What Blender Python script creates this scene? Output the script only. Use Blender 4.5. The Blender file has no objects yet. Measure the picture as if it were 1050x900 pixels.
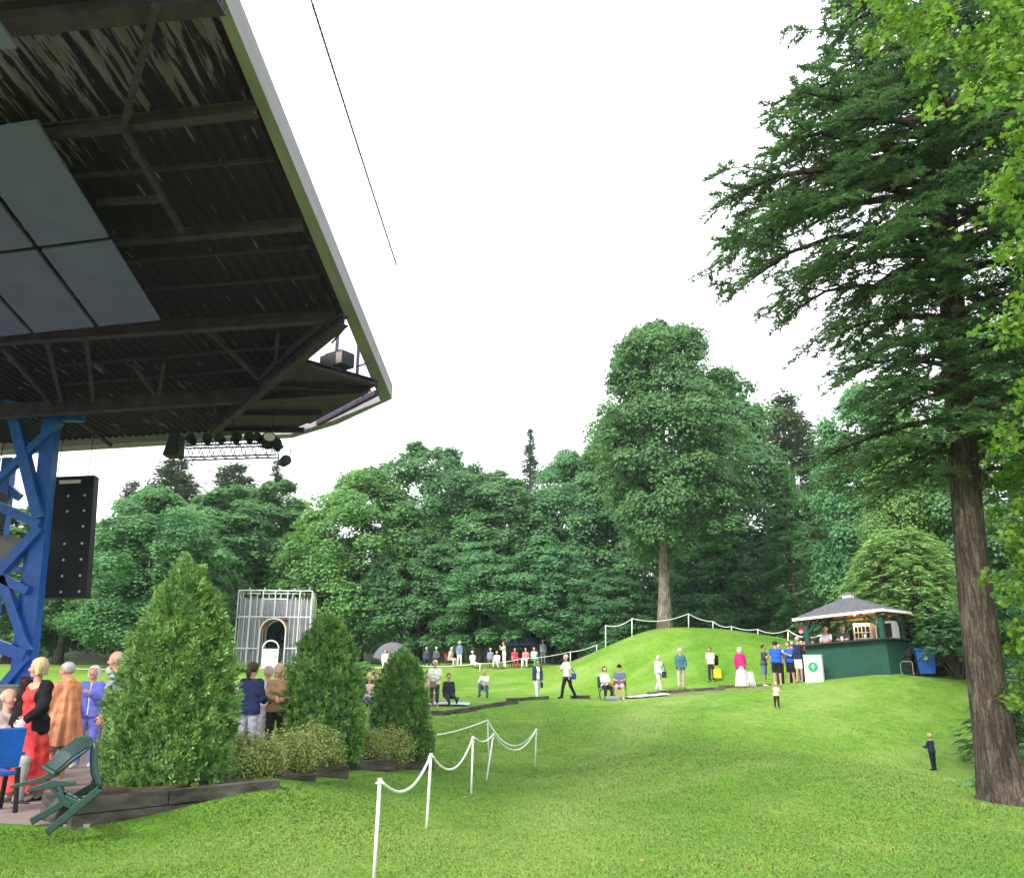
import bpy, bmesh, math, random
import numpy as np
from mathutils import Vector, Matrix
random.seed(7)
rng = np.random.default_rng(7)
scene = bpy.context.scene
COL = scene.collection
R = math.radians
EYE = 1.6
FPX = 850.0
PITCH = math.atan(240.0 / FPX)
CP, SP = math.cos(PITCH), math.sin(PITCH)

# ---------------------------------------------------------------- survey helpers
def direction(px, py):
    a = (px - 525.0) / FPX
    u = (450.0 - py) / FPX
    return a, CP - u * SP, SP + u * CP
def W(px, py, Y):
    """the world point at survey bearing px, py and distance Y"""
    a, y, z = direction(px, py)
    t = Y / y
    return Vector((a * t, Y, EYE + z * t))
def RP(px, py, h):
    """the world point at that bearing, h metres over eye level"""
    a, y, z = direction(px, py)
    t = h / z
    return Vector((a * t, y * t, EYE + h))
def rat(py):
    a, y, z = direction(525, py)
    return z / y
def dist_for(top, base, h):
    return h / (rat(top) - rat(base))

# ---------------------------------------------------------------- object helpers
def tag(o, label=None, cat=None, group=None, kind=None):
    if label: o['label'] = label
    if cat: o['category'] = cat
    if group: o['group'] = group
    if kind: o['kind'] = kind
    return o
def thing(name, label, cat, loc=(0, 0, 0), rz=0.0, group=None):
    o = bpy.data.objects.new(name, None)
    o.empty_display_size = .2
    COL.objects.link(o)
    o.location = loc
    o.rotation_euler = (0, 0, rz)
    return tag(o, label, cat, group)
def link(name, me, mat=None, parent=None, loc=None):
    o = bpy.data.objects.new(name, me)
    COL.objects.link(o)
    if mat is not None and len(me.materials) == 0:
        me.materials.append(mat)
    if parent is not None: o.parent = parent
    if loc is not None: o.location = loc
    return o
def np_mesh(name, V, F, smooth=False, tint=None):
    V = np.ascontiguousarray(V, dtype=np.float32)
    F = np.ascontiguousarray(F, dtype=np.int32)
    me = bpy.data.meshes.new(name)
    n, k = F.shape
    me.vertices.add(len(V)); me.vertices.foreach_set('co', V.ravel())
    me.loops.add(n * k); me.loops.foreach_set('vertex_index', F.ravel())
    me.polygons.add(n)
    me.polygons.foreach_set('loop_start', np.arange(0, n * k, k, dtype=np.int32))
    me.polygons.foreach_set('loop_total', np.full(n, k, dtype=np.int32))
    if smooth: me.polygons.foreach_set('use_smooth', np.ones(n, dtype=bool))
    if tint is not None:
        at = me.attributes.new('tint', 'FLOAT', 'FACE')
        at.data.foreach_set('value', np.ascontiguousarray(tint, dtype=np.float32))
    me.update(calc_edges=True)
    return me
def frame_of(d):
    d = Vector(d).normalized()
    up = Vector((0, 0, 1)) if abs(d.z) < .95 else Vector((0, 1, 0))
    s = d.cross(up).normalized()
    return d, s, s.cross(d).normalized()
class MB:
    def __init__(self): self.v = []; self.f = []
    def add(self, vs, fs):
        b = len(self.v)
        self.v.extend([tuple(x) for x in vs])
        self.f.extend([tuple(i + b for i in f) for f in fs])
        return self
    def box(self, c, s, rot=None):
        hx, hy, hz = s[0] / 2, s[1] / 2, s[2] / 2
        vs = [Vector((x, y, z)) for x in (-hx, hx) for y in (-hy, hy) for z in (-hz, hz)]
        if rot is not None: vs = [rot @ v for v in vs]
        vs = [v + Vector(c) for v in vs]
        return self.add(vs, [(0, 1, 3, 2), (4, 6, 7, 5), (0, 4, 5, 1), (2, 3, 7, 6), (0, 2, 6, 4), (1, 5, 7, 3)])
    def bar(self, p, q, w, h=None, up=None):
        """rectangular bar from p to q, w across, h tall"""
        h = h or w
        p, q = Vector(p), Vector(q)
        d, s, u = frame_of(q - p)
        vs = []
        for e in (p, q):
            for a, b in ((-1, -1), (1, -1), (1, 1), (-1, 1)):
                vs.append(e + s * (a * w / 2) + u * (b * h / 2))
        return self.add(vs, [(0, 3, 2, 1), (4, 5, 6, 7), (0, 1, 5, 4), (1, 2, 6, 5), (2, 3, 7, 6), (3, 0, 4, 7)])
    def ibeam(self, p, q, w, h, t=.035):
        p, q = Vector(p), Vector(q)
        d, s, u = frame_of(q - p)
        for off, ww, hh in ((u * (h / 2 - t / 2), w, t), (u * (-h / 2 + t / 2), w, t), (u * 0, t, h - 2 * t)):
            vs = []
            for e in (p, q):
                for a, b in ((-1, -1), (1, -1), (1, 1), (-1, 1)):
                    vs.append(e + off + s * (a * ww / 2) + u * (b * hh / 2))
            self.add(vs, [(0, 3, 2, 1), (4, 5, 6, 7), (0, 1, 5, 4), (1, 2, 6, 5), (2, 3, 7, 6), (3, 0, 4, 7)])
        return self
    def tube(self, pts, rad, n=8, cap=True):
        pts = [Vector(p) for p in pts]
        m = len(pts)
        if not hasattr(rad, '__len__'): rad = [rad] * m
        vs = []
        s_prev = None
        for i in range(m):
            d = (pts[min(i + 1, m - 1)] - pts[max(i - 1, 0)])
            d.normalize()
            if s_prev is None: _, s, u = frame_of(d)
            else:
                s = (s_prev - d * s_prev.dot(d)).normalized(); u = s.cross(d)
            s_prev = s
            for k in range(n):
                a = 2 * math.pi * k / n
                vs.append(pts[i] + s * (math.cos(a) * rad[i]) + u * (math.sin(a) * rad[i]))
        fs = []
        for i in range(m - 1):
            for k in range(n):
                k2 = (k + 1) % n
                fs.append((i * n + k, i * n + k2, (i + 1) * n + k2, (i + 1) * n + k))
        if cap:
            fs.append(tuple(range(n))[::-1]); fs.append(tuple((m - 1) * n + k for k in range(n)))
        return self.add(vs, fs)
    def ball(self, c, r, n=10, m=7):
        rx, ry, rz = r if hasattr(r, '__len__') else (r, r, r)
        vs = [(c[0], c[1], c[2] + rz)]
        for i in range(1, m):
            t = math.pi * i / m
            for k in range(n):
                a = 2 * math.pi * k / n
                vs.append((c[0] + rx * math.sin(t) * math.cos(a), c[1] + ry * math.sin(t) * math.sin(a), c[2] + rz * math.cos(t)))
        vs.append((c[0], c[1], c[2] - rz))
        fs = [(0, 1 + k, 1 + (k + 1) % n) for k in range(n)]
        for i in range(m - 2):
            for k in range(n):
                a, b = 1 + i * n + k, 1 + i * n + (k + 1) % n
                fs.append((a, a + n, b + n, b))
        L = len(vs) - 1
        fs += [(L, 1 + (m - 2) * n + (k + 1) % n, 1 + (m - 2) * n + k) for k in range(n)]
        return self.add(vs, fs)
    def prism(self, poly, depth):
        """closed outline of points extruded along the vector depth"""
        n = len(poly); d = Vector(depth)
        vs = [Vector(p) for p in poly] + [Vector(p) + d for p in poly]
        fs = [tuple(range(n))[::-1], tuple(range(n, 2 * n))]
        fs += [(i, (i + 1) % n, n + (i + 1) % n, n + i) for i in range(n)]
        return self.add(vs, fs)
    def build(self, name, mat, parent=None, smooth=False, bevel=0):
        me = bpy.data.meshes.new(name)
        me.from_pydata(self.v, [], self.f)
        if smooth:
            me.polygons.foreach_set('use_smooth', np.ones(len(me.polygons), dtype=bool))
        bm = bmesh.new(); bm.from_mesh(me)
        bmesh.ops.recalc_face_normals(bm, faces=bm.faces)
        if bevel:
            bmesh.ops.bevel(bm, geom=[e for e in bm.edges], offset=bevel, segments=2, affect='EDGES', profile=.6)
        bm.to_mesh(me); bm.free()
        me.update()
        return link(name, me, mat, parent)

# ---------------------------------------------------------------- materials
def nodes_of(name):
    m = bpy.data.materials.new(name); m.use_nodes = True
    nt = m.node_tree; nt.nodes.clear()
    out = nt.nodes.new('ShaderNodeOutputMaterial')
    return m, nt, out
def N(nt, typ, **kw):
    n = nt.nodes.new(typ)
    for k, v in kw.items():
        if k in n.inputs.keys(): n.inputs[k].default_value = v
        else: setattr(n, k, v)
    return n
def rgba(c): return (c[0], c[1], c[2], 1)
def surf(name, col, rough=.7, var=.18, scale=6, bump=.15, bscale=40, spec=.3, metal=0, stretch=(1, 1, 1), col2=None, coat=0):
    m, nt, out = nodes_of(name)
    L = nt.links.new
    b = N(nt, 'ShaderNodeBsdfPrincipled', Roughness=rough, Metallic=metal)
    b.inputs['Specular IOR Level'].default_value = spec
    b.inputs['Coat Weight'].default_value = coat
    tc = N(nt, 'ShaderNodeTexCoord')
    mp = N(nt, 'ShaderNodeMapping'); mp.inputs['Scale'].default_value = stretch
    L(tc.outputs['Object'], mp.inputs['Vector'])
    nz = N(nt, 'ShaderNodeTexNoise', Scale=scale, Detail=6, Roughness=.65)
    L(mp.outputs[0], nz.inputs['Vector'])
    rp = N(nt, 'ShaderNodeValToRGB')
    rp.color_ramp.elements[0].position = .3; rp.color_ramp.elements[1].position = .7
    c2 = col2 or tuple(min(1, c * (1 + var)) for c in col)
    c1 = tuple(c * (1 - var) for c in col)
    rp.color_ramp.elements[0].color = rgba(c1); rp.color_ramp.elements[1].color = rgba(c2)
    L(nz.outputs['Fac'], rp.inputs['Fac']); L(rp.outputs['Color'], b.inputs['Base Color'])
    if bump:
        n2 = N(nt, 'ShaderNodeTexNoise', Scale=bscale, Detail=5)
        L(mp.outputs[0], n2.inputs['Vector'])
        bp = N(nt, 'ShaderNodeBump', Strength=bump, Distance=.02)
        L(n2.outputs['Fac'], bp.inputs['Height']); L(bp.outputs[0], b.inputs['Normal'])
    L(b.outputs[0], out.inputs['Surface'])
    return m
def leafmat(name, c1, c2, trans=.35, rough=.55, hue=.014, warm=(1.1, 1.15, .75)):
    m, nt, out = nodes_of(name)
    L = nt.links.new
    at = N(nt, 'ShaderNodeAttribute', attribute_name='tint')
    mx = N(nt, 'ShaderNodeMix', data_type='RGBA')
    mx.inputs[6].default_value = rgba(c1); mx.inputs[7].default_value = rgba(c2)
    L(at.outputs['Fac'], mx.inputs[0])
    oi = N(nt, 'ShaderNodeObjectInfo')
    mr = N(nt, 'ShaderNodeMapRange'); mr.inputs[3].default_value = .5 - hue; mr.inputs[4].default_value = .5 + hue
    L(oi.outputs['Random'], mr.inputs[0])
    hs = N(nt, 'ShaderNodeHueSaturation')
    L(mr.outputs[0], hs.inputs['Hue']); L(mx.outputs[2], hs.inputs['Color'])
    b = N(nt, 'ShaderNodeBsdfPrincipled', Roughness=rough)
    b.inputs['Specular IOR Level'].default_value = .35
    L(hs.outputs[0], b.inputs['Base Color'])
    tr = N(nt, 'ShaderNodeBsdfTranslucent')
    mu = N(nt, 'ShaderNodeMix', data_type='RGBA', blend_type='MULTIPLY'); mu.inputs[0].default_value = 1
    mu.inputs[7].default_value = rgba(warm)
    L(hs.outputs[0], mu.inputs[6]); L(mu.outputs[2], tr.inputs['Color'])
    ms = N(nt, 'ShaderNodeMixShader', Fac=trans)
    L(b.outputs[0], ms.inputs[1]); L(tr.outputs[0], ms.inputs[2]); L(ms.outputs[0], out.inputs['Surface'])
    return m
def barkmat(name, c1, c2, sc=1.0):
    m, nt, out = nodes_of(name)
    L = nt.links.new
    b = N(nt, 'ShaderNodeBsdfPrincipled', Roughness=.92)
    b.inputs['Specular IOR Level'].default_value = .12
    tc = N(nt, 'ShaderNodeTexCoord'); mp = N(nt, 'ShaderNodeMapping'); mp.inputs['Scale'].default_value = (1, 1, .16)
    L(tc.outputs['Object'], mp.inputs['Vector'])
    n1 = N(nt, 'ShaderNodeTexNoise', Scale=15 * sc, Detail=10, Roughness=.68, Distortion=.6)
    n2 = N(nt, 'ShaderNodeTexNoise', Scale=44 * sc, Detail=6, Roughness=.75)
    nb = N(nt, 'ShaderNodeTexNoise', Scale=1.1 * sc, Detail=5)
    mq = N(nt, 'ShaderNodeMapping'); mq.inputs['Scale'].default_value = (1, 1, .5)
    L(tc.outputs['Object'], mq.inputs['Vector'])
    L(mp.outputs[0], n1.inputs['Vector']); L(mq.outputs[0], n2.inputs['Vector']); L(tc.outputs['Object'], nb.inputs['Vector'])
    mu = N(nt, 'ShaderNodeMath', operation='MULTIPLY_ADD'); mu.inputs[1].default_value = .45
    L(n2.outputs['Fac'], mu.inputs[0]); L(n1.outputs['Fac'], mu.inputs[2])
    rp = N(nt, 'ShaderNodeValToRGB')
    rp.color_ramp.elements[0].position = .52; rp.color_ramp.elements[1].position = .92
    rp.color_ramp.elements[0].color = rgba(tuple(x * .40 for x in c1)); rp.color_ramp.elements[1].color = rgba(c2)
    e = rp.color_ramp.elements.new(.70); e.color = rgba(c1)
    L(mu.outputs[0], rp.inputs[0])
    hs = N(nt, 'ShaderNodeHueSaturation'); m2 = N(nt, 'ShaderNodeMapRange'); m2.inputs[1].default_value = .3; m2.inputs[2].default_value = .7; m2.inputs[3].default_value = .65; m2.inputs[4].default_value = 1.35
    L(nb.outputs['Fac'], m2.inputs[0]); L(m2.outputs[0], hs.inputs['Value']); L(rp.outputs[0], hs.inputs['Color'])
    L(hs.outputs[0], b.inputs['Base Color'])
    bp = N(nt, 'ShaderNodeBump', Strength=1.0, Distance=.08); L(mu.outputs[0], bp.inputs['Height']); L(bp.outputs[0], b.inputs['Normal'])
    L(b.outputs[0], out.inputs['Surface'])
    return m

M = {}
M['maple_far'] = leafmat('maple leaves', (.100, .240, .110), (.180, .375, .155), trans=.45)
M['maple_warm'] = leafmat('yellow green leaves', (.145, .285, .095), (.250, .430, .135), trans=.45)
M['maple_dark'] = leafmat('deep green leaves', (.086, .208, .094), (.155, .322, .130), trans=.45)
M['maple_near'] = leafmat('bright maple leaves', (.080, .185, .025), (.235, .38, .050), trans=.5, hue=.01)
M['pine'] = leafmat('pine needles', (.075, .13, .07), (.15, .19, .10), trans=.15)
M['hemlock'] = leafmat('hemlock needles', (.056, .124, .064), (.142, .245, .100), trans=.34, hue=.0)
M['cedar'] = leafmat('cedar fronds', (.072, .185, .055), (.280, .480, .145), trans=.32, hue=.012)
M['spirea'] = leafmat('spirea leaves', (.16, .24, .06), (.44, .48, .17), trans=.3, hue=.012)
M['sumac'] = leafmat('sumac leaves', (.20, .37, .12), (.42, .60, .26), trans=.35, hue=.0)
M['bark_fir'] = barkmat('furrowed bark', (.075, .058, .048), (.22, .18, .15))
M['bark'] = barkmat('grey bark', (.085, .072, .058), (.21, .185, .155), .7)
M['bark_pale'] = barkmat('pale bark', (.17, .145, .12), (.42, .37, .31), .7)
M['white'] = surf('white paint', (.78, .78, .76), .5, .06, 5, .05)
M['rope'] = surf('white rope', (.80, .80, .78), .8, .08, 40, .3, 120)
M['blue_steel'] = surf('blue painted steel', (.012, .110, .50), .42, .25, 3, .1, 25, .4)
M['roofsteel'] = surf('brown weathered steel', (.052, .031, .072), .75, .35, 2.2, .15, 20, col2=(.085, .054, .105))
M['fascia'] = surf('grey fascia boards', (.29, .262, .31), .8, .2, .9, .2, 14, stretch=(4, .35, 4))
M['dark'] = surf('black metal', (.012, .012, .014), .55, .3, 5, .1)
M['darkgrey'] = surf('dark grey plastic', (.035, .036, .04), .6, .25, 5, .1)
M['panel'] = surf('pale ceiling panel', (.145, .140, .34), .85, .10, 1.2, .05)
M['timber'] = surf('weathered timber', (.030, .027, .024), .9, .5, 1.7, .5, 30, stretch=(1, 1, 3), col2=(.15, .135, .11))
M['concrete'] = surf('concrete', (.30, .27, .25), .9, .15, 3, .2)
M['green_wall'] = surf('green painted boards', (.014, .072, .050), .6, .2, 3, .15, 18)
M['greenplast'] = surf('dark green plastic', (.008, .040, .033), .38, .18, 4, .04, 30, .5)
M['binblue'] = surf('blue bin plastic', (.020, .10, .42), .4, .12, 4, .05)
M['shingle'] = surf('grey shingles', (.10, .10, .112), .9, .3, 9, .6, 30)
M['wood'] = surf('warm pine ceiling', (.72, .34, .11), .6, .25, 4, .1, 20, stretch=(1, 8, 1))
M['alu'] = surf('white metal tube', (.72, .72, .74), .35, .08, 5, 0)
M['red'] = surf('red fabric', (.50, .02, .03), .7, .2, 6, .1)
M['soil'] = surf('brown mulch', (.06, .043, .03), .95, .5, 9, .9, 30)
_cloth = {}
def cloth(c, var=.14, rough=.85, col2=None, scale=9):
    key = (tuple(round(x, 3) for x in c), var, rough, col2)
    if key not in _cloth:
        _cloth[key] = surf('cloth', c, rough, var, scale, .25, 60, .15, col2=col2)
    return _cloth[key]
_skin = {}
def skinmat(c):
    if c not in _skin:
        m = surf('skin', c, .5, .08, 14, .05, 60, .35)
        _skin[c] = m
    return _skin[c]
_hairm = {}
def hairmat(c):
    if c not in _hairm: _hairm[c] = surf('hair', c, .55, .32, 26, .9, 70, .3, stretch=(1, 1, .12))
    return _hairm[c]
# ---------------------------------------------------------------- foliage
def unit(v):
    return v / np.maximum(np.linalg.norm(v, axis=-1, keepdims=True), 1e-9)
def rand_unit(n, r):
    return unit(r.normal(size=(n, 3)))
def rhombs(C, U, Nn, L, Wd):
    """leaf faces: centre, long axis, normal, length, width"""
    U = unit(U); S = unit(np.cross(Nn, U))
    L = np.asarray(L).reshape(-1, 1); Wd = np.asarray(Wd).reshape(-1, 1)
    n = len(C)
    V = np.empty((n, 4, 3))
    V[:, 0] = C - U * L * .5
    V[:, 1] = C + S * Wd * .5 - U * L * .05
    V[:, 2] = C + U * L * .5
    V[:, 3] = C - S * Wd * .5 - U * L * .05
    F = np.arange(n * 4).reshape(n, 4)
    return V.reshape(-1, 3), F
def broad_crown(seed, H, base, env, nclump, nleaf, leaf=.3, flat=.6, rc=(.10, .17), hollow=.45, ax=1.0):
    """leaves of a broad tree: clumps spread through an envelope env(t) (radius at height fraction t); returns mesh and clump centres"""
    r = np.random.default_rng(seed)
    Cs = []; Rs = []
    Rmax = max(env(t) for t in np.linspace(0, 1, 20))
    while len(Cs) < nclump:
        t = r.random()
        rad = env(t)
        if r.random() > (rad / Rmax + .12): continue
        a = r.random() * 2 * math.pi
        q = rad * math.sqrt(r.uniform(hollow ** 2, 1.0))
        wob = 1 + .16 * math.sin(3 * a + seed) + .12 * math.sin(5 * a + 9 * t + seed * 2)
        p = np.array([q * math.cos(a) * wob * ax, q * math.sin(a) * wob, base + t * (H - base)])
        Cs.append(p); Rs.append(Rmax * r.uniform(*rc) * (.75 + .5 * rad / Rmax))
    Cs = np.array(Cs); Rs = np.array(Rs)
    pts = []; nrm = []; tin = []; upv = []
    for c, rr in zip(Cs, Rs):
        n = int(nleaf * r.uniform(.6, 1.3))
        d = rand_unit(n, r)
        d[:, 2] = np.where(r.random(n) < .72, np.abs(d[:, 2]), d[:, 2])
        sh = r.uniform(.35, 1.08, n) ** .6
        k = r.uniform(.8, 1.3)
        lump = 1 + .25 * np.sin(d[:, 0] * 4 + c[0]) * np.sin(d[:, 1] * 5 + c[1])
        p = c + d * (rr * sh * lump)[:, None] * np.array([k, k, flat])
        outw = unit(np.array([c[0], c[1], .0]) + 1e-6)
        p = p - np.array([0, 0, 1]) * ((d @ outw).clip(0) * rr * .18)[:, None]
        pts.append(p)
        nn = unit(d * .7 + np.array([0, 0, .7]) + outw * .35 + r.normal(size=(n, 3)) * .45)
        nrm.append(nn)
        upv.append(unit(np.cross(nn, r.normal(size=(n, 3)))))
        tin.append(np.clip(r.normal(r.uniform(.25, .75), .22, n), 0, 1))
    P = np.concatenate(pts); Nn = np.concatenate(nrm); U = np.concatenate(upv); T = np.concatenate(tin)
    s = leaf * r.uniform(.65, 1.3, len(P))
    V, F = rhombs(P, U, Nn, s, s * .72)
    return np_mesh('crown', V, F, tint=T), Cs
def trunk_mesh(seed, H, r0, Cs=None, nlimb=14, lean=0.0, top=.75, skirt=1.35):
    r = random.Random(seed)
    m = MB()
    n = 10
    pts = []; rad = []
    for i in range(n + 1):
        t = i / n
        z = -.4 + t * (H * top + .4)
        pts.append((lean * z + .12 * math.sin(t * 4 + seed) * t, .10 * math.cos(t * 3 + seed) * t, z))
        fl = skirt if i == 0 else (1.12 if i == 1 else 1)
        rad.append(r0 * (1 - .8 * t) * fl)
    m.tube(pts, rad, 10)
    if Cs is not None:
        idx = list(range(len(Cs))); r.shuffle(idx)
        for j in idx[:nlimb]:
            c = Cs[j]
            z0 = min(max(c[2] - np.hypot(c[0], c[1]) * .8, H * .22), H * top * .95)
            t = (z0 + .4) / (H * top + .4); k = min(int(t * n), n - 1); f = t * n - k
            a = Vector(pts[k]).lerp(Vector(pts[k + 1]), f); b = Vector(c)
            mid = a.lerp(b, .5) + Vector((r.uniform(-.3, .3), r.uniform(-.3, .3), .25))
            rr = r0 * (1 - .8 * t) * .45
            m.tube([a, mid, b], [rr, rr * .65, rr * .2], 6, cap=False)
    return m
def conifer_crown(seed, H, base, rad, nwhorl=26, per=7, leaf=.22, droop=.25, gap=.0, up=.0, dens=60, shape=1.0, jit=.05):
    r = np.random.default_rng(seed)
    P = []; U = []; Nn = []; T = []
    br = []
    for i in range(nwhorl):
        t = (i + r.uniform(-.3, .3)) / nwhorl; t = min(max(t, 0), .995)
        z = base + t * (H - base)
        for k in range(per):
            if r.random() < gap: continue
            a = r.random() * 2 * math.pi
            L = rad * ((1 - t) ** shape * .95 + .05) * r.uniform(.6, 1.12)
            s = np.linspace(.12, 1, 6)
            dirx = np.array([math.cos(a), math.sin(a), 0])
            zz = up * s * L - droop * (s ** 2) * L
            line = dirx * (s * L)[:, None] + np.array([0, 0, 1]) * zz[:, None] + np.array([0, 0, z])
            br.append((line[0] * np.array([.1, .1, 1]), line[3], line[-1]))
            n = max(8, int(dens * L / rad * r.uniform(.7, 1.2)))
            q = r.uniform(.15, 1, n) ** .8
            ii = np.clip((q - .12) / .88 * 5, 0, 4.999); k0 = ii.astype(int); f = (ii - k0)[:, None]
            c = line[k0] * (1 - f) + line[k0 + 1] * f
            w = .26 * L * (1.05 - q) + .10
            side = np.array([-dirx[1], dirx[0], 0])
            off = r.uniform(-1, 1, n)
            c = c + side * (off * w)[:, None] + r.normal(size=(n, 3)) * jit * np.array([1, 1, 1.4]) - np.array([0, 0, 1]) * (np.abs(off) * w * .35)[:, None]
            P.append(c)
            U.append(unit(dirx + side * off[:, None] * 1.1 + np.array([0, 0, -.15 + up]) + r.normal(size=(n, 3)) * .3))
            Nn.append(unit(np.array([0, 0, 1.0]) + r.normal(size=(n, 3)) * .45))
            T.append(np.clip(r.normal(r.uniform(.25, .7), .2, n), 0, 1))
    P = np.concatenate(P); U = np.concatenate(U); Nn = np.concatenate(Nn); T = np.concatenate(T)
    s = leaf * r.uniform(.7, 1.4, len(P))
    V, F = rhombs(P, U, Nn, s, s * .38)
    return np_mesh('crown', V, F, tint=T), br
def conifer_trunk(H, r0, br, seed=0, every=2):
    m = MB()
    m.tube([(0, 0, -.4), (.05, 0, H * .3), (0, .05, H * .7), (0, 0, H * .98)], [r0 * 1.2, r0 * .85, r0 * .45, .03], 9)
    for j, (a, b, c) in enumerate(br):
        if j % every: continue
        m.tube([a, b, c], [r0 * .2, r0 * .12, .012], 5, cap=False)
    return m
def cone_shrub(seed, H, rad, prof, nclump=800, per=34, leaf=.10):
    """dense clipped-looking evergreen made of upright fan fronds"""
    r = np.random.default_rng(seed)
    P = []; U = []; Nn = []; T = []
    ts = np.linspace(0, 1, 60); pr = np.array([prof(t) for t in ts])
    cdf = np.cumsum(pr + .03); cdf /= cdf[-1]
    for i in range(nclump):
        t = np.interp(r.random(), cdf, ts)
        a = r.random() * 2 * math.pi
        bump = 1 + .07 * math.sin(4 * a + 7 * t + seed) + .06 * math.sin(9 * a - 15 * t) + r.uniform(-.17, .09)
        q = rad * prof(t) * bump
        c = np.array([q * math.cos(a), q * math.sin(a), t * H * .985 + .03])
        o = np.array([math.cos(a), math.sin(a), .0])
        axis = unit(o * r.uniform(.5, 1.2) + np.array([0, 0, r.uniform(.4, 1.0)]) + r.normal(size=3) * .25)
        fan = unit(np.cross(axis, unit(o + r.normal(size=3) * .6)))       # plane of this spray
        n = int(per * r.uniform(.7, 1.3))
        ln = r.uniform(.10, .19) * (.7 + .3 * H / 3)
        s = r.random(n) ** .8; w = r.uniform(-1, 1, n)
        p = c - o * .09 + axis * (s * ln)[:, None] + fan * (w * ln * .55 * (.35 + s * .65))[:, None] + r.normal(size=(n, 3)) * .014
        p -= np.array([0, 0, 1]) * (w ** 2 * ln * .22)[:, None]
        P.append(p)
        U.append(unit(axis + fan * (w * 1.1)[:, None] + r.normal(size=(n, 3)) * .25))
        Nn.append(unit(np.cross(axis, fan) * (1 if r.random() < .5 else -1) + r.normal(size=(n, 3)) * .45 + np.array([0, 0, .25])))
        T.append(np.clip(r.normal(r.uniform(.15, .8), .2, n), 0, 1))
    nout = sum(len(p) for p in P)
    ni = nclump * 16                                        # inner sprays that close the gaps, shade inside put into their darker tint
    tt = np.interp(r.random(ni), cdf, ts); a = r.random(ni) * 2 * math.pi
    q = rad * np.array([prof(t) for t in tt]) * r.uniform(.66, .86, ni)
    o = np.stack([np.cos(a), np.sin(a), 0 * a], -1)
    P.append(o * q[:, None] + np.array([0, 0, 1]) * (tt * H * .95)[:, None])
    U.append(unit(np.array([0, 0, 1.]) + r.normal(size=(ni, 3)) * .5)); Nn.append(unit(o + r.normal(size=(ni, 3)) * .5)); T.append(np.clip(r.normal(.25, .2, ni), 0, 1))
    P = np.concatenate(P); U = np.concatenate(U); Nn = np.concatenate(Nn); T = np.concatenate(T)
    P[:, 2] = np.maximum(P[:, 2], .01)
    s = leaf * r.uniform(.6, 1.3, len(P)); wd = s * .42
    s[nout:] = r.uniform(.06, .115, ni); wd[nout:] = s[nout:] * .6
    V, F = rhombs(P, U, Nn, s, wd)
    return np_mesh('foliage', V, F, tint=T)
def mound_shrub(seed, rad, H, n=9000, leaf=.05, twigs=90):
    r = np.random.default_rng(seed)
    P = []; Nn = []; T = []
    m = MB()
    per = n // twigs
    for k in range(twigs):
        a = r.random() * 2 * math.pi; e = r.uniform(.12, 1.0)
        q = math.cos(e * math.pi / 2) ** .8
        tip = np.array([rad * q * math.cos(a), rad * q * math.sin(a) * .9, H * (.25 + .75 * math.sin(e * math.pi / 2)) * r.uniform(.75, 1.12)])
        root = np.array([tip[0] * .15, tip[1] * .15, 0])
        mid = (tip + root) / 2 + np.array([tip[0], tip[1], 0]) * .12 + np.array([0, 0, H * .1])
        m.tube([root, mid, tip], [.008, .006, .002], 4, cap=False)
        s = r.uniform(.3, 1.02, per)[:, None]
        p = (1 - s) ** 2 * root + 2 * s * (1 - s) * mid + s ** 2 * tip
        p = p + r.normal(size=(per, 3)) * (.055 + .035 * r.random())
        P.append(p); Nn.append(unit(r.normal(size=(per, 3)) * .7 + np.array([0, 0, .8]) + unit(tip) * .5))
        T.append(np.clip(r.normal(r.uniform(.3, .7), .25, per), 0, 1))
    P = np.concatenate(P); Nn = np.concatenate(Nn); T = np.concatenate(T)
    P[:, 2] = np.abs(P[:, 2]) + .01
    U = unit(np.cross(Nn, r.normal(size=Nn.shape)))
    s = leaf * r.uniform(.6, 1.4, len(P))
    V, F = rhombs(P, U, Nn, s, s * .5)
    return np_mesh('foliage', V, F, tint=T), m
def maple_leaves(C, U, Nn, S, r):
    """lobed leaves, ten corners each"""
    prof = np.array([(0, -.5), (.16, -.30), (.48, -.34), (.34, -.06), (.56, .16), (.22, .18), (0, .58), (-.22, .18), (-.56, .16), (-.34, -.06), (-.48, -.34), (-.16, -.30)])
    U = unit(U); Sd = unit(np.cross(Nn, U)); Nn = np.cross(U, Sd)
    n = len(C); k = len(prof)
    V = np.empty((n, k, 3))
    for i, (x, y) in enumerate(prof):
        V[:, i] = C + Sd * (x * S)[:, None] + U * (y * S)[:, None] - Nn * ((abs(x) * .28 + max(y, 0) * .12) * S)[:, None]
    return V.reshape(-1, 3), np.arange(n * k).reshape(n, k)

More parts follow.
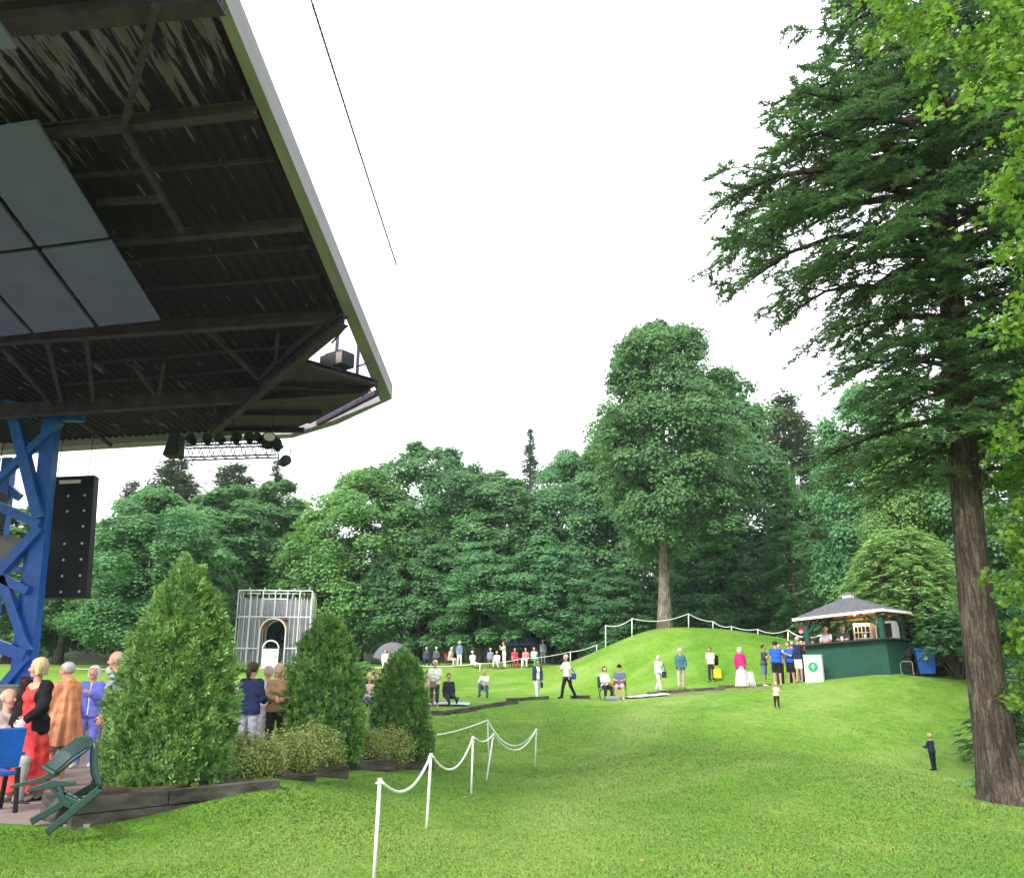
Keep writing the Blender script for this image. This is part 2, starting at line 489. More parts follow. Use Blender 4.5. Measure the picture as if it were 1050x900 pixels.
# ---------------------------------------------------------------- bodies: distance field to mesh
def nets(F, o, h):
    s = F < 0
    n = F.shape
    acc = np.zeros((n[0] - 1, n[1] - 1, n[2] - 1, 3)); cnt = np.zeros((n[0] - 1, n[1] - 1, n[2] - 1))
    def sl(i, off0):
        return [slice(off0[k], n[k] - 1 + off0[k]) for k in range(3)]
    for ax in range(3):
        oth = [k for k in range(3) if k != ax]
        for a in (0, 1):
            for b in (0, 1):
                o0 = [0, 0, 0]; o0[oth[0]] = a; o0[oth[1]] = b
                o1 = list(o0); o1[ax] = 1
                f0 = F[tuple(sl(0, o0))]; f1 = F[tuple(sl(0, o1))]
                m = (f0 < 0) != (f1 < 0)
                den = np.where(m, f0 - f1, 1.0)
                t = np.where(m, f0 / den, 0)
                cnt += m
                acc[..., ax] += np.where(m, t, 0)
                acc[..., oth[0]] += m * a; acc[..., oth[1]] += m * b
    val = cnt > 0
    idx = np.full(val.shape, -1, dtype=np.int64); idx[val] = np.arange(val.sum())
    V = (np.argwhere(val) + acc[val] / cnt[val][:, None]) * h + o
    quads = []
    for ax in range(3):
        j, k = [(1, 2), (2, 0), (0, 1)][ax]
        lo = [slice(None)] * 3; hi = [slice(None)] * 3
        lo[ax] = slice(0, n[ax] - 1); hi[ax] = slice(1, n[ax])
        for q in (j, k): lo[q] = slice(1, n[q] - 1); hi[q] = slice(1, n[q] - 1)
        a0 = s[tuple(lo)]; a1 = s[tuple(hi)]
        for sign, mask in ((0, a0 & ~a1), (1, ~a0 & a1)):
            w = np.argwhere(mask)
            if not len(w): continue
            w = w.copy(); w[:, j] += 1; w[:, k] += 1
            def cell(dj, dk):
                q = w.copy(); q[:, j] += dj; q[:, k] += dk
                return idx[q[:, 0], q[:, 1], q[:, 2]]
            f = np.stack([cell(-1, -1), cell(0, -1), cell(0, 0), cell(-1, 0)], 1)
            quads.append(f if sign == 0 else f[:, ::-1])
    return V, np.concatenate(quads)
def field_mesh(name, prims, vox, k=.03, post=None):
    lo = np.array([9., 9, 9]); hi = -lo
    for p in prims:
        if p[0] == 'c':
            rr = max(p[3], p[4])
            for e in (p[1], p[2]): e = np.asarray(e); lo = np.minimum(lo, e - rr); hi = np.maximum(hi, e + rr)
        else:
            _, zt, zb, r0, r1, cx, cy, fy, nf, am = p[:10]
            rr = max(r0, r1) + am
            lo = np.minimum(lo, [cx - rr, cy - rr, zb]); hi = np.maximum(hi, [cx + rr, cy + rr, zt])
    lo -= 2.5 * vox; hi += 2.5 * vox
    n = np.ceil((hi - lo) / vox).astype(int) + 1
    ax = [lo[i] + vox * np.arange(n[i]) for i in range(3)]
    F = np.full(n, .4)
    mg = k + 2.5 * vox
    for p in prims:
        if p[0] == 'c':
            a = np.asarray(p[1], float); b = np.asarray(p[2], float); ra, rb = p[3], p[4]
            rr = max(ra, rb) + mg
            bl = np.minimum(a, b) - rr; bh = np.maximum(a, b) + rr
        else:
            _, zt, zb, r0, r1, cx, cy, fy, nf, am = p[:10]
            rr = max(r0, r1) + am + mg
            bl = np.array([cx - rr, cy - rr, zb - mg]); bh = np.array([cx + rr, cy + rr, zt + mg])
        i0 = np.clip(np.floor((bl - lo) / vox).astype(int), 0, n - 1); i1 = np.clip(np.ceil((bh - lo) / vox).astype(int) + 1, 1, n)
        X, Y, Z = np.meshgrid(*[ax[i][i0[i]:i1[i]] for i in range(3)], indexing='ij', sparse=True)
        if p[0] == 'c':
            ba = b - a; bb = max(ba @ ba, 1e-9)
            h = np.clip(((X - a[0]) * ba[0] + (Y - a[1]) * ba[1] + (Z - a[2]) * ba[2]) / bb, 0, 1)
            D = np.sqrt((X - a[0] - ba[0] * h) ** 2 + (Y - a[1] - ba[1] * h) ** 2 + (Z - a[2] - ba[2] * h) ** 2) - (ra + (rb - ra) * h)
        else:
            h = np.clip((zt - Z) / (zt - zb), 0, 1)
            an = np.arctan2(Y - cy, X - cx)
            rad = r0 + (r1 - r0) * h ** .85 + am * h * (np.sin(nf * an) + .5 * np.sin((nf + 4) * an + 3 * h + 1))
            D = (np.sqrt((X - cx) ** 2 + ((Y - cy) * fy) ** 2) - rad) * .85
            D = np.maximum(D, np.maximum(zb - Z, Z - zt))
        B = F[i0[0]:i1[0], i0[1]:i1[1], i0[2]:i1[2]]
        kk = p[5] if p[0] == 'c' and len(p) > 5 else k
        h = np.clip(.5 + .5 * (B - D) / kk, 0, 1)
        F[i0[0]:i1[0], i0[1]:i1[1], i0[2]:i1[2]] = B * (1 - h) + D * h - kk * h * (1 - h)
    if post is not None:
        X, Y, Z = np.meshgrid(*ax, indexing='ij', sparse=True)
        F = post(F, X, Y, Z)
    F[0] = F[-1] = .4; F[:, 0] = F[:, -1] = .4; F[:, :, 0] = F[:, :, -1] = .4
    if not (F < 0).any(): return None
    V, Q = nets(F, lo, vox)
    return np_mesh(name, V, Q, smooth=True)

SKIN = {'fair': (.52, .30, .21), 'pink': (.56, .29, .22), 'tan': (.40, .22, .14), 'brown': (.20, .10, .06)}
HAIR = {'white': (.72, .70, .66), 'grey': (.42, .41, .40), 'blond': (.56, .42, .24), 'brown': (.055, .03, .018), 'dark': (.018, .014, .012), 'sandy': (.36, .25, .13)}
def V3(*a): return np.array(a, float)
def person(label, loc, rz, h=1.7, vox=.028, pose='stand', hair=('short', 'brown'), skin='fair', top=('shirt', (.5, .5, .5), 'long'),
           bottom=('trousers', (.05, .05, .06)), shoes=(.03, .03, .03), arms=((5, 9, 12), (5, 9, 12)), legs=None, lean=None,
           yaw=0, nod=0, group=None, face=False, over=None, fat=1.0, child=False, bust=False, folds=0.0):
    """a clothed figure facing -Y before rotation; angles in degrees; arms are (flex, abduction, elbow) right then left"""
    k = h / 1.7
    root = thing('person', label, 'person', loc, R(rz), group)
    if legs is None:
        legs = {'stand': ((2, 2, 3), (-1, 3, 3)), 'walk': ((20, 8, 1), (-14, 16, 1)), 'chair': ((84, 84, 5), (86, 80, 6)),
                'ground': ((112, 118, 8), (106, 112, 10)), 'cross': ((76, 118, 38), (76, 118, 38)), 'laid': ((82, 12, 5), (84, 8, 7))}[pose]
    if lean is None: lean = {'stand': 2, 'walk': 4, 'chair': -6, 'ground': 8, 'cross': 10, 'laid': -8}[pose]
    legL = .43; 
    if child: legL = .37
    def legpts(side, f, kn, ab):
        f, kn, ab = R(f), R(kn), R(ab)
        hip = V3(side * .09, 0, -.03)
        d1 = V3(side * math.sin(ab), -math.sin(f) * math.cos(ab), -math.cos(f) * math.cos(ab))
        kneep = hip + d1 * legL
        inw = -math.sin(ab) * .55 if kn > 1.5 and ab > .4 else math.sin(ab) * .4
        g = f - kn
        d2 = V3(side * inw, -math.sin(g), -math.cos(g)); d2 /= np.linalg.norm(d2)
        ank = kneep + d2 * legL
        fd = V3(side * .15, -1, -.12) if abs(g) < 1.0 else V3(side * .1, -.35, .9)
        if abs(g) > 1.0 and kn < .6: fd = V3(side * .25, -.2, .95)
        fd /= np.linalg.norm(fd)
        return hip, kneep, ank, ank + V3(0, 0, -.035) - fd * .05, ank + V3(0, 0, -.045) + fd * .16
    LG = [legpts(-1, *legs[0]), legpts(1, *legs[1])]
    low = min(min(l[3][2], l[4][2], l[2][2]) for l in LG) - .035
    if pose in ('ground', 'cross', 'laid'): low = min(low, -.13)
    pz = -low
    if pose == 'chair': pz = .56 / k if not child else .5
    P0 = V3(0, 0, pz)
    LG = [[q + P0 for q in l] for l in LG]
    ln = R(lean)
    up = V3(0, -math.sin(ln), math.cos(ln)); fw = V3(0, -math.cos(ln), -math.sin(ln))
    def T(x, f, u): return P0 + V3(x, 0, 0) + fw * f + up * u
    tl = .49 if not child else .44
    sw = (.165 if not bust else .15) * (1 if not child else .92) * (.6 + .4 * fat)
    def armpts(side, f, ab, e, inw=None):
        f, ab, e = R(f), R(ab), R(e)
        s = T(side * sw, 0, tl - .03)
        d1 = V3(side * math.sin(ab), -math.sin(f) * math.cos(ab), -math.cos(f) * math.cos(ab))
        el = s + d1 * .285
        g = f + e
        iw = min(.75, .62 * math.sin(min(e, 2.2))) if inw is None else inw
        d2 = V3(-side * iw + side * math.sin(ab) * .3, -math.sin(g), -math.cos(g)); d2 /= np.linalg.norm(d2)
        wr = el + d2 * .245
        return s, el, wr, d2
    AR = [armpts(-1, *arms[0]), armpts(1, *arms[1])]
    hk = 1.0 if not child else 1.16
    yw = R(yaw); nd = R(nod)
    hc = T(0, .02, tl + .215 * (1 if not child else .98))
    hf = V3(math.sin(yw) * math.cos(nd), -math.cos(yw) * math.cos(nd), -math.sin(nd))
    hs = V3(math.cos(yw), math.sin(yw), 0)
    hu = np.cross(hs, hf) * -1.0
    if hu[2] < 0: hu = -hu
    def Hd(x, f, u): return hc + (hs * x + hf * f + hu * u) * hk
    # ---- primitives
    def torso(g, w=1.0):
        f = fat
        return [('c', T(-.075, 0, .0), T(.075, 0, .0), .118 * f + g, .118 * f + g), ('c', T(-.06, .005 * f, .18), T(.06, .005 * f, .18), .102 * f * f + g, .102 * f * f + g),
                ('c', T(-.08, .012, .32), T(.08, .012, .32), .102 * f + g, .102 * f + g), ('c', T(-sw + .045, 0, tl - .055), T(sw - .045, 0, tl - .055), .072 + g, .072 + g),
                ('c', T(0, .005, .05), T(0, 0, tl - .08), .105 * f + g, .095 * f + g)] + \
               ([('c', T(-.07, .075, .335), T(.07, .075, .335), .062 + g, .062 + g)] if bust else [])
    def arm(i, g, long=True):
        s, e, w, d = AR[i]
        up_ = [('c', s, e, .056 + g, .043 + g)] if long or long is None else [('c', s, s + (e - s) * .62, .058 + g, .053 + g)]
        if long: up_.append(('c', e, w - d * .01, .043 + g, .033 + g))
        return up_
    def leg(i, g, full=True, frac=1.0):
        hp, kn, an, he, to = LG[i]
        if full: return [('c', hp, kn, .088 * (.5 + .5 * fat) + g, .058 + g), ('c', kn, an, .058 + g, .040 + g)]
        return [('c', hp, hp + (kn - hp) * frac, .092 * (.5 + .5 * fat) + g, .066 + g)]
    def hand(i):
        s, e, w, d = AR[i]; side = -1 if i == 0 else 1
        pd = d / np.linalg.norm(d)
        ref = V3(side, 0, 0); nrm = ref - pd * (ref @ pd); nrm /= np.linalg.norm(nrm) + 1e-9      # back of the hand
        acr = np.cross(pd, nrm)                                                                  # across the knuckles
        if acr[1] > 0: acr = -acr
        kn = w + pd * .085
        out = [('c', w, w + pd * .02, .027, .027, .02)]
        for j, (o, L) in enumerate(((.030, .068), (.010, .078), (-.011, .072), (-.030, .056))):
            b = kn + acr * o
            out.append(('c', w + pd * .012 + acr * o * .6, b, .016, .013, .012))
            m = b + (pd * .9 - nrm * .25) * L * .5
            out.append(('c', b, m, .0105, .0095, .004)); out.append(('c', m, m + (pd * .7 - nrm * .6) * L * .55, .0095, .008, .004))
        tb = w + pd * .02 + acr * .024
        tm = tb + (pd * .55 + acr * .75 - nrm * .2) * .042
        out.append(('c', tb, tm, .015, .012, .008)); out.append(('c', tm, tm + (pd * .85 + acr * .25 - nrm * .3) * .036, .012, .009, .004))
        return out
    def scale(pr):
        o = []
        for p in pr:
            if p[0] == 'c': o.append(('c', np.asarray(p[1]) * k, np.asarray(p[2]) * k, p[3] * k, p[4] * k) + (tuple([p[5] * k]) if len(p) > 5 else ()))
            else: o.append((p[0],) + tuple(x * k if j in (0, 1, 2, 3, 4, 5, 8) else x for j, x in enumerate(p[1:])))
        return o
    ph = np.random.default_rng(len(label) * 31 + int(abs(loc[0]) * 97)).uniform(0, 6.28, 8)
    def make(name, pr, mat, kk=.03, post=None, vx=None, fold=0.0):
        if fold and vox < .03:
            p0 = post
            def post(F, X, Y, Z):
                F = F + fold * k * (np.sin(23 * X + 15 * Z + ph[0] + 1.5 * np.sin(9 * Z + ph[1])) * np.sin(19 * Y - 21 * Z + ph[2]) + .8 * np.sin(46 * Z + 22 * X + ph[3] + 1.2 * np.sin(17 * X + ph[4])) * np.sin(14 * Y + 11 * X + ph[5]))
                return p0(F, X, Y, Z) if p0 is not None else F
        me = field_mesh(name, scale(pr), (vx or vox), kk * k, post)
        if me is not None: return link(name, me, mat, root)
    head = [('c', Hd(0, -.012, .035), Hd(0, .0, .03), .092, .092), ('c', Hd(0, .028, -.03), Hd(0, .035, -.075), .066, .048), ('c', Hd(-.03, .05, -.02), Hd(.03, .05, -.02), .045, .045),
            ('c', Hd(0, .085, .012), Hd(0, .108, -.022), .013, .019, .012), ('c', Hd(-.082, -.01, .012), Hd(-.084, -.012, -.022), .018, .014, .008), ('c', Hd(.082, -.01, .012), Hd(.084, -.012, -.022), .018, .014, .008),
            ('c', Hd(-.026, .078, -.062), Hd(.026, .078, -.062), .011, .011, .012), ('c', Hd(-.035, .078, .034), Hd(.035, .078, .034), .014, .014, .014), ('c', Hd(0, .072, -.098), Hd(0, .07, -.1), .02, .02, .02)]
    head = [p[:3] + (p[3] * hk, p[4] * hk) + p[5:] for p in head]
    neck = [('c', T(0, 0, tl - .03), hc + V3(0, .01, -.05), .056, .05)]
    body = torso(0) + neck + head
    for i in (0, 1): body += arm(i, 0) + hand(i) + leg(i, 0) + [('c', LG[i][3], LG[i][4], .036, .027)]
    bvox = vox
    make('body', body, skinmat(SKIN[skin]), .022, vx=bvox)
    # ---- lower garment
    kind, bc = bottom[0], bottom[1]
    bm_ = bc if not isinstance(bc, tuple) else cloth(bc, col2=bottom[2] if len(bottom) > 2 else None)
    if kind in ('trousers', 'shorts', 'capris'):
        pr = [('c', T(-.075, 0, .0), T(.075, 0, .0), .126 * fat, .126 * fat), ('c', T(-.07, 0, .07), T(.07, 0, .07), .108 * fat, .108 * fat)]
        for i in (0, 1):
            hp, kn, an, he, to = LG[i]
            if kind == 'shorts': pr += [('c', hp, hp + (kn - hp) * .86, .108 * fat, .088)]
            elif kind == 'capris': pr += [('c', hp, kn, .10, .072), ('c', kn, kn + (an - kn) * .5, .072, .066)]
            else: pr += [('c', hp, kn, .104 * fat, .073), ('c', kn, an + (an - kn) * .02, .073, .058)]
        make(kind, pr, bm_, .02, None, None, .007)
    elif kind in ('skirt', 'dress'):
        ztop = pz + (.1 if kind == 'skirt' else .16); zb = bottom[3] * pz if len(bottom) > 3 else .12
        pr = [('k', ztop, zb, .135 * fat, bottom[4] if len(bottom) > 4 else .24, 0, .01, 1.12, 7, .016 + folds)]
        if kind == 'dress': pr += torso(.012)
        def cut(F, X, Y, Z):
            if kind != 'dress': return F
            # round neckline
            c = (hc + V3(0, -.06, -.12)) * k
            return np.maximum(F, .135 * k - np.sqrt((X - c[0]) ** 2 + (Y - c[1]) ** 2 + ((Z - c[2]) * .8) ** 2))
        make(kind, pr, bm_, .03, cut, None, .006)
    # ---- upper garment
    if top is not None:
        tk, tc, sl = top[0], top[1], top[2]
        tm_ = cloth(tc, col2=top[3] if len(top) > 3 else None)
        pr = torso(.017)
        for i in (0, 1): pr += arm(i, .016 if sl == 'long' else .02, True if sl == 'long' else False)
        zc = (pz - .07) * k
        pr.append(('c', T(-.08, 0, -.03), T(.08, 0, -.03), .128 * fat, .128 * fat))
        cn = (hc + V3(0, -.015, -.115)) * k
        def cut2(F, X, Y, Z):
            if pose in ('stand', 'walk'): F = np.maximum(F, zc - Z)
            return np.maximum(F, .074 * k - np.sqrt((X - cn[0]) ** 2 + (Y - cn[1]) ** 2 + ((Z - cn[2]) * .9) ** 2))
        make(tk, pr, tm_, .025, cut2, None, .007)
    if over is not None:
        ok, oc = over[0], over[1]
        if ok in ('jacket', 'cardigan'):
            pr = torso(.032)
            for i in (0, 1): pr += arm(i, .03, True)
            pr.append(('c', T(-.09, 0, -.08), T(.09, 0, -.08), .142 * fat, .142 * fat))
            zc2 = (pz - (.20 if ok == 'cardigan' else .10)) * k
            cn2 = (hc + V3(0, -.02, -.115)) * k
            wd = (over[2] if len(over) > 2 else .05) * k
            def cut3(F, X, Y, Z):
                if pose in ('stand', 'walk'): F = np.maximum(F, zc2 - Z)
                F = np.maximum(F, .082 * k - np.sqrt((X - cn2[0]) ** 2 + (Y - cn2[1]) ** 2 + ((Z - cn2[2]) * .9) ** 2))
                slot = np.maximum(np.abs(X) - wd, Y + .02 * k)
                return np.maximum(F, -slot) if wd > 0 else F
            make(ok, pr, cloth(oc), .025, cut3, None, .008)
        elif ok == 'poncho':
            pr = [('k', pz + tl + .03, pz - .38, .11, .32, 0, .02, 1.05, 9, .034)] + [('c', T(-sw, 0, tl - .05), T(sw, 0, tl - .05), .10, .10)]
            pr += [('c', T(0, -.09, tl + .05), T(0, -.05, tl + .09), .085, .085)]
            for i in (0, 1): pr += [('c', AR[i][0], AR[i][1], .085, .1)]
            make('poncho', pr, oc, .05)
    # ---- shoes, hair, face
    if shoes is not None:
        pr = []
        for i in (0, 1): pr += [('c', LG[i][3], LG[i][4], .046, .036)]
        make('shoes', pr, cloth(shoes), .02)
    hst, hcol = hair
    hm = (hairmat if hst != 'hat' else cloth)(HAIR.get(hcol, hcol) if isinstance(hcol, str) else hcol)
    hp = [('c', Hd(0, -.02, .04), Hd(0, -.005, .036), .104 * hk, .103 * hk)]
    lowz = {'short': -.03, 'bald': -.02, 'bob': -.10, 'long': -.14, 'pony': -.05, 'hat': .02, 'bun': -.04}.get(hst, -.03)
    if hst in ('bob', 'long'):
        for sgn in (-1, 1): hp.append(('c', Hd(sgn * .075, -.02, .0), Hd(sgn * .078, -.005, -.085), .042 * hk, .034 * hk))
        hp.append(('c', Hd(0, -.055, 0), Hd(0, -.06, -.10), .075 * hk, .055 * hk))
    if hst == 'long':
        hp += [('c', Hd(0, -.075, -.05), Hd(0, -.085, -.27), .075, .055), ('c', Hd(-.06, -.05, -.05), Hd(-.07, -.04, -.24), .045, .03), ('c', Hd(.06, -.05, -.05), Hd(.07, -.04, -.24), .045, .03)]
        lowz = -.4
    if hst == 'pony': hp += [('c', Hd(0, -.115, .05), Hd(0, -.15, -.06), .042, .045), ('c', Hd(0, -.15, -.06), Hd(.015, -.125, -.26), .045, .018)]; lowz = -.32
    if hst == 'bun': hp += [('c', Hd(0, -.11, .06), Hd(0, -.115, .06), .045, .045)]
    if hst == 'hat':
        hp = [('c', Hd(0, -.015, .05), Hd(0, -.01, .055), .108 * hk, .106 * hk), ('c', Hd(-.05, .06, .035), Hd(.05, .06, .035), .022, .022), ('c', Hd(-.04, .12, .025), Hd(.04, .12, .025), .014, .014)]
    hck = hc * k
    def cuth(F, X, Y, Z):
        dx, dy, dz = X - hck[0], Y - hck[1], Z - hck[2]
        f = (dx * hf[0] + dy * hf[1] + dz * hf[2]) / (k * hk); u = (dx * hu[0] + dy * hu[1] + dz * hu[2]) / (k * hk)
        s = (dx * hs[0] + dy * hs[1] + dz * hs[2]) / (k * hk)
        if hst == 'hat': return np.maximum(F, (.012 - u) * k)
        F = np.maximum(F, (lowz - u) * k)
        facebox = np.maximum(np.maximum(.035 - f, u - .085 + .25 * np.abs(s)), np.abs(s) - (.073 if hst in ('bob', 'long') else .2))
        F = np.maximum(F, -facebox * k)
        if hst == 'short': F = np.maximum(F, -np.maximum(np.maximum(u - .02, np.abs(f + .005) - .035), .04 - np.abs(s)) * k)
        if hst == 'bald': F = np.maximum(F, np.maximum(u - .045, 0) * k if False else (u - .05) * k); F = np.maximum(F, (f + .0) * k)
        return F
    nm = {'hat': 'cap'}.get(hst, 'hair')
    make(nm, hp, hm, .025, cuth, vx=min(vox, .02))
    if face:
        for sgn in (-1, 1):
            e = MB().ball(Hd(sgn * .031, .086, .012) * k, (.011 * k, .011 * k, .007 * k), 8, 6)
            e.build('eye', M['eye'], root, True)
        MB().ball(Hd(0, .093, -.06) * k, (.02 * k, .01 * k, .006 * k), 8, 6).build('mouth', M['lip'], root, True)
        if hst == 'grey_glasses': pass
    root['_hand'] = [float(x) for x in (AR[0][2] + AR[0][3] * .09) * k] + [float(x) for x in (AR[1][2] + AR[1][3] * .09) * k]
    return root
def hand_at(root, i):
    p = Vector(root['_hand'][3 * i:3 * i + 3]); c, s = math.cos(root.rotation_euler.z), math.sin(root.rotation_euler.z)
    return Vector((c * p.x - s * p.y, s * p.x + c * p.y, p.z)) + root.location
M['eye'] = surf('dark eye', (.02, .015, .012), .3, .1, 5, 0)
M['lip'] = surf('lip', (.36, .11, .09), .5, .1, 5, 0)
# ---------------------------------------------------------------- people table (needed first: their feet fix the ground)
# key: (px, top, base, height) for those standing on the lawn
STAND = {
 'shorts_man': (445, 680, 728, 1.72), 'navy_walker': (551, 678, 717, 1.66), 'bag_walker': (582, 673, 716, 1.74), 'veil_woman': (676, 674, 709, 1.62),
 'teal_man': (699, 667, 706, 1.75), 'black_bag_woman': (730, 666, 699, 1.62), 'pink_woman': (761, 666, 706, 1.64), 'phone_man': (785, 664, 704, 1.70),
 'royal_man': (798, 660, 703, 1.76), 'royal_friend': (812, 660, 702, 1.74), 'navy_man': (821, 655, 699, 1.76), 'toddler': (797, 699, 727, .86), 'boy': (958, 751, 790, .97)}
PT = []
for kx, (px, tp, bs, h) in STAND.items():
    Y = dist_for(tp, bs, h); PT.append(tuple(W(px, bs, Y)))
POSTS = {'a': (383, 903, 9.3), 'b': (437, 852, 12.3), 'c': (483, 815, 16.2), 'd': (498, 801, 19.0), 'e': (501, 774, 23.2), 'f': (548, 788, 22.6)}
for p in POSTS.values(): PT.append(tuple(W(*p)))
for p in [(600, 900, 9.2), (800, 900, 9.6), (1000, 900, 10), (240, 900, 9.0), (60, 893, 9.0), (152, 852, 10.1), (200, 838, 10.5), (236, 823, 10.85), (264, 812, 11.3), (284, 808, 11.6), (332, 805, 13.3), (362, 799, 15.3), (410, 792, 17.6), (448, 788.5, 20.2),
          (650, 820, 15.5), (700, 770, 20), (620, 750, 26), (850, 790, 18), (900, 850, 13.5), (1030, 822, 17), (960, 740, 28.5), (880, 715, 30.5), (915, 691, 33.2), (836, 697.5, 35.6), (955, 693, 35.5), (875, 695, 34.0), (935, 692, 34.5),
          (1000, 715, 31), (720, 730, 29), (500, 740, 29.5), (640, 716, 36.5), (620, 717, 36.5), (500, 714, 42), (457, 719, 37), (370, 722, 36), (860, 745, 26.5),
          (400, 707, 47), (250, 708, 46), (110, 712, 42), (30, 716, 40), (300, 692, 57), (400, 691, 58), (480, 688, 60), (120, 692, 57), (517, 684, 62), (240, 682, 67), (380, 683, 66), (560, 681, 64), (470, 684, 61.5), (250, 741, 23), (360, 742, 26), (440, 738, 28)]:
    PT.append(tuple(W(*p)))
for x, y, z in [(-8, 9.75, .0), (-6.6, 9.78, .0), (-5.4, 9.75, -.01), (-4.6, 9.7, -.05), (-5, 5, -.1), (0, 4, -.3), (5, 4, -.6), (-10, 9, -.12), (-10, 15, -.1), (-8, 20, -.06), (-20, 12, -.1), (-20, 24, 0), (-30, 40, .6), (-40, 60, 2.0), (-30, 80, 2.4), (0, 82, 2.5), (-60, 90, 2.5), (30, 85, 2.6),
                (22, 50, 2.3), (24, 38, 2.4), (16, 20, -.75), (14, 13, -.66), (26, 24, .3), (45, 40, 2.6), (45, 80, 2.8), (60, 60, 2.8), (40, 20, 1.6), (12, 5, -.5), (30, 6, -.6), (-40, 30, .2), (-5, 22, -.15)]:
    PT.append((x, y, z))
PT = np.array(PT)
MND = (11.0, 54.0, 4.15)
def bump_at(x, y):
    dx = x - MND[0]; dy = y - MND[1]
    sx = np.where(dx < 0, 7.2, 12.0); sy = np.where(dy < 0, 8.6, 8.0)
    r = np.sqrt((dx / sx) ** 2 + (dy / sy) ** 2)
    return MND[2] * np.exp(-r ** 2.2)
def phi(r2): return .5 * r2 * np.log(r2 + 1e-9)
def fit():
    x, y = PT[:, 0], PT[:, 1]; z = PT[:, 2] - bump_at(x, y)
    n = len(x)
    r2 = (x[:, None] - x) ** 2 + (y[:, None] - y) ** 2
    A = np.zeros((n + 3, n + 3)); A[:n, :n] = phi(r2) + np.eye(n) * .8
    A[:n, n] = 1; A[:n, n + 1] = x; A[:n, n + 2] = y; A[n:, :n] = A[:n, n:].T
    return np.linalg.solve(A, np.concatenate([z, [0, 0, 0]]))
WGT = fit()
PATIO = np.array([(-26, 9.9), (-4.66, 9.95), (-4.75, 10.5), (-5.25, 11.0), (-5.2, 12.3), (-4.6, 14.2), (-4.45, 17), (-4.2, 20), (-4.1, 25), (-13, 26), (-14, 37), (-70, 39), (-70, 9.9)])
def sstep(a, b, x):
    t = np.clip((x - a) / (b - a), 0, 1); return t * t * (3 - 2 * t)
def in_poly(x, y, poly):
    c = np.zeros(np.shape(x), bool); j = len(poly) - 1
    for i in range(len(poly)):
        xi, yi = poly[i]; xj, yj = poly[j]
        m = ((yi > y) != (yj > y)) & (x < (xj - xi) * (y - yi) / (yj - yi + 1e-12) + xi)
        c ^= m; j = i
    return c
def ground_np(x, y):
    x = np.asarray(x, float); y = np.asarray(y, float)
    xc = np.clip(x, -55, 60); yc = np.clip(y, 3, 88)
    out = np.zeros(x.shape)
    for i in range(len(PT)):
        out += WGT[i] * phi((xc - PT[i, 0]) ** 2 + (yc - PT[i, 1]) ** 2)
    n = len(PT)
    out += WGT[n] + WGT[n + 1] * xc + WGT[n + 2] * yc
    out += bump_at(x, y)
    out += sstep(90, 150, y) * 13 + sstep(62, 130, x) * 10 + sstep(62, 130, -x) * 8
    out += .025 * np.sin(x * 1.1 + .6 * y) * np.sin(y * .83 - .3 * x)
    return np.where(in_poly(x, y, PATIO), np.minimum(out, -.07), out)
def ground(x, y): return float(ground_np(np.array([x]), np.array([y]))[0])
def at(px, Y, base=690):
    """ground point at bearing px, distance Y"""
    p = W(px, base, Y)
    for _ in range(4):
        z = ground(p.x, p.y)
        r = (z - EYE) / Y
        # bearing depends slightly on height: solve u for this slope
        u = (CP * r - SP) / (CP + SP * r)
        p = W(px, 450 - u * FPX, Y)
    return Vector((p.x, p.y, ground(p.x, p.y)))

# ---------------------------------------------------------------- ground sheet
def fine(lo, hi, step): return np.arange(lo, hi, step)
gx = np.concatenate([np.linspace(-420, -62, 14), fine(-60, -24, 1.5), fine(-24, 26, .36), fine(26, 62, 1.5), np.linspace(64, 420, 14)])
gy = np.concatenate([np.linspace(-200, 0, 8), fine(2, 42, .36), fine(42, 76, .5), fine(76, 96, 1.5), np.linspace(98, 600, 16)])
GX, GY = np.meshgrid(gx, gy, indexing='ij')
GZ = ground_np(GX, GY)
nx, ny = GX.shape
ii, jj = np.meshgrid(np.arange(nx - 1), np.arange(ny - 1), indexing='ij')
q = (ii * ny + jj).ravel()
me = np_mesh('lawn', np.stack([GX, GY, GZ], -1).reshape(-1, 3), np.stack([q, q + ny, q + ny + 1, q + 1], 1), smooth=True)
def litter_np(x, y):
    nz = .9 * np.sin(x * 1.7 + y * .9) + .7 * np.sin(y * 2.3 - x * .6)
    far = sstep(69, 74, y + nz * .6)
    a = sstep(0, 2.2, (x - (10.1 + .40 * (y - 12))) + nz * .35) * sstep(13, 17, y + nz) * (1 - sstep(31.5, 34, y))       # bank right of the big trunk
    b = sstep(0, 1.5, x - (17.2 + .05 * (y - 30)) + nz * .25) * sstep(29, 32, y)
    mnd = sstep(.2, 1.2, 1.5 - np.hypot(x - 10, y - 55.5) + .2 * nz)
    back = sstep(60, 66, y + nz) * sstep(8, 15, x)
    return np.clip(np.maximum.reduce([far, a, b, mnd * .7, back]), 0, 1)
at_ = me.attributes.new('litter', 'FLOAT', 'POINT')
at_.data.foreach_set('value', litter_np(GX, GY).ravel().astype(np.float32))
TRK = [W(540, 900, 9.2), W(575, 830, 13.8), W(600, 800, 17), W(632, 765, 23), W(655, 740, 28.5), W(690, 722, 34)]
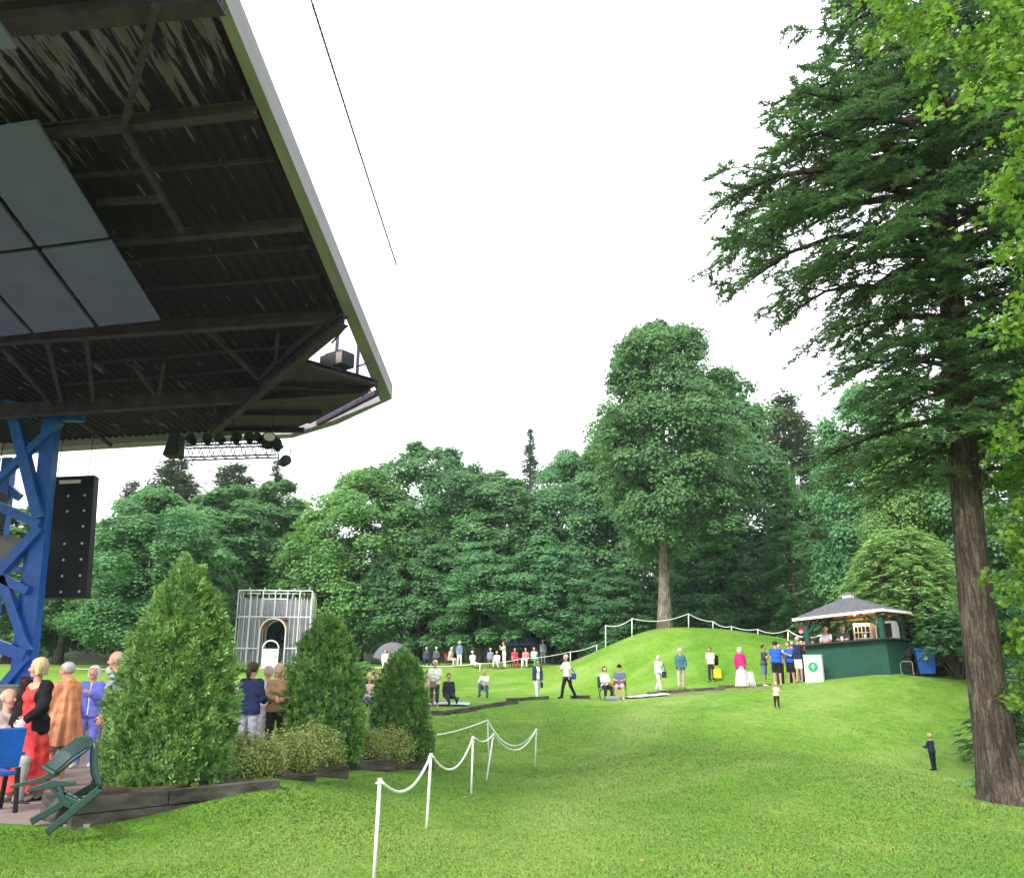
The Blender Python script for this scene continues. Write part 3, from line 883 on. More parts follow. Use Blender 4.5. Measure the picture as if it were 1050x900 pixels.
def wear_np(x, y):
    xc = np.interp(y, [p.y for p in TRK], [p.x for p in TRK])
    nz = .5 + .5 * np.sin(x * 3.1 + 2 * np.sin(y * 1.3)) * np.sin(y * 2.7 + x)
    a = np.exp(-((x - xc + .25 * np.sin(y * .9)) / (.55 + .02 * y)) ** 2) * (.35 + .5 * nz) * (1 - sstep(32, 36, y))
    b = sstep(.62, .95, .5 + .5 * np.sin(x * .55 + 1.4 * np.sin(y * .31 + 1)) * np.sin(y * .43 - x * .2)) * (.3 + .5 * nz)
    c = sstep(.72, .97, .5 + .5 * np.sin(x * 1.3 + 2.1 * np.sin(y * .8 + 2)) * np.sin(y * 1.1 - x * .7 + 1)) * .6
    return np.clip(np.maximum(np.maximum(a, b * .7), c * .6), 0, 1)
aw_ = me.attributes.new('wear', 'FLOAT', 'POINT')
aw_.data.foreach_set('value', wear_np(GX, GY).ravel().astype(np.float32))
def lawn_material():
    m, nt, out = nodes_of('lawn'); L = nt.links.new
    b = N(nt, 'ShaderNodeBsdfPrincipled', Roughness=.85); b.inputs['Specular IOR Level'].default_value = .15
    tc = N(nt, 'ShaderNodeTexCoord')
    n1 = N(nt, 'ShaderNodeTexNoise', Scale=.16, Detail=5, Roughness=.6)
    n2 = N(nt, 'ShaderNodeTexNoise', Scale=1.1, Detail=6, Roughness=.7)
    mp = N(nt, 'ShaderNodeMapping'); mp.inputs['Scale'].default_value = (14, 14, 14)
    n3 = N(nt, 'ShaderNodeTexNoise', Scale=2.2, Detail=7, Roughness=.75)
    L(tc.outputs['Object'], n1.inputs['Vector']); L(tc.outputs['Object'], n2.inputs['Vector']); L(tc.outputs['Object'], mp.inputs[0]); L(mp.outputs[0], n3.inputs['Vector'])
    r1 = N(nt, 'ShaderNodeValToRGB')
    r1.color_ramp.elements[0].position = .36; r1.color_ramp.elements[0].color = rgba(LAWN[0])
    r1.color_ramp.elements[1].position = .66; r1.color_ramp.elements[1].color = rgba(LAWN[2])
    e = r1.color_ramp.elements.new(.5); e.color = rgba(LAWN[1])
    ad = N(nt, 'ShaderNodeMath', operation='ADD'); h1 = N(nt, 'ShaderNodeMath', operation='MULTIPLY'); h1.inputs[1].default_value = .55
    h2 = N(nt, 'ShaderNodeMath', operation='MULTIPLY'); h2.inputs[1].default_value = .45
    L(n1.outputs['Fac'], h1.inputs[0]); L(n2.outputs['Fac'], h2.inputs[0]); L(h1.outputs[0], ad.inputs[0]); L(h2.outputs[0], ad.inputs[1]); L(ad.outputs[0], r1.inputs[0])
    r3 = N(nt, 'ShaderNodeMapRange'); r3.inputs[1].default_value = .3; r3.inputs[2].default_value = .7; r3.inputs[3].default_value = .55; r3.inputs[4].default_value = 1.35
    L(n3.outputs['Fac'], r3.inputs[0])
    n4 = N(nt, 'ShaderNodeTexNoise', Scale=3.4, Detail=8, Roughness=.72, Distortion=.4); L(tc.outputs['Object'], n4.inputs['Vector'])
    r4 = N(nt, 'ShaderNodeMapRange'); r4.inputs[1].default_value = .32; r4.inputs[2].default_value = .68; r4.inputs[3].default_value = .72; r4.inputs[4].default_value = 1.18
    L(n4.outputs['Fac'], r4.inputs[0]); m4 = N(nt, 'ShaderNodeMath', operation='MULTIPLY'); L(r3.outputs[0], m4.inputs[0]); L(r4.outputs[0], m4.inputs[1])
    hs = N(nt, 'ShaderNodeHueSaturation'); L(m4.outputs[0], hs.inputs['Value']); L(r1.outputs[0], hs.inputs['Color'])
    lt = N(nt, 'ShaderNodeAttribute', attribute_name='litter')
    rl = N(nt, 'ShaderNodeValToRGB')
    rl.color_ramp.elements[0].position = .35; rl.color_ramp.elements[0].color = (.028, .030, .016, 1)
    rl.color_ramp.elements[1].position = .72; rl.color_ramp.elements[1].color = (.15, .11, .065, 1)
    e = rl.color_ramp.elements.new(.52); e.color = (.035, .06, .02, 1)
    L(n3.outputs['Fac'], rl.inputs[0])
    mx = N(nt, 'ShaderNodeMix', data_type='RGBA'); wt = N(nt, 'ShaderNodeAttribute', attribute_name='wear'); mw = N(nt, 'ShaderNodeMix', data_type='RGBA'); mw.inputs[7].default_value = (.36, .44, .15, 1); mwf = N(nt, 'ShaderNodeMath', operation='MULTIPLY'); mwf.inputs[1].default_value = .65; L(wt.outputs['Fac'], mwf.inputs[0]); L(mwf.outputs[0], mw.inputs[0]); L(hs.outputs[0], mw.inputs[6]); L(lt.outputs['Fac'], mx.inputs[0]); L(mw.outputs[2], mx.inputs[6]); L(rl.outputs[0], mx.inputs[7])
    L(mx.outputs[2], b.inputs['Base Color'])
    bp = N(nt, 'ShaderNodeBump', Strength=.8, Distance=.06); L(n3.outputs['Fac'], bp.inputs['Height']); L(bp.outputs[0], b.inputs['Normal'])
    L(b.outputs[0], out.inputs['Surface'])
    return m
LAWN = ((.105, .255, .026), (.158, .325, .030), (.245, .375, .064))
tag(link('lawn', me, lawn_material()), kind='structure')

# patio slab, planting bed, stepping path
def slab(name, poly, z0, z1, mat):
    m = MB(); m.prism([(x, y, z0) for x, y in poly], (0, 0, z1 - z0)); return tag(m.build(name, mat), kind='structure')
m_pav, nt, out = nodes_of('patio paving')
b = N(nt, 'ShaderNodeBsdfPrincipled', Roughness=.8)
tc = N(nt, 'ShaderNodeTexCoord'); n1 = N(nt, 'ShaderNodeTexNoise', Scale=1.4, Detail=7); n2 = N(nt, 'ShaderNodeTexNoise', Scale=60, Detail=4)
nt.links.new(tc.outputs['Object'], n1.inputs['Vector']); nt.links.new(tc.outputs['Object'], n2.inputs['Vector'])
rp = N(nt, 'ShaderNodeValToRGB'); rp.color_ramp.elements[0].position = .3; rp.color_ramp.elements[0].color = (.20, .145, .125, 1); rp.color_ramp.elements[1].position = .7; rp.color_ramp.elements[1].color = (.30, .235, .21, 1)
mt = N(nt, 'ShaderNodeMath', operation='MULTIPLY_ADD'); mt.inputs[1].default_value = .3
nt.links.new(n2.outputs['Fac'], mt.inputs[0]); nt.links.new(n1.outputs['Fac'], mt.inputs[2])
mt2 = N(nt, 'ShaderNodeMath', operation='SUBTRACT'); mt2.inputs[1].default_value = .15
nt.links.new(mt.outputs[0], mt2.inputs[0]); nt.links.new(mt2.outputs[0], rp.inputs[0]); nt.links.new(rp.outputs[0], b.inputs['Base Color']); nt.links.new(b.outputs[0], out.inputs['Surface'])
slab('patio', [tuple(p) for p in PATIO], -.35, 0, m_pav)

# timber planter tiers: (left px, top py, Y) to (right px, top py, Y), height
TIERS = [((74, 813, 9.9), (284, 811, 11.7), .50, 'lowest and longest weathered timber planter wall beside the green chair', 3),
         ((219, 800, 12.2), (322, 799, 13.3), .40, 'second timber planter tier, just behind the long front wall', 2),
         ((274, 789, 14.3), (356, 791, 15.4), .40, 'third timber planter tier, in front of the middle cedar', 2),
         ((312, 780, 16.6), (404, 785, 17.6), .40, 'fourth timber planter tier, below the pale shrub between two cedars', 2),
         ((376, 777, 18.6), (444, 784, 20.0), .36, 'last timber planter tier, below the smallest cedar', 2)]
TP = []
for a, bq, hgt, lab, nc in TIERS:
    A = W(*a); B = W(*bq); B.z = (A.z + B.z) / 2 if abs(A.z - B.z) < .25 else B.z; zt = min(A.z, B.z) if False else (A.z + B.z) / 2
    A.z = B.z = zt; TP.append((A, B))
    t = thing('timber_planter', lab, 'planter wall', (A.x, A.y, zt - hgt), 0, 'timber tiers of the planting bed')
    o = Vector((A.x, A.y, zt - hgt)); d = (B - A); n = Vector((-d.y, d.x, 0)).normalized()
    hc_ = hgt / nc
    for c in range(nc):
        cuts = [0, .42 + .13 * (c % 2), 1]
        for s0, s1 in zip(cuts[:-1], cuts[1:]):
            m = MB(); off = n * (.012 * (c % 2))
            m.bar(A + d * s0 + off - o + Vector((0, 0, -hgt + hc_ * (c + .5))) - Vector((0, 0, 0)) + d.normalized() * .006, A + d * s1 + off - o + Vector((0, 0, -hgt + hc_ * (c + .5))) - d.normalized() * .006, .16, hc_ - .008)
            for v in range(len(m.v)): m.v[v] = tuple(Vector(m.v[v]) + Vector((0, 0, 0)))
            m.build('timber', M['timber'], t, bevel=.008)
    # the short return that closes the tier toward the bed
    m = MB(); m.bar(Vector((0, 0, hgt / 2)) + n * .09, Vector((0, 0, hgt / 2)) + n * .6 + Vector((-.05, 0, 0)), .15, hgt - .02); m.build('return_timber', M['timber'], t, bevel=.008)
    if nc == 3:
        m = MB(); m.bar(d * .37 + Vector((0, 0, .1)) - n * .10 - d.normalized() * .8, d * .37 + Vector((0, 0, .1)) - n * .10, .12, .12); m.build('foot_timber', M['timber'], t, bevel=.008)
bl = [(-4.8, 10.05), (-5.24, 11.05), (-5.19, 12.3), (-4.59, 14.2), (-4.44, 17), (-4.19, 20.3)]
br_ = []
for A, B in TP: br_ += [(A.x + .05, A.y + .1, A.z - .05), (B.x, B.y + .1, B.z - .06)]
V = []; Fq = []
seq = sorted(br_, key=lambda p: p[1]); nseq = 26
ys = np.linspace(10.05, 20.2, nseq)
lx = np.interp(ys, [p[1] for p in bl], [p[0] for p in bl]); rx = np.interp(ys, [p[1] for p in seq], [p[0] for p in seq]); rz_ = np.interp(ys, [p[1] for p in seq], [p[2] for p in seq])
for i in range(nseq):
    for j in range(7):
        f = j / 6
        V.append((lx[i] * (1 - f) + rx[i] * f, ys[i], rz_[i] + (.04 if j in (0, 6) else .07) + .03 * math.sin(i * 2.1 + j * 1.7) - (.35 if j == 0 else 0)))
for i in range(nseq - 1):
    for j in range(6): Fq.append((i * 7 + j, i * 7 + j + 1, i * 7 + j + 8, i * 7 + j + 7))
tag(link('planting_bed', np_mesh('planting_bed', V, Fq, True), M['soil']), kind='structure')
def drape(name, pts, w, mat, lift=.02):
    V = []; Fq = []; n = len(pts)
    P = [Vector(p) for p in pts]
    for i in range(n):
        d = P[min(i + 1, n - 1)] - P[max(i - 1, 0)]; s = Vector((-d.y, d.x, 0)).normalized()
        for j in range(5):
            q = P[i] + s * (w * (j / 4 - .5)); V.append((q.x, q.y, ground(q.x, q.y) + lift - (.05 if j in (0, 4) else 0)))
    for i in range(n - 1):
        for j in range(4): Fq.append((i * 5 + j, i * 5 + j + 1, i * 5 + j + 6, i * 5 + j + 5))
    return tag(link(name, np_mesh(name, V, Fq, True), mat), kind='structure')
def ground_line(a, b, n=12):
    A = at(*a); B = at(*b); return [A.lerp(B, i / (n - 1)) for i in range(n)]
M['earth'] = surf('bare earth', (.17, .12, .08), .95, .35, 5, .4, 30)
drape('path', ground_line((648, 38.0), (800, 34.0), 16), 1.0, M['earth'])
k = 0
for (a, b, lab) in [((436, 30.6), (460, 31.6), 'short dark timber edging under the feet of the man in shorts'), ((460, 32.0), (487, 33.2), 'dark timber edging in the lawn just behind the man in shorts'),
                    ((486, 33.4), (524, 35.6), 'long dark timber edging ending in a square block on the open lawn'), ((526, 36.6), (562, 37.2), 'thin timber edging under the walker in the navy jacket'),
                    ((586, 37.4), (604, 37.8), 'short timber edging just past the feet of the man with the blue bag'), ((664, 37.2), (684, 37.4), 'timber edging at the feet of the woman with the dark shoulder bag'),
                    ((686, 37.4), (712, 37.6), 'timber edging at the feet of the man in the teal jacket'), ((712, 37.8), (742, 38.2), 'timber edging under the woman with the yellow bag'),
                    ((738, 39.8), (790, 40.5), 'timber edging behind the woman in pink and the man with the phone')]:
    A = at(*a); B = at(*b)
    t = thing('timber_edging', lab, 'edging', A, 0, 'timber edgings set in the lawn')
    m = MB(); m.bar((0, 0, .01), B - A + Vector((0, 0, .01)), .22, .26); m.build('timber', M['timber'], t, bevel=.015)
    if 'block' in lab:
        m = MB(); m.box(B - A + Vector((.05, -.05, .06)), (.5, .4, .34)); m.build('end_block', M['timber'], t, bevel=.015)

# ---------------------------------------------------------------- grass
def grassmat(name, c1, c2, trans):
    m = leafmat(name, c1, c2, trans=trans, hue=0, rough=.7); nt = m.node_tree
    g = N(nt, 'ShaderNodeNewGeometry'); v = N(nt, 'ShaderNodeVectorMath', operation='MULTIPLY_ADD')
    v.inputs[1].default_value = (.35, .35, .0); v.inputs[2].default_value = (0, 0, 1)      # blades bend over: they shade mostly like the turf they stand in
    vn = N(nt, 'ShaderNodeVectorMath', operation='NORMALIZE')
    nt.links.new(g.outputs['Normal'], v.inputs[0]); nt.links.new(v.outputs[0], vn.inputs[0])
    for n in nt.nodes:
        if n.bl_idname == 'ShaderNodeBsdfPrincipled': nt.links.new(vn.outputs[0], n.inputs['Normal'])
    return m
def grass():
    r = np.random.default_rng(3)
    n = 900000
    rr = np.exp(r.uniform(math.log(7.0), math.log(40), n))
    an = r.uniform(-.62, .62, n)
    x = np.sin(an) * rr; y = np.cos(an) * rr
    m = ~in_poly(x, y, PATIO + np.array([0, -.02]))
    bx = -.12 + np.interp(y, [10, 11.7, 12.2, 15.4, 17.6, 20], [p for p in (TP[0][0].x, TP[0][1].x + .1, TP[1][1].x + .05, TP[2][1].x + .1, TP[3][1].x + .1, TP[4][1].x + .1)])
    d0 = TP[0][1] - TP[0][0]
    front = np.interp(x, [TP[0][0].x, TP[0][1].x], [TP[0][0].y - .1, TP[0][1].y - .1])
    m &= ~((y > front) & (x > TP[0][0].x - .3) & (x < bx) & (y < 20.2)) & ~((x < TP[0][0].x) & (y > 9.75) & (y < 25) & (x < -4.5))
    m &= r.random(n) > litter_np(x, y) * 1.2
    m &= r.random(n) > sstep(13, 39, rr)
    x = x[m]; y = y[m]; rr = rr[m]; n = len(x)
    z = ground_np(x, y)
    cl = .5 + .5 * np.sin(x * 2.1 + 1.3 * np.sin(y * 1.7)) * np.sin(y * 2.6 + x)
    h = (.016 + .0004 * rr) * r.uniform(.55, 1.25, n) * (.8 + .4 * cl)
    w = (.0030 + .00048 * rr) * r.uniform(.7, 1.3, n)
    a = r.uniform(0, 2 * math.pi, n); ln = r.uniform(.4, 1.7, n) * h
    b = r.uniform(0, 2 * math.pi, n)
    base = np.stack([x, y, z - .004], -1)
    s = np.stack([np.cos(b), np.sin(b), 0 * b], -1) * w[:, None]
    tip = base + np.stack([np.cos(a) * ln, np.sin(a) * ln, h], -1)
    V = np.stack([base - s, base + s, tip], 1).reshape(-1, 3)
    nz = np.sin(x * .35 + 1.7 * np.sin(y * .22)) * .5 + np.sin(x * 1.3 - y * .8) * .25 + np.sin(y * 2.9 + x * 2.2) * .15
    T = np.clip(.42 + .36 * nz + .75 * wear_np(x, y) + r.normal(0, .13, n), 0, 1.25)
    me = np_mesh('grass', V, np.arange(n * 3).reshape(n, 3), smooth=True, tint=T)
    return me
M['grass'] = grassmat('grass blades', LAWN[0], (.262, .410, .068), trans=.12)
tag(link('grass', grass(), M['grass']), 'short bright green mown grass covering the sloping lawn', 'grass', kind='stuff')

def fallen():
    r = np.random.default_rng(21); n = 150
    y = np.exp(r.uniform(math.log(7.6), math.log(34), n)); x = np.interp(r.random(n), [0, .5, 1], [-.2, .35, .62]) * y
    C = np.stack([x, y, ground_np(x, y) + .03], -1); Nn = unit(np.array([0, 0, 1.]) + r.normal(size=(n, 3)) * .3); U = unit(np.cross(Nn, r.normal(size=(n, 3)))); s = r.uniform(.03, .08, n)
    V, F = rhombs(C, U, Nn, s, s * .7); return np_mesh('fallen_leaves', V, F, tint=r.random(n))
tag(link('fallen_leaves', fallen(), leafmat('dry leaves', (.10, .055, .02), (.36, .26, .10), trans=.1, hue=0)), 'scattered small dry fallen leaves lying on the lawn', 'leaves', kind='stuff')

# ---------------------------------------------------------------- pavilion roof
H = 9.0
def Pl(fx, fy, dz=0): return Vector((fx * H, fy * H, EYE + H + dz))
roof = thing('pavilion_roof', 'huge dark open pavilion roof of steel beams and corrugated decking with grey fascia', 'roof', (-9, 22, 0))
O = Vector((-9, 22, 0))
def deck_mat():
    m, nt, out = nodes_of('peeling deck'); L = nt.links.new
    b = N(nt, 'ShaderNodeBsdfPrincipled', Roughness=.8); b.inputs['Specular IOR Level'].default_value = .2
    tc = N(nt, 'ShaderNodeTexCoord')
    mp = N(nt, 'ShaderNodeMapping'); mp.inputs['Scale'].default_value = (9.5, .62, 1)
    L(tc.outputs['Object'], mp.inputs[0])
    n1 = N(nt, 'ShaderNodeTexNoise', Scale=1, Detail=7, Roughness=.62); L(mp.outputs[0], n1.inputs['Vector'])
    n2 = N(nt, 'ShaderNodeTexNoise', Scale=.14, Detail=2); L(tc.outputs['Object'], n2.inputs['Vector'])
    sp = N(nt, 'ShaderNodeSeparateXYZ'); L(tc.outputs['Object'], sp.inputs[0])
    g = N(nt, 'ShaderNodeMapRange'); g.inputs[1].default_value = -11.4; g.inputs[2].default_value = -8.6; g.inputs[3].default_value = .085; g.inputs[4].default_value = -.02   # worst peeling at the open end
    L(sp.outputs['Y'], g.inputs[0])
    a = N(nt, 'ShaderNodeMath', operation='ADD'); L(n1.outputs['Fac'], a.inputs[0]); L(g.outputs[0], a.inputs[1])
    a2 = N(nt, 'ShaderNodeMath', operation='MULTIPLY_ADD'); a2.inputs[1].default_value = .25; L(n2.outputs['Fac'], a2.inputs[0]); L(a.outputs[0], a2.inputs[2])
    mr = N(nt, 'ShaderNodeMapRange'); mr.inputs[1].default_value = .725; mr.inputs[2].default_value = .745; L(a2.outputs[0], mr.inputs[0])
    mx = N(nt, 'ShaderNodeMix', data_type='RGBA'); mx.inputs[6].default_value = (.030, .016, .050, 1); mx.inputs[7].default_value = (.22, .15, .30, 1)
    L(mr.outputs[0], mx.inputs[0]); L(mx.outputs[2], b.inputs['Base Color']); L(b.outputs[0], out.inputs['Surface'])
    return m
xe = -.472
hA = RP(351, 328, H + .36) / H; hB = RP(212, 445, H + .36) / H
def ymax(fx):
    if fx >= hB.x:
        return hA.y + (hA.x - fx) / (hA.x - hB.x) * (hB.y - hA.y)
    return 3.555 + (-1.313 - fx) * .19
dv = []; df = []
x = -30.0
while x < xe * H:
    x2 = min(x + .30, xe * H)
    for (xa, xb, za, zb) in ((x, x + .09, 0, 0), (x + .09, x + .15, 0, .07), (x + .15, x + .24, .07, .07), (x + .24, x2, .07, 0)):
        y0 = .42 * H
        i = len(dv)
        dv += [(xa + 9, y0 - 22, EYE + H + za), (xb + 9, y0 - 22, EYE + H + zb), (xb + 9, ymax(xb / H) * H - 22, EYE + H + zb), (xa + 9, ymax(xa / H) * H - 22, EYE + H + za)]
        df.append((i, i + 1, i + 2, i + 3))
    x += .30
link('deck', np_mesh('deck', np.array(dv) + np.array([0, 0, .25]), np.array(df)), deck_mat(), roof)
# weather skin over the deck, so that the roof has thickness and no light comes through
top = [(-30, .42 * H), (xe * H - .02, .42 * H), (xe * H - .02, ymax(xe) * H), (hB.x * H, hB.y * H), (hB.x * H - .01, ymax(hB.x - .01) * H), (-30, ymax(-30 / H) * H)]
m = MB(); m.prism([Vector((a, c, EYE + H + .36)) - O for a, c in top], (0, 0, .3)); m.build('roof_top', M['darkgrey'], roof)
def rbeam(a, b, w=.26, h=.38, name='beam', mat='roofsteel', i=True):
    m = MB()
    (m.ibeam if i else m.bar)(Vector(a) - O, Vector(b) - O, w, h)
    return m.build(name, M[mat], roof)
hh = H - .05
rbeam(RP(-40, 25, hh), RP(228, -3, hh), .3, .36)
rbeam(RP(45, 136, hh), RP(263, 112, hh), .2, .22); rbeam(RP(-60, 262, hh), RP(310, 230, hh), .2, .22); rbeam(RP(-60, 352, hh - .2), RP(343, 324, hh - .05), .24, .32); rbeam(RP(-60, 426, hh - .25), RP(372, 398, hh - .25), .30, .46)
rbeam(RP(353, 328, hh - .35), RP(215, 445, hh - .45), .24, .30, 'hip_beam')
for a, b in (((160, 6), (127, 128)), ((128, 134), (186, 236)), ((100, 208), (165, 204)), ((285, 342), (280, 398)), ((168, 372), (163, 404)), ((2, 356), (55, 416)), ((82, 432), (114, 457)), ((48, 350), (64, 415)), ((88, 346), (96, 412)), ((135, 372), (160, 405)),
             ((215, 340), (265, 388)), ((265, 388), (330, 330))):
    rbeam(RP(*a, hh - .2), RP(*b, hh - .2), .10, .12, 'brace', i=False)
for py in (172, 262, 292, 364, 384):
    xe_ = 300 if py > 350 else 228 + .386 * (py - 12) - 8
    rbeam(RP(60, py + 11, hh + .2), RP(xe_, py - 9, hh + .2), .06, .08, 'purlin', i=False)
# fascia: outer edge line of the roof
FZ = EYE + H
fpts = [Vector((-3.95, .40 * H, FZ)), RP(402, 409, H), RP(345, 435.5, H), RP(300, 449, H), RP(0, 467, H), RP(-300, 480, H)]
inn = [Vector((-4.04, .40 * H, FZ)), RP(390, 411, H), RP(340, 431.5, H), RP(298, 445, H), RP(0, 461, H), RP(-300, 475, H)]
for i in range(5):
    a, b = fpts[i] - O, fpts[i + 1] - O; c, d = inn[i + 1] - O, inn[i] - O
    m = MB(); m.prism([a, b, c, d], (0, 0, .50)); m.build('fascia', M['fascia'], roof)
# gallery under the open corner
gal = [RP(x, y, H - .12) for x, y in ((300, 367), (387, 392), (376, 398), (318, 430), (302, 437), (215, 446), (268, 398))]
m = MB(); m.prism([p - O for p in gal], (0, 0, -.10)); m.build('gallery_floor', M['roofsteel'], roof)
for a, b, w in (((299, 368), (383, 392), .2), ((282, 394), (372, 400), .16), ((262, 410), (380, 398), .16), ((240, 424), (330, 424), .16), ((224, 440), (312, 441), .16)):
    rbeam(RP(*a, H - .30), RP(*b, H - .30), w, .18, 'gallery_joist')
for a, b in (((316, 432), (376, 400)), ((326, 434), (386, 403))):
    rbeam(RP(*a, H - .1), RP(*b, H - .1), .16, .16, 'gallery_rail', i=False)
for x, y in ((344, 419), (366, 408), (386, 397)):
    p = RP(x, y, H - .2); rbeam(p, p + Vector((0, 0, .45)), .07, .09, 'gallery_post', i=False)
for px, ya, yb in ((344, 338, 380), (366, 338, 386)):
    p = RP(px, yb, H - .12); q2 = Vector((p.x, p.y, FZ + 1.0)); rbeam(p, q2, .09, .1, 'gallery_post', i=False)
rbeam(RP(366, 376, H - .4), RP(383, 370, H - .1), .05, .05, 'gallery_rail', i=False)
rbeam(RP(352, 338, H - .1), RP(340, 352, H - .4), .04, .04, 'gallery_rail', i=False)
# equipment case standing on the gallery
p = RP(345, 379, H - .115)
cs = thing('equipment_case', 'dark equipment case standing on the open corner gallery of the roof', 'equipment case', p, R(-35))
MB().box((0, 0, .24), (1.0, .5, .46)).build('case_body', M['darkgrey'], cs, bevel=.02)
m = MB(); m.box((.36, -.262, .24), (.24, .02, .36)); m.build('case_front', M['concrete'], cs)
m = MB(); m.box((0, 0, .5), (.7, .4, .05)); m.build('case_lid', M['dark'], cs)
# hanging pale ceiling panels, tilted down toward the stage
def PC(u, v):
    """u along the row from the right edge (metres to the left), v along the depth"""
    a = RP(41, 125, H * .955); b = RP(166, 328, H * .86); c = RP(0, 345, H * .86)
    e = (c - b).normalized(); return a.lerp(b, v) + e * u
wd = (RP(100, 335.5, H * .86) - RP(166, 328, H * .86)).length; w2 = (RP(34, 342, H * .86) - RP(166, 328, H * .86)).length
us = [0, wd, w2, w2 + 2.2, w2 + 4.4]
for r_ in range(2):
    for c_ in range(4):
        v0, v1 = (0, .497) if r_ == 0 else (.522, 1)
        u0, u1 = us[c_] + .065, us[c_ + 1] - .065
        cor = [PC(u0, v0), PC(u1, v0), PC(u1, v1), PC(u0, v1)]
        m = MB(); m.prism([p - O for p in cor], (0, 0, .06)); o = m.build('ceiling_panel', M['panel'], roof)
a, b, c, d = RP(-60, 20, H * .955), RP(0, 26, H * .955), RP(17, 50, H * .94), RP(-60, 54, H * .94)
m = MB(); m.prism([p - O for p in (a, b, c, d)], (0, 0, .06)); m.build('ceiling_panel', M['panel'], roof)

# cable in the sky
c0 = RP(300, -60, 9.4); c1 = RP(319, 0, 9.4); c2 = RP(407, 273, 9.4)
m = MB(); m.tube([Vector((0, 0, 0)), c1 - c0, (c1.lerp(c2, .5) - c0) + Vector((0, 0, -.03)), c2 - c0], [.012, .012, .011, .008], 6)
cb = link('cable', None) if False else None
t = thing('cable', 'thin dark beaded cable hanging across the white sky beside the roof edge', 'cable', c0)
m.build('wire', M['dark'], t)
m = MB()
for i in range(1, 60):
    f = i / 60; q = c1.lerp(c2, f) - c0 + Vector((0, 0, -.03 * 4 * f * (1 - f))); dq = (c2 - c1).normalized() * .05
    m.tube([q - dq, q + dq], .017, 6)
m.build('beads', M['dark'], t)

# ---------------------------------------------------------------- blue pylon
PY = 28.2
pb = W(22, 752, PY); pb.z = 0
py_ = thing('steel_pylon', 'tall blue steel lattice pylon carrying the pavilion roof', 'pylon', pb)
def blue(a, b, w, ya=PY, yb=PY, name='strut', w2=None):
    A = W(a[0], a[1], ya) - pb; B = W(b[0], b[1], yb) - pb
    w *= .72; m = MB(); m.bar(A, B, w, w2 or w); return m.build(name, M['blue_steel'], py_, bevel=.012)
def drop(p, a, z):  # continue a line down to height z
    d = (p - a); t = (z - a.z) / d.z; return a + d * t
A = W(54, 424, PY); B = W(27, 690, PY); C2 = drop(B, A, 0)
m = MB(); m.bar(A - pb, C2 - pb, .50, .40); m.build('column', M['blue_steel'], py_, bevel=.02)
A = W(33, 556, PY + .1); B = W(15, 706, PY + .1); C2 = drop(B, A, 0)
m = MB(); m.bar(A - pb, C2 - pb, .30, .28); m.build('column', M['blue_steel'], py_, bevel=.02)
for a, b, w in (((0, 368), (41, 532), .50), ((62, 432), (-10, 500), .36), ((-30, 506), (42, 538), .42), ((42, 541), (-6, 594), .44), ((-4, 572), (29, 668), .40), ((0, 592), (30, 606), .40), ((-20, 656), (28, 672), .52), ((30, 672), (-8, 716), .36)):
    blue(a, b, w, PY - .25, PY - .25)
blue((48, 428), (86, 429), .34, PY - .2, PY - .2, 'bracket')
m = MB(); m.box((0, 0, .06), (3.2, 1.2, .12)); m.build('base_plate', M['blue_steel'], py_)
# a second column line farther into the pavilion
p2 = thing('steel_pylon', 'dark blue rear pylon legs half hidden behind the front lattice', 'pylon', W(-30, 752, 33) * 1 - Vector((0, 0, W(-30, 752, 33).z)))
for a, b, w in (((10, 470), (-16, 700), .4), ((-14, 480), (20, 510), .3), ((-40, 640), (10, 600), .3)):
    A = W(a[0], a[1], 33); B = W(b[0], b[1], 33)
    if b[1] == 700: B = drop(B, A, 0)
    m = MB(); m.bar(A - p2.location, B - p2.location, w); m.build('strut', M['blue_steel'], p2)

# ---------------------------------------------------------------- hung absorber panel with pale studs
A, B, C_, D_ = W(52, 489, 29.5), W(97, 487, 29.5), W(88, 612, 29.2), W(37, 613, 29.2)
ctr = (A + B + C_ + D_) / 4
sp_ = thing('absorber_screen', 'black hanging screen dotted with rows of pale studs beside the blue pylon', 'panel', ctr)
m = MB(); nrm = (B - A).cross(D_ - A).normalized(); nrm = -nrm if nrm.y > 0 else nrm
m.prism([p - ctr for p in (A, B, C_, D_)], -nrm * .35); m.build('panel_body', M['dark'], sp_)
for i, v in enumerate((.17, .30, .43, .57, .70, .83, .955)):
    for j, u in enumerate((.12, .48, .85)):
        if (i, j) in ((2, 0), (2, 1)): continue
        q = A.lerp(B, u - .04).lerp(D_.lerp(C_, u + .01), v) - ctr + nrm * .012
        MB().ball(q, (.045, .03, .045), 8, 6).build('stud', M['white'], sp_, True)
q0 = A.lerp(B, .22).lerp(D_.lerp(C_, .22), .05); q1 = A.lerp(B, .70).lerp(D_.lerp(C_, .70), .05)
m = MB(); m.bar(q0 - ctr + nrm * .02, q1 - ctr + nrm * .02, .02, .13); m.build('slot', M['white'], sp_)
for u in (.15, .85):
    q = A.lerp(B, u) - ctr; m = MB(); m.tube([q, Vector((q.x, q.y, EYE + H - ctr.z))], .015, 6); m.build('hanging_wire', M['dark'], sp_)
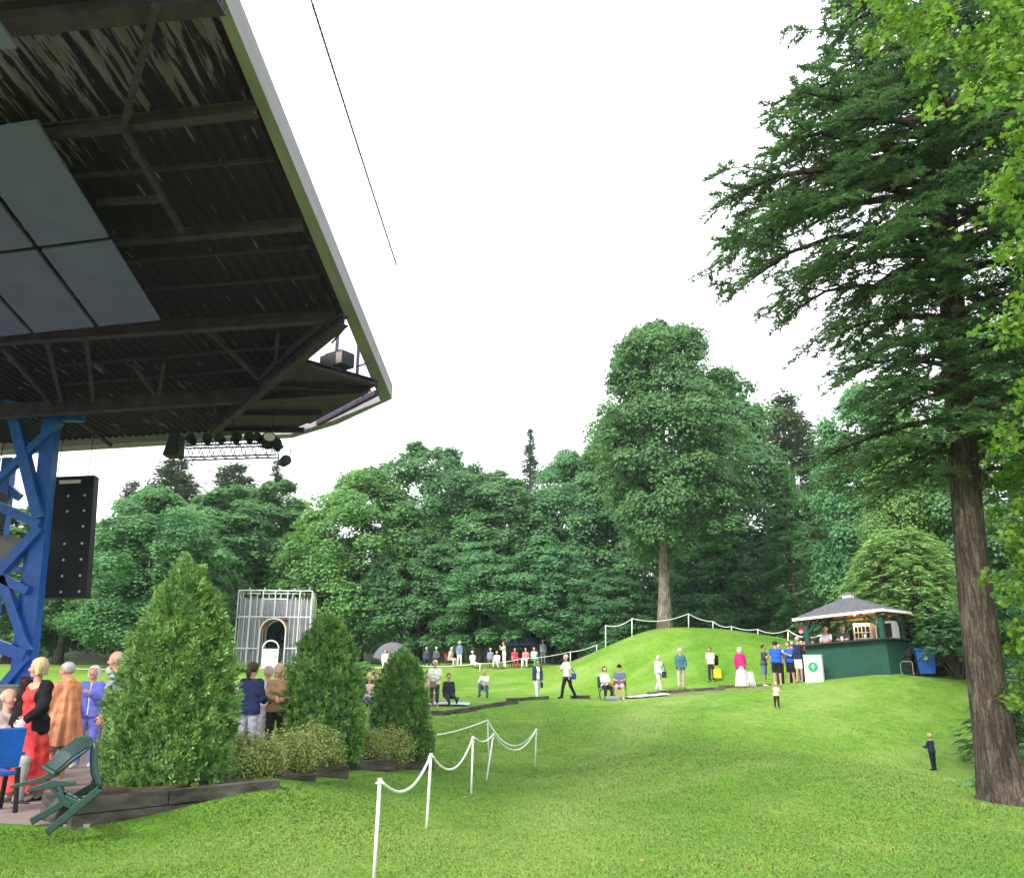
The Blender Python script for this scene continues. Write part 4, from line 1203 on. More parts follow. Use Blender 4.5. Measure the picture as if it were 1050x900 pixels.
# dark loudspeaker cluster behind the lattice
lc = W(-34, 545, 31)
lq = thing('loudspeaker_cluster', 'dark curved loudspeaker cluster hanging behind the blue lattice', 'loudspeaker', lc)
for i in range(4):
    m = MB(); m.box((0, .05 * i * i, 1.2 - i * .72), (2.1, 1.0, .66), Matrix.Rotation(R(-6 * i), 3, 'X')); m.build('cabinet', M['dark'], lq, bevel=.03)
for s in (-.8, .8):
    m = MB(); m.tube([(s, 0, 1.5), (s, 0, EYE + H - lc.z)], .02, 6); m.build('chain', M['dark'], lq)
tp = W(2, 566, 30); t = thing('tarpaulin', 'crumpled pale tarpaulin bundle lodged in the blue lattice', 'tarpaulin', tp)
m = MB(); m.ball((0, 0, 0), (.95, .5, .62), 14, 9)
for i, v in enumerate(m.v): m.v[i] = tuple(c + .06 * math.sin(9 * v[0] + 5 * v[2] + j) for j, c in enumerate(v))
m.build('cover', M['concrete'], t, True)
m = MB(); m.bar((-1.2, 0, -.68), (1.0, 0, -.62), .2, .16); m.build('shelf', M['blue_steel'], t)

# low plinth at the pylon foot
pl = W(4, 700, 21); t = thing('low_wall', 'low pale concrete wall at the foot of the pylon behind the seats', 'wall', (pl.x - 1.2, pl.y, 0))
MB().box((0, 0, .64), (3.3, .35, 1.28)).build('wall_body', M['concrete'], t, bevel=.02)
MB().box((0, 0, 1.31), (3.4, .42, .06)).build('coping', M['concrete'], t)
pc = W(27, 702, 20.6); t = thing('control_post', 'dark post with a small red lamp box beside the blue pylon', 'post', (pc.x, pc.y, 0))
MB().box((0, 0, .7), (.12, .12, 1.4)).build('post', M['dark'], t); MB().box((0, -.075, 1.36), (.22, .04, .34)).build('box', M['darkgrey'], t); MB().ball((0, -.11, 1.42), .05).build('lamp', M['red'], t, True)

# ---------------------------------------------------------------- lighting truss
TA, TB = W(184, 469, 27.0), W(283, 466, 27.0)
tr = thing('lighting_truss', 'black lattice lighting truss hanging under the back edge of the roof', 'truss', TA)
d = TB - TA; L_ = d.length; dn = d.normalized(); sd = Vector((-dn.y, dn.x, 0)); hi = Vector((0, 0, .42))
for o_ in (Vector(), sd * .4, hi, sd * .4 + hi):
    m = MB(); m.tube([o_, d + o_], .028, 6); m.build('chord', M['dark'], tr)
m = MB(); nseg = 9
for i in range(nseg):
    p = d * (i / nseg); q = d * ((i + 1) / nseg); mid = (p + q) / 2
    for o_ in (Vector(), sd * .4): m.tube([p + o_, mid + o_ + hi], .014, 5); m.tube([mid + o_ + hi, q + o_], .014, 5)
    m.tube([p + hi, p + hi + sd * .4], .014, 5); m.tube([p, p + sd * .4], .014, 5)
m.build('lacing', M['dark'], tr)
for f in (.08, .5, .92):
    m = MB(); q = d * f + hi + sd * .2; m.tube([q, Vector((q.x, q.y, EYE + H - TA.z))], .02, 5); m.build('hanging_wire', M['dark'], tr)
spots = [(.10, 'leftmost black spotlight clamped on the lighting truss'), (.26, 'second spotlight from the left on the lighting truss'), (.40, 'third spotlight from the left on the lighting truss'), (.56, 'middle right spotlight on the lighting truss'), (.70, 'fourth spotlight from the right on the lighting truss'), (.80, 'third spotlight from the right on the lighting truss'), (.90, 'big round spotlight with a pale lens at the right of the lighting truss'), (1.0, 'spotlight at the right end of the lighting truss'), (1.08, 'lowest spotlight hanging off the right end of the lighting truss')]
for i, (f, lab) in enumerate(spots):
    big = 1.5 if f == .9 else (1.15 if f > .9 else 1.0)
    p = TA + d * f + sd * .2 + Vector((0, -.1, .42 + .2 - (.16 if f == .9 else 0) - (.85 if f > 1.05 else .28 if f == 1.0 else 0)))
    t = thing('spotlight', lab, 'spotlight', p, R(-20 + 37 * i % 60), 'spotlights on the truss')
    rm = Matrix.Rotation(R(62 + 11 * (i % 3)), 3, 'X')
    m = MB(); m.tube([rm @ Vector((0, 0, -.16 * big)), rm @ Vector((0, 0, -.08 * big)), rm @ Vector((0, 0, .18 * big))], [.07 * big, .14 * big, .16 * big], 12); m.build('housing', M['dark'], t, False)
    m = MB(); m.tube([rm @ Vector((0, 0, .182 * big)), rm @ Vector((0, 0, .19 * big))], .125 * big, 12); m.build('lens', M['white'] if f == .9 else M['darkgrey'], t)
    m = MB(); m.tube([(-.17 * big, 0, 0), (-.17 * big, 0, -.2 if f < 1.05 else .5), (.17 * big, 0, -.2 if f < 1.05 else .5), (.17 * big, 0, 0)], .018, 5); m.build('yoke', M['dark'], t)
bx = W(180, 459, 27.2); t = thing('loudspeaker', 'dark loudspeaker box hanging at the left end of the lighting truss', 'loudspeaker', bx)
m = MB(); m.prism([(-.30, -.3, -.32), (.22, -.3, -.32), (.16, -.3, .45), (-.12, -.3, .45)], (0, .6, 0)); m.build('cabinet', M['dark'], t, bevel=.02)
m = MB(); m.tube([(0, 0, .45), (0, 0, EYE + H - bx.z)], .02, 6); m.build('hanging_wire', M['dark'], t)
# ---------------------------------------------------------------- rope barriers
def rope_line(name, label, pts, sag, rad, group='white rope barriers', start=None):
    o = pts[0]
    t = thing(name, label, 'rope', o, 0, group)
    m = MB(); P = []
    for a, b, s in zip(pts[:-1], pts[1:], sag):
        for i in range(12):
            f = i / 12; q = a.lerp(b, f); q = q - Vector((0, 0, 4 * s * f * (1 - f))); P.append(q - o)
    P.append(pts[-1] - o)
    m.tube(P, rad, 7); m.build('line', M['rope'], t, True)
    return t
def rope_post(base, topp, label, r=.02, group='white rope posts'):
    t = thing('rope_post', label, 'post', base, 0, group)
    v = topp - base
    m = MB(); m.tube([(0, 0, -.1), v * .97], r, 8); m.build('shaft', M['white'], t, True)
    m = MB(); m.tube([v * .955, v * 1.0 + Vector((0, 0, .012))], [r * 1.35, r * 1.15], 8); m.build('cap', M['white'], t, True)
    m = MB(); m.tube([v * .965 + Vector((-r * 2.2, 0, 0)), v * .965 + Vector((r * 2.2, 0, 0))], r * .5, 6); m.build('hook', M['alu'], t)
    return v + base
heads = {}
tops = {'a': (389.5, 799), 'b': (442, 773), 'c': (485, 755), 'd': (506, 752), 'e': (500, 738), 'f': (550, 747)}
plab = {'a': 'nearest and tallest white rope post, cut off by the bottom edge', 'b': 'second white rope post from the front, beside the last planter tier', 'c': 'third white rope post from the front on the near lawn',
        'd': 'leaning white rope post just right of the third one', 'e': 'far white rope post whose foot is hidden behind the leaning one', 'f': 'rightmost white rope post on the near lawn'}
for kx, (px, py, Y) in POSTS.items():
    b0 = at(px, Y, py); tt = W(tops[kx][0], tops[kx][1], Y + (.1 if kx == 'd' else 0))
    heads[kx] = rope_post(b0, tt, plab[kx], .019)
h_ = heads
rope_line('barrier_rope', 'white rope sagging between the near posts on the lawn', [h_['a'], h_['b'], h_['c'], h_['d'], h_['f']], [.27, .36, .12, .42], .017)
far0 = W(436, 755, 21.5)
rope_line('barrier_rope', 'straighter white rope from the smallest cedar past the far post to the right one', [far0, h_['e'], h_['f']], [.06, .52], .017)
MP = [(621, 651, 641, 54.5), (648, 646, 634, 54.0), (706, 642, 629, 54.0), (731, 646, 637, 54.0), (750, 650, 642, 53.5), (777, 655, 645, 53.0), (808, 661, 645.5, 50.0)]
hm = []
for i, (px, pb_, pt_, Y) in enumerate(MP):
    b0 = at(px, Y, pb_)
    lab = ['leftmost white post on the mound rope', 'white mound post just left of the lone tree trunk', 'highest white mound post right of the lone tree trunk', 'fourth white mound post, first below the highest one',
           'fifth white mound post on the way down to the kiosk', 'sixth white mound post, next to last before the kiosk', 'last white mound post, nearest the kiosk roof'][i]
    hm.append(rope_post(b0, W(px, pt_, Y), lab, .032))
rope_line('barrier_rope', 'white rope over the top of the grassy mound', hm, [.22, .3, .12, .16, .12, .22], .021)
kend = W(838, 650, 33); rope_line('barrier_rope', 'white rope from the last mound post to the kiosk', [hm[-1], W(842, 651, 34)], [.25], .03)
TPp = [(66, 57), (200, 60), (236, 60), (345, 60), (430, 60), (492, 60), (535, 61), (585, 61.5), (612, 60)]
ht = []
for i, (px, Y) in enumerate(TPp):
    b0 = at(px, Y, 690); zz = [W(px, p_, Y).z for p_ in (686, 686, 687, 684, 685, 680, 675, 668, 661)][i]
    zz = max(zz, b0.z + .35)
    ht.append(rope_post(b0, Vector((b0.x, b0.y, zz)), ['white terrace post left of the first cedar', 'white terrace post hidden behind the first cedar', 'white terrace post at the left foot of the arch frame', 'white terrace post behind the middle cedar', 'white terrace post behind the man in shorts',
              'white terrace post near the seated people by the wood', 'white terrace post below the dark canopy', 'white terrace post where the mound begins', 'white terrace post high on the left flank of the mound'][i], .035))
rope_line('barrier_rope', 'long white rope along the upper terrace below the wood', ht, [.1] * 8, .02)

# ---------------------------------------------------------------- white arch frame
ab = at(277, 66, 681); aw = .085
ar = thing('arch_pavilion', 'tall white tube frame with translucent panels and a round arched opening', 'arch', ab, R(6))
AWd, AH, AD = 5.65, 5.75, 2.6
def tubeset(name, segs, r, mat='alu', parent=ar):
    m = MB()
    for p, q in segs: m.tube([p, q], r, 6)
    return m.build(name, M[mat], parent, False)
xs = [-AWd / 2 + AWd * i / 6 for i in range(7)]
for y, nm in ((0, 'front_frame'), (AD, 'rear_frame')):
    seg = [((x, y, 0), (x, y, AH)) for x in xs if not (-1.0 < x < 1.0)] + [((x, y, 3.75), (x, y, AH)) for x in xs if -1.0 < x < 1.0]
    seg += [((xs[0], y, AH), (xs[-1], y, AH)), ((xs[0], y, 3.72), (xs[-1], y, 3.72))]
    for z in (1.35,):
        seg += [((xs[0], y, z), (xs[2], y, z)), ((xs[4], y, z), (xs[-1], y, z))]
    seg += [((xs[2], y, 5.1), (xs[4], y, 5.1)), ((xs[0], y, .05), (xs[2], y, .05)), ((xs[4], y, .05), (xs[-1], y, .05))]
    tubeset(nm, seg, .05)
for s, nm in ((0, 'side_frame'), (6, 'side_frame')):
    seg = []
    for z in (.05, 1.35, 3.72, AH): seg.append(((xs[s], 0, z), (xs[s], AD, z)))
    for f in (.33, .66): seg.append(((xs[s], AD * f, 0), (xs[s], AD * f, AH)))
    tubeset(nm, seg, .045)
arc = [(.98 * math.cos(a) - 0, 0, 2.62 + .98 * math.sin(a)) for a in np.linspace(0, math.pi, 17)]
for y in (0, AD):
    m = MB(); m.tube([(.98, y, 0)] + [(x, y, z) for x, _, z in arc] + [(-.98, y, 0)], .06, 6); m.build('arch_rim', M['alu'], ar)
gm, nt, out = nodes_of('translucent corrugated sheet')
tc = N(nt, 'ShaderNodeTexCoord'); wv = N(nt, 'ShaderNodeTexWave', Scale=3.2, Distortion=.4); wv.bands_direction = 'X'
nt.links.new(tc.outputs['Object'], wv.inputs['Vector'])
d1 = N(nt, 'ShaderNodeBsdfPrincipled', Roughness=.35); tn = N(nt, 'ShaderNodeBsdfTransparent'); tn.inputs[0].default_value = (.82, .82, .88, 1)
rp = N(nt, 'ShaderNodeValToRGB'); rp.color_ramp.elements[0].color = (.24, .24, .29, 1); rp.color_ramp.elements[1].color = (.60, .58, .65, 1)
nt.links.new(wv.outputs['Fac'], rp.inputs[0]); nt.links.new(rp.outputs[0], d1.inputs['Base Color'])
ms = N(nt, 'ShaderNodeMixShader', Fac=.40); nt.links.new(tn.outputs[0], ms.inputs[1]); nt.links.new(d1.outputs[0], ms.inputs[2]); nt.links.new(ms.outputs[0], out.inputs['Surface'])
M['sheet'] = gm
def sheet(x0, x1, z0, z1, y):
    m = MB(); m.box(((x0 + x1) / 2, y, (z0 + z1) / 2), (x1 - x0 - .1, .012, z1 - z0 - .1)); return m.build('translucent_panel', M['sheet'], ar)
for i in (0, 1, 4, 5):
    for z0, z1 in ((.05, 1.35), (1.35, 3.72), (3.72, 5.2)):
        sheet(xs[i], xs[i + 1], z0, z1, .5); 
        if z0 > 1 or i in (1, 4): sheet(xs[i], xs[i + 1], z0, z1, AD - .3)
for i in (2, 3): sheet(xs[i], xs[i + 1], 3.85, 5.2, .5); sheet(xs[i], xs[i + 1], 3.85, 5.2, AD - .3)
for y_ in (.28, 1.3, 2.0):
    tubeset('upright', [((x + .12 * y_, y_, 0), (x + .12 * y_, y_, 5.25)) for x in (-2.7, -2.35, -1.9, -1.45, -1.15, 1.15, 1.5, 1.95, 2.4, 2.7)], .024)
m = MB()   # curved barrel vault of the passage
aa = np.linspace(0, math.pi, 15)
for a, b2 in zip(aa[:-1], aa[1:]):
    p = Vector((1.03 * math.cos(a), .12, 2.62 + 1.03 * math.sin(a))); q = Vector((1.03 * math.cos(b2), .12, 2.62 + 1.03 * math.sin(b2)))
    m.prism([p, q, q + (q - Vector((0, .12, 2.62))) * .02, p + (p - Vector((0, .12, 2.62))) * .02], (0, AD - .24, 0))
m.build('vault', M['wood'], ar)
for s in (-1, 1):
    m = MB(); m.box((s * 1.04, AD / 2, 1.3), (.02, AD - .2, 2.6)); m.build('passage_wall', M['sheet'], ar)
for i in range(5):
    x = -2.3 + i * 1.15; m = MB(); m.tube([(x, .3, AH - .02), (x, .3, AH - .30)], .05, 6); m.tube([(x, .28, AH - .3), (x, .2, AH - .5)], [.09, .12], 8); m.build('lamp', M['dark'], ar)
    m = MB(); m.tube([(x + .3, .0, AH), (x + .3, 0, AH + .2)], .045, 6); m.build('finial', M['alu'], ar)
wg = at(276, 64.6, 682); t = thing('white_gate', 'small white gate with a half round open top inside the arch', 'gate', wg, R(6))
MB().box((0, 0, .68), (1.22, .06, 1.36)).build('gate_leaf', M['white'], t, bevel=.01)
m = MB(); m.tube([(.60 * math.cos(a), 0, 1.36 + .60 * math.sin(a)) for a in np.linspace(0, math.pi, 15)], .055, 6); m.build('round_top', M['white'], t, True)
MB().box((.45, -.05, .75), (.1, .06, .06)).build('latch', M['dark'], t)
# low dark hedge beneath the arch
# ---------------------------------------------------------------- kiosk
KT = R(46); KW = 2.95; KD = 1.95; KS = 1.14; KTILT = .055
rc_ = W(914, 691, 33.2); ux = Vector((math.cos(KT), -math.sin(KT), 0)); KO = rc_ - ux * KW * KS; KO.z = 1.36
ks = thing('kiosk', 'green wooden drinks kiosk with grey hipped roof and small white cupola', 'kiosk', KO, -KT)
ks.scale = (KS, KS, KS); ks.rotation_euler = (0, -KTILT, -KT)
def kb(c, s, name, mat, par=ks, bev=0.0): return MB().box(c, s).build(name, M[mat], par, bevel=bev)
cz = 1.16
kb((KW / 2, .06, cz / 2 - .5), (KW, .12, cz + 1.0), 'front_wall', 'green_wall'); kb((KW - .06, KD / 2 + .06, cz / 2 - .5), (.12, KD - .125, cz + 1.0), 'side_wall', 'green_wall')
kb((.06, KD / 2 + .06, cz / 2 - .5), (.12, KD - .125, cz + 1.0), 'side_wall', 'green_wall'); kb((KW / 2, KD + .065, cz / 2 - .5), (KW, .12, cz + 1.0), 'rear_wall', 'green_wall')
kb((KW / 2, -.02, cz + .03), (KW + .24, .42, .055), 'counter', 'darkgrey', bev=.008); kb((KW - .02, KD / 2 + .1, cz + .032), (.36, KD - .25, .05), 'counter', 'darkgrey')
kb((KW / 2, KD / 2, -.02), (KW - .26, KD - .26, .06), 'floor', 'timber')
EZ = 2.07
for x, y in ((.1, .1), (KW - .1, .1), (.1, KD - .1), (KW - .1, KD - .1)):
    p = kb((x, y, (EZ + cz + .06) / 2 + .01), (.16, .16, EZ - cz - .07), 'post', 'green_wall', bev=.01)
    m = MB(); sx = 1 if x < 1 else -1; sy = 1 if y < 1 else -1
    m.bar((x + sx * .02, y, EZ - .52), (x + sx * .46, y, EZ - .03), .08); m.bar((x, y + sy * .02, EZ - .52), (x, y + sy * .46, EZ - .03), .08); m.build('bracket', M['green_wall'], ks)
m = MB()
for a, b2 in (((0, .1), (KW, .1)), ((0, KD - .1), (KW, KD - .1)), ((.1, .185), (.1, KD - .185)), ((KW - .1, .185), (KW - .1, KD - .185))): m.bar((a[0], a[1], EZ + .06), (b2[0], b2[1], EZ + .14), .12, .06)
m.build('ring_beam', M['green_wall'], ks)
ov = .22; AZ = 2.72; c_ = KW / 2; c2_ = KD / 2; q_ = .2
e4 = [(-ov, -ov, EZ + .02), (KW + ov, -ov, EZ + .02), (KW + ov, KD + ov, EZ + .02), (-ov, KD + ov, EZ + .02)]; p4 = [(c_ - q_, c2_ - q_, AZ), (c_ + q_, c2_ - q_, AZ), (c_ + q_, c2_ + q_, AZ), (c_ - q_, c2_ + q_, AZ)]
m = MB()
up_ = Vector((0, 0, .07))
for i in range(4):
    j = (i + 1) % 4
    m.add([Vector(e4[i]) + up_, Vector(e4[j]) + up_, Vector(p4[j]) + up_, Vector(p4[i]) + up_], [(0, 1, 2, 3)])
rf = m.build('roof', M['shingle'], ks)
m = MB()
for i in range(4):
    j = (i + 1) % 4
    m.add([e4[i], e4[j], p4[j], p4[i]], [(3, 2, 1, 0)])
m.build('ceiling', M['wood'], rf)
m = MB()
for i in range(4):
    j = (i + 1) % 4; m.bar(Vector(e4[i]) + Vector((0, 0, .03)), Vector(e4[j]) + Vector((0, 0, .045)), .04, .09)
m.build('fascia', M['white'], rf)
m = MB()
for i in range(4):
    m.bar(Vector(e4[i]) * .97 + Vector((.04, .04, -.03)), Vector(p4[i]) + Vector((0, 0, -.08)), .07, .10)
    for f in (.25, .5, .75):
        j = (i + 1) % 4; a = Vector(e4[i]).lerp(Vector(e4[j]), f); b2 = Vector(p4[i]).lerp(Vector(p4[j]), f); m.bar(a.lerp(b2, .04) + Vector((0, 0, -.05)), a.lerp(b2, .95) + Vector((0, 0, -.05)), .05, .08)
m.build('rafters', M['timber'], rf)
kb((c_, c2_, AZ + .12), (.32, .32, .14), 'cupola', 'white', rf)
m = MB(); cz_ = AZ + .19; m.add([(c_ - .2, c2_ - .2, cz_), (c_ + .2, c2_ - .2, cz_), (c_ + .2, c2_ + .2, cz_), (c_ - .2, c2_ + .2, cz_), (c_, c2_, cz_ + .12)], [(0, 1, 4), (1, 2, 4), (2, 3, 4), (3, 0, 4), (3, 2, 1, 0)]); m.build('cupola_roof', M['shingle'], rf)
def kpos(x, y, z): return KO + (ux * x + Vector((math.sin(KT), math.cos(KT), 0)) * y + Vector((0, 0, z + x * KTILT))) * KS
def kthing(name, lab, cat, x, y, z, group=None, rz=0): return thing(name, lab, cat, kpos(x, y, z), -KT + rz, group)
for (x, lab, dk) in ((1.62, 'white drinks cooler with a barred glass door inside the kiosk', False), (2.42, 'white drinks cooler with one dark glass door inside the kiosk', True)):
    t = kthing('drinks_cooler', lab, 'cooler', x, KD - .55, .30, 'coolers inside the kiosk')
    MB().box((0, 0, .90), (.72, .6, 1.78)).build('cabinet', M['white'], t, bevel=.01)
    MB().box((0, -.305, 1.30), (.60, .02, .80 if dk else .72)).build('door', M['dark'], t)
    if not dk:
        m = MB()
        for i in range(3): m.box((-.16 + .16 * i, -.32, 1.30), (.03, .02, .72))
        for i in range(2): m.box((0, -.32, 1.18 + .24 * i), (.6, .02, .025))
        m.build('shelf_bars', M['white'], t)
    MB().box((.26, -.325, 1.0), (.03, .03, .3)).build('handle', M['alu'], t)
for i, (x, y, c, lab) in enumerate(((.55, .02, (.7, .7, .7), 'white cup on the left end of the kiosk counter'), (.9, .0, (.55, .08, .05), 'red bottle on the kiosk counter'), (1.35, .03, (.7, .72, .75), 'clear pale jug in the middle of the kiosk counter'), (2.2, .0, (.65, .6, .5), 'pale paper cup on the right part of the kiosk counter'))):
    t = kthing('cup' if 'cup' in lab else 'bottle' if 'bottle' in lab else 'jug', lab, 'tableware', x, y, cz + .058)
    m = MB(); m.tube([(0, 0, 0), (0, 0, .1), (0, 0, .13), (0, 0, .18)], [.035, .042, .03 if i == 1 else .044, .015 if i == 1 else .046], 10); m.build('vessel', cloth(c), t, True)
    m = MB(); m.tube([(0, 0, .18), (0, 0, .2)], [.02 if i == 1 else .048] * 2, 10); m.build('lid', M['white'], t)
t = kthing('pendant_lamp', 'small warm lit lamp hanging under the wooden kiosk ceiling', 'lamp', KW / 2, KD / 2, EZ + .12)
m = MB(); m.tube([(0, 0, .42), (0, 0, .06)], .01, 5); m.build('cord', M['dark'], t); m = MB(); m.tube([(0, 0, .10), (0, 0, .02)], [.03, .10], 12, cap=False); m.build('shade', M['dark'], t)
bm_e, nt, out = nodes_of('lit bulb'); em = N(nt, 'ShaderNodeEmission', Strength=6.0); em.inputs[0].default_value = (1, .62, .30, 1); nt.links.new(em.outputs[0], out.inputs[0])
MB().ball((0, 0, -.01), .035).build('bulb', bm_e, t, True)
ld = bpy.data.lights.new('lamp_light', 'POINT'); ld.energy = 26; ld.color = (1, .66, .36); ld.shadow_soft_size = .05
lo = bpy.data.objects.new('lamp_light', ld); COL.objects.link(lo); lo.parent = t; lo.location = (0, 0, -.12)
# hanging red lantern at the eave
p = W(824, 645, 36.0)
t = thing('hanging_lantern', 'round red hanging lantern at the left eave of the kiosk', 'lantern', p)
m = MB(); m.ball((0, 0, 0), (.21, .21, .17), 12, 9); m.build('lantern_body', M['red'], t, True); m = MB(); m.tube([(0, 0, .15), (.02, .02, .32)], .012, 5); m.build('cord', M['dark'], t); m = MB(); m.ball((-.14, -.1, -.12), (.1, .1, .08)); m.build('tassel', cloth((.7, .5, .5)), t, True)
# white box bin with green disc
bp_ = at(836, 34.4, 696); bw_ = .68
t = thing('recycling_bin', 'white square recycling bin with a round green emblem beside the kiosk', 'bin', bp_, -R(26))
m = MB(); m.box((0, 0, .46), (bw_, .52, 1.02)); m.build('bin_body', M['white'], t, bevel=.012)
MB().box((0, 0, 1.0), (bw_ + .04, .56, .07)).build('lid', surf('pale green lid', (.30, .55, .45), .5), t, bevel=.01)
m = MB(); m.tube([(0, -.262, .56), (0, -.270, .56)], .19, 24); lg = m.build('emblem', surf('emblem green', (.01, .30, .13), .5, .05, 4, 0), t)
m = MB(); m.tube([(0, -.271, .47), (0, -.277, .47), ], .0001, 4)
m = MB(); m.prism([(-.02, -.272, .45), (.02, -.272, .45), (.02, -.272, .52), (.075, -.272, .55), (.05, -.272, .62), (0, -.272, .68), (-.05, -.272, .62), (-.075, -.272, .55), (-.02, -.272, .52)], (0, -.005, 0)); m.build('emblem_mark', surf('emblem pale green', (.35, .75, .5), .5, .05, 4, 0), lg)
# blue wheeled bin and clutter on the right side
bb = at(951, 34.2, 692)
t = thing('wheeled_bin', 'blue wheeled bin with a pale round mark beside the kiosk', 'bin', bb + Vector((0, 0, .0)), R(-20))
m = MB(); m.add([(-.28, -.3, .12), (.28, -.3, .12), (.28, .28, .12), (-.28, .28, .12), (-.36, -.38, 1.0), (.36, -.38, 1.0), (.36, .36, 1.0), (-.36, .36, 1.0)], [(3, 2, 1, 0), (4, 5, 6, 7), (0, 1, 5, 4), (1, 2, 6, 5), (2, 3, 7, 6), (3, 0, 4, 7)])
m.build('bin_body', M['binblue'], t, bevel=.02)
m = MB(); m.prism([(-.39, -.42, 1.0), (-.39, .38, 1.0), (-.39, .38, 1.06), (-.39, .0, 1.11), (-.39, -.42, 1.06)], (.78, 0, 0)); m.build('lid', M['binblue'], t, bevel=.01)
for s in (-1, 1):
    m = MB(); m.tube([(s * .26, .33, .11), (s * .33, .33, .11)], .11, 14); m.build('wheel', M['dark'], t)
m = MB(); m.tube([(-.3, .42, .98), (.3, .42, .98)], .018, 6); m.build('handle', M['binblue'], t)
m = MB(); m.tube([(-.02, -.360, .72), (-.02, -.373, .72)], .085, 14); m.build('mark', M['white'], t)
bk = at(929, 34.6, 692); t = thing('crate_stack', 'dark crates stacked between the kiosk and the blue bin', 'crates', bk, R(-40))
for i in range(3):
    m = MB(); m.box((.02 * i, 0, .17 + .34 * i), (.6, .5, .32)); m.build('crate', M['dark'], t, bevel=.02)
    m = MB(); m.box((.02 * i, -.256, .20 + .34 * i), (.3, .012, .1)); m.build('grip', M['darkgrey'], t)
st = at(930, 33.6, 694); t = thing('metal_stand', 'small bent grey metal stand in front of the dark crates', 'stand', st, R(-35))
m = MB(); m.tube([(-.2, 0, .0), (-.2, 0, .42), (-.12, 0, .5), (.2, 0, .5), (.24, 0, .44), (.24, 0, 0)], .018, 6); m.build('hoop', M['concrete'], t); m = MB(); m.tube([(-.2, 0, .05), (-.2, .3, .05)], .018, 6); m.tube([(.24, 0, .05), (.24, .3, .05)], .018, 6); m.build('feet', M['alu'], t)
br2 = at(964, 35.5, 692); t = thing('black_box', 'low black box on the ground right of the blue bin', 'box', br2, R(-30)); MB().box((0, 0, .17), (.5, .45, .34)).build('box_body', M['dark'], t, bevel=.02); MB().box((0, 0, .36), (.54, .49, .05)).build('lid', M['dark'], t)

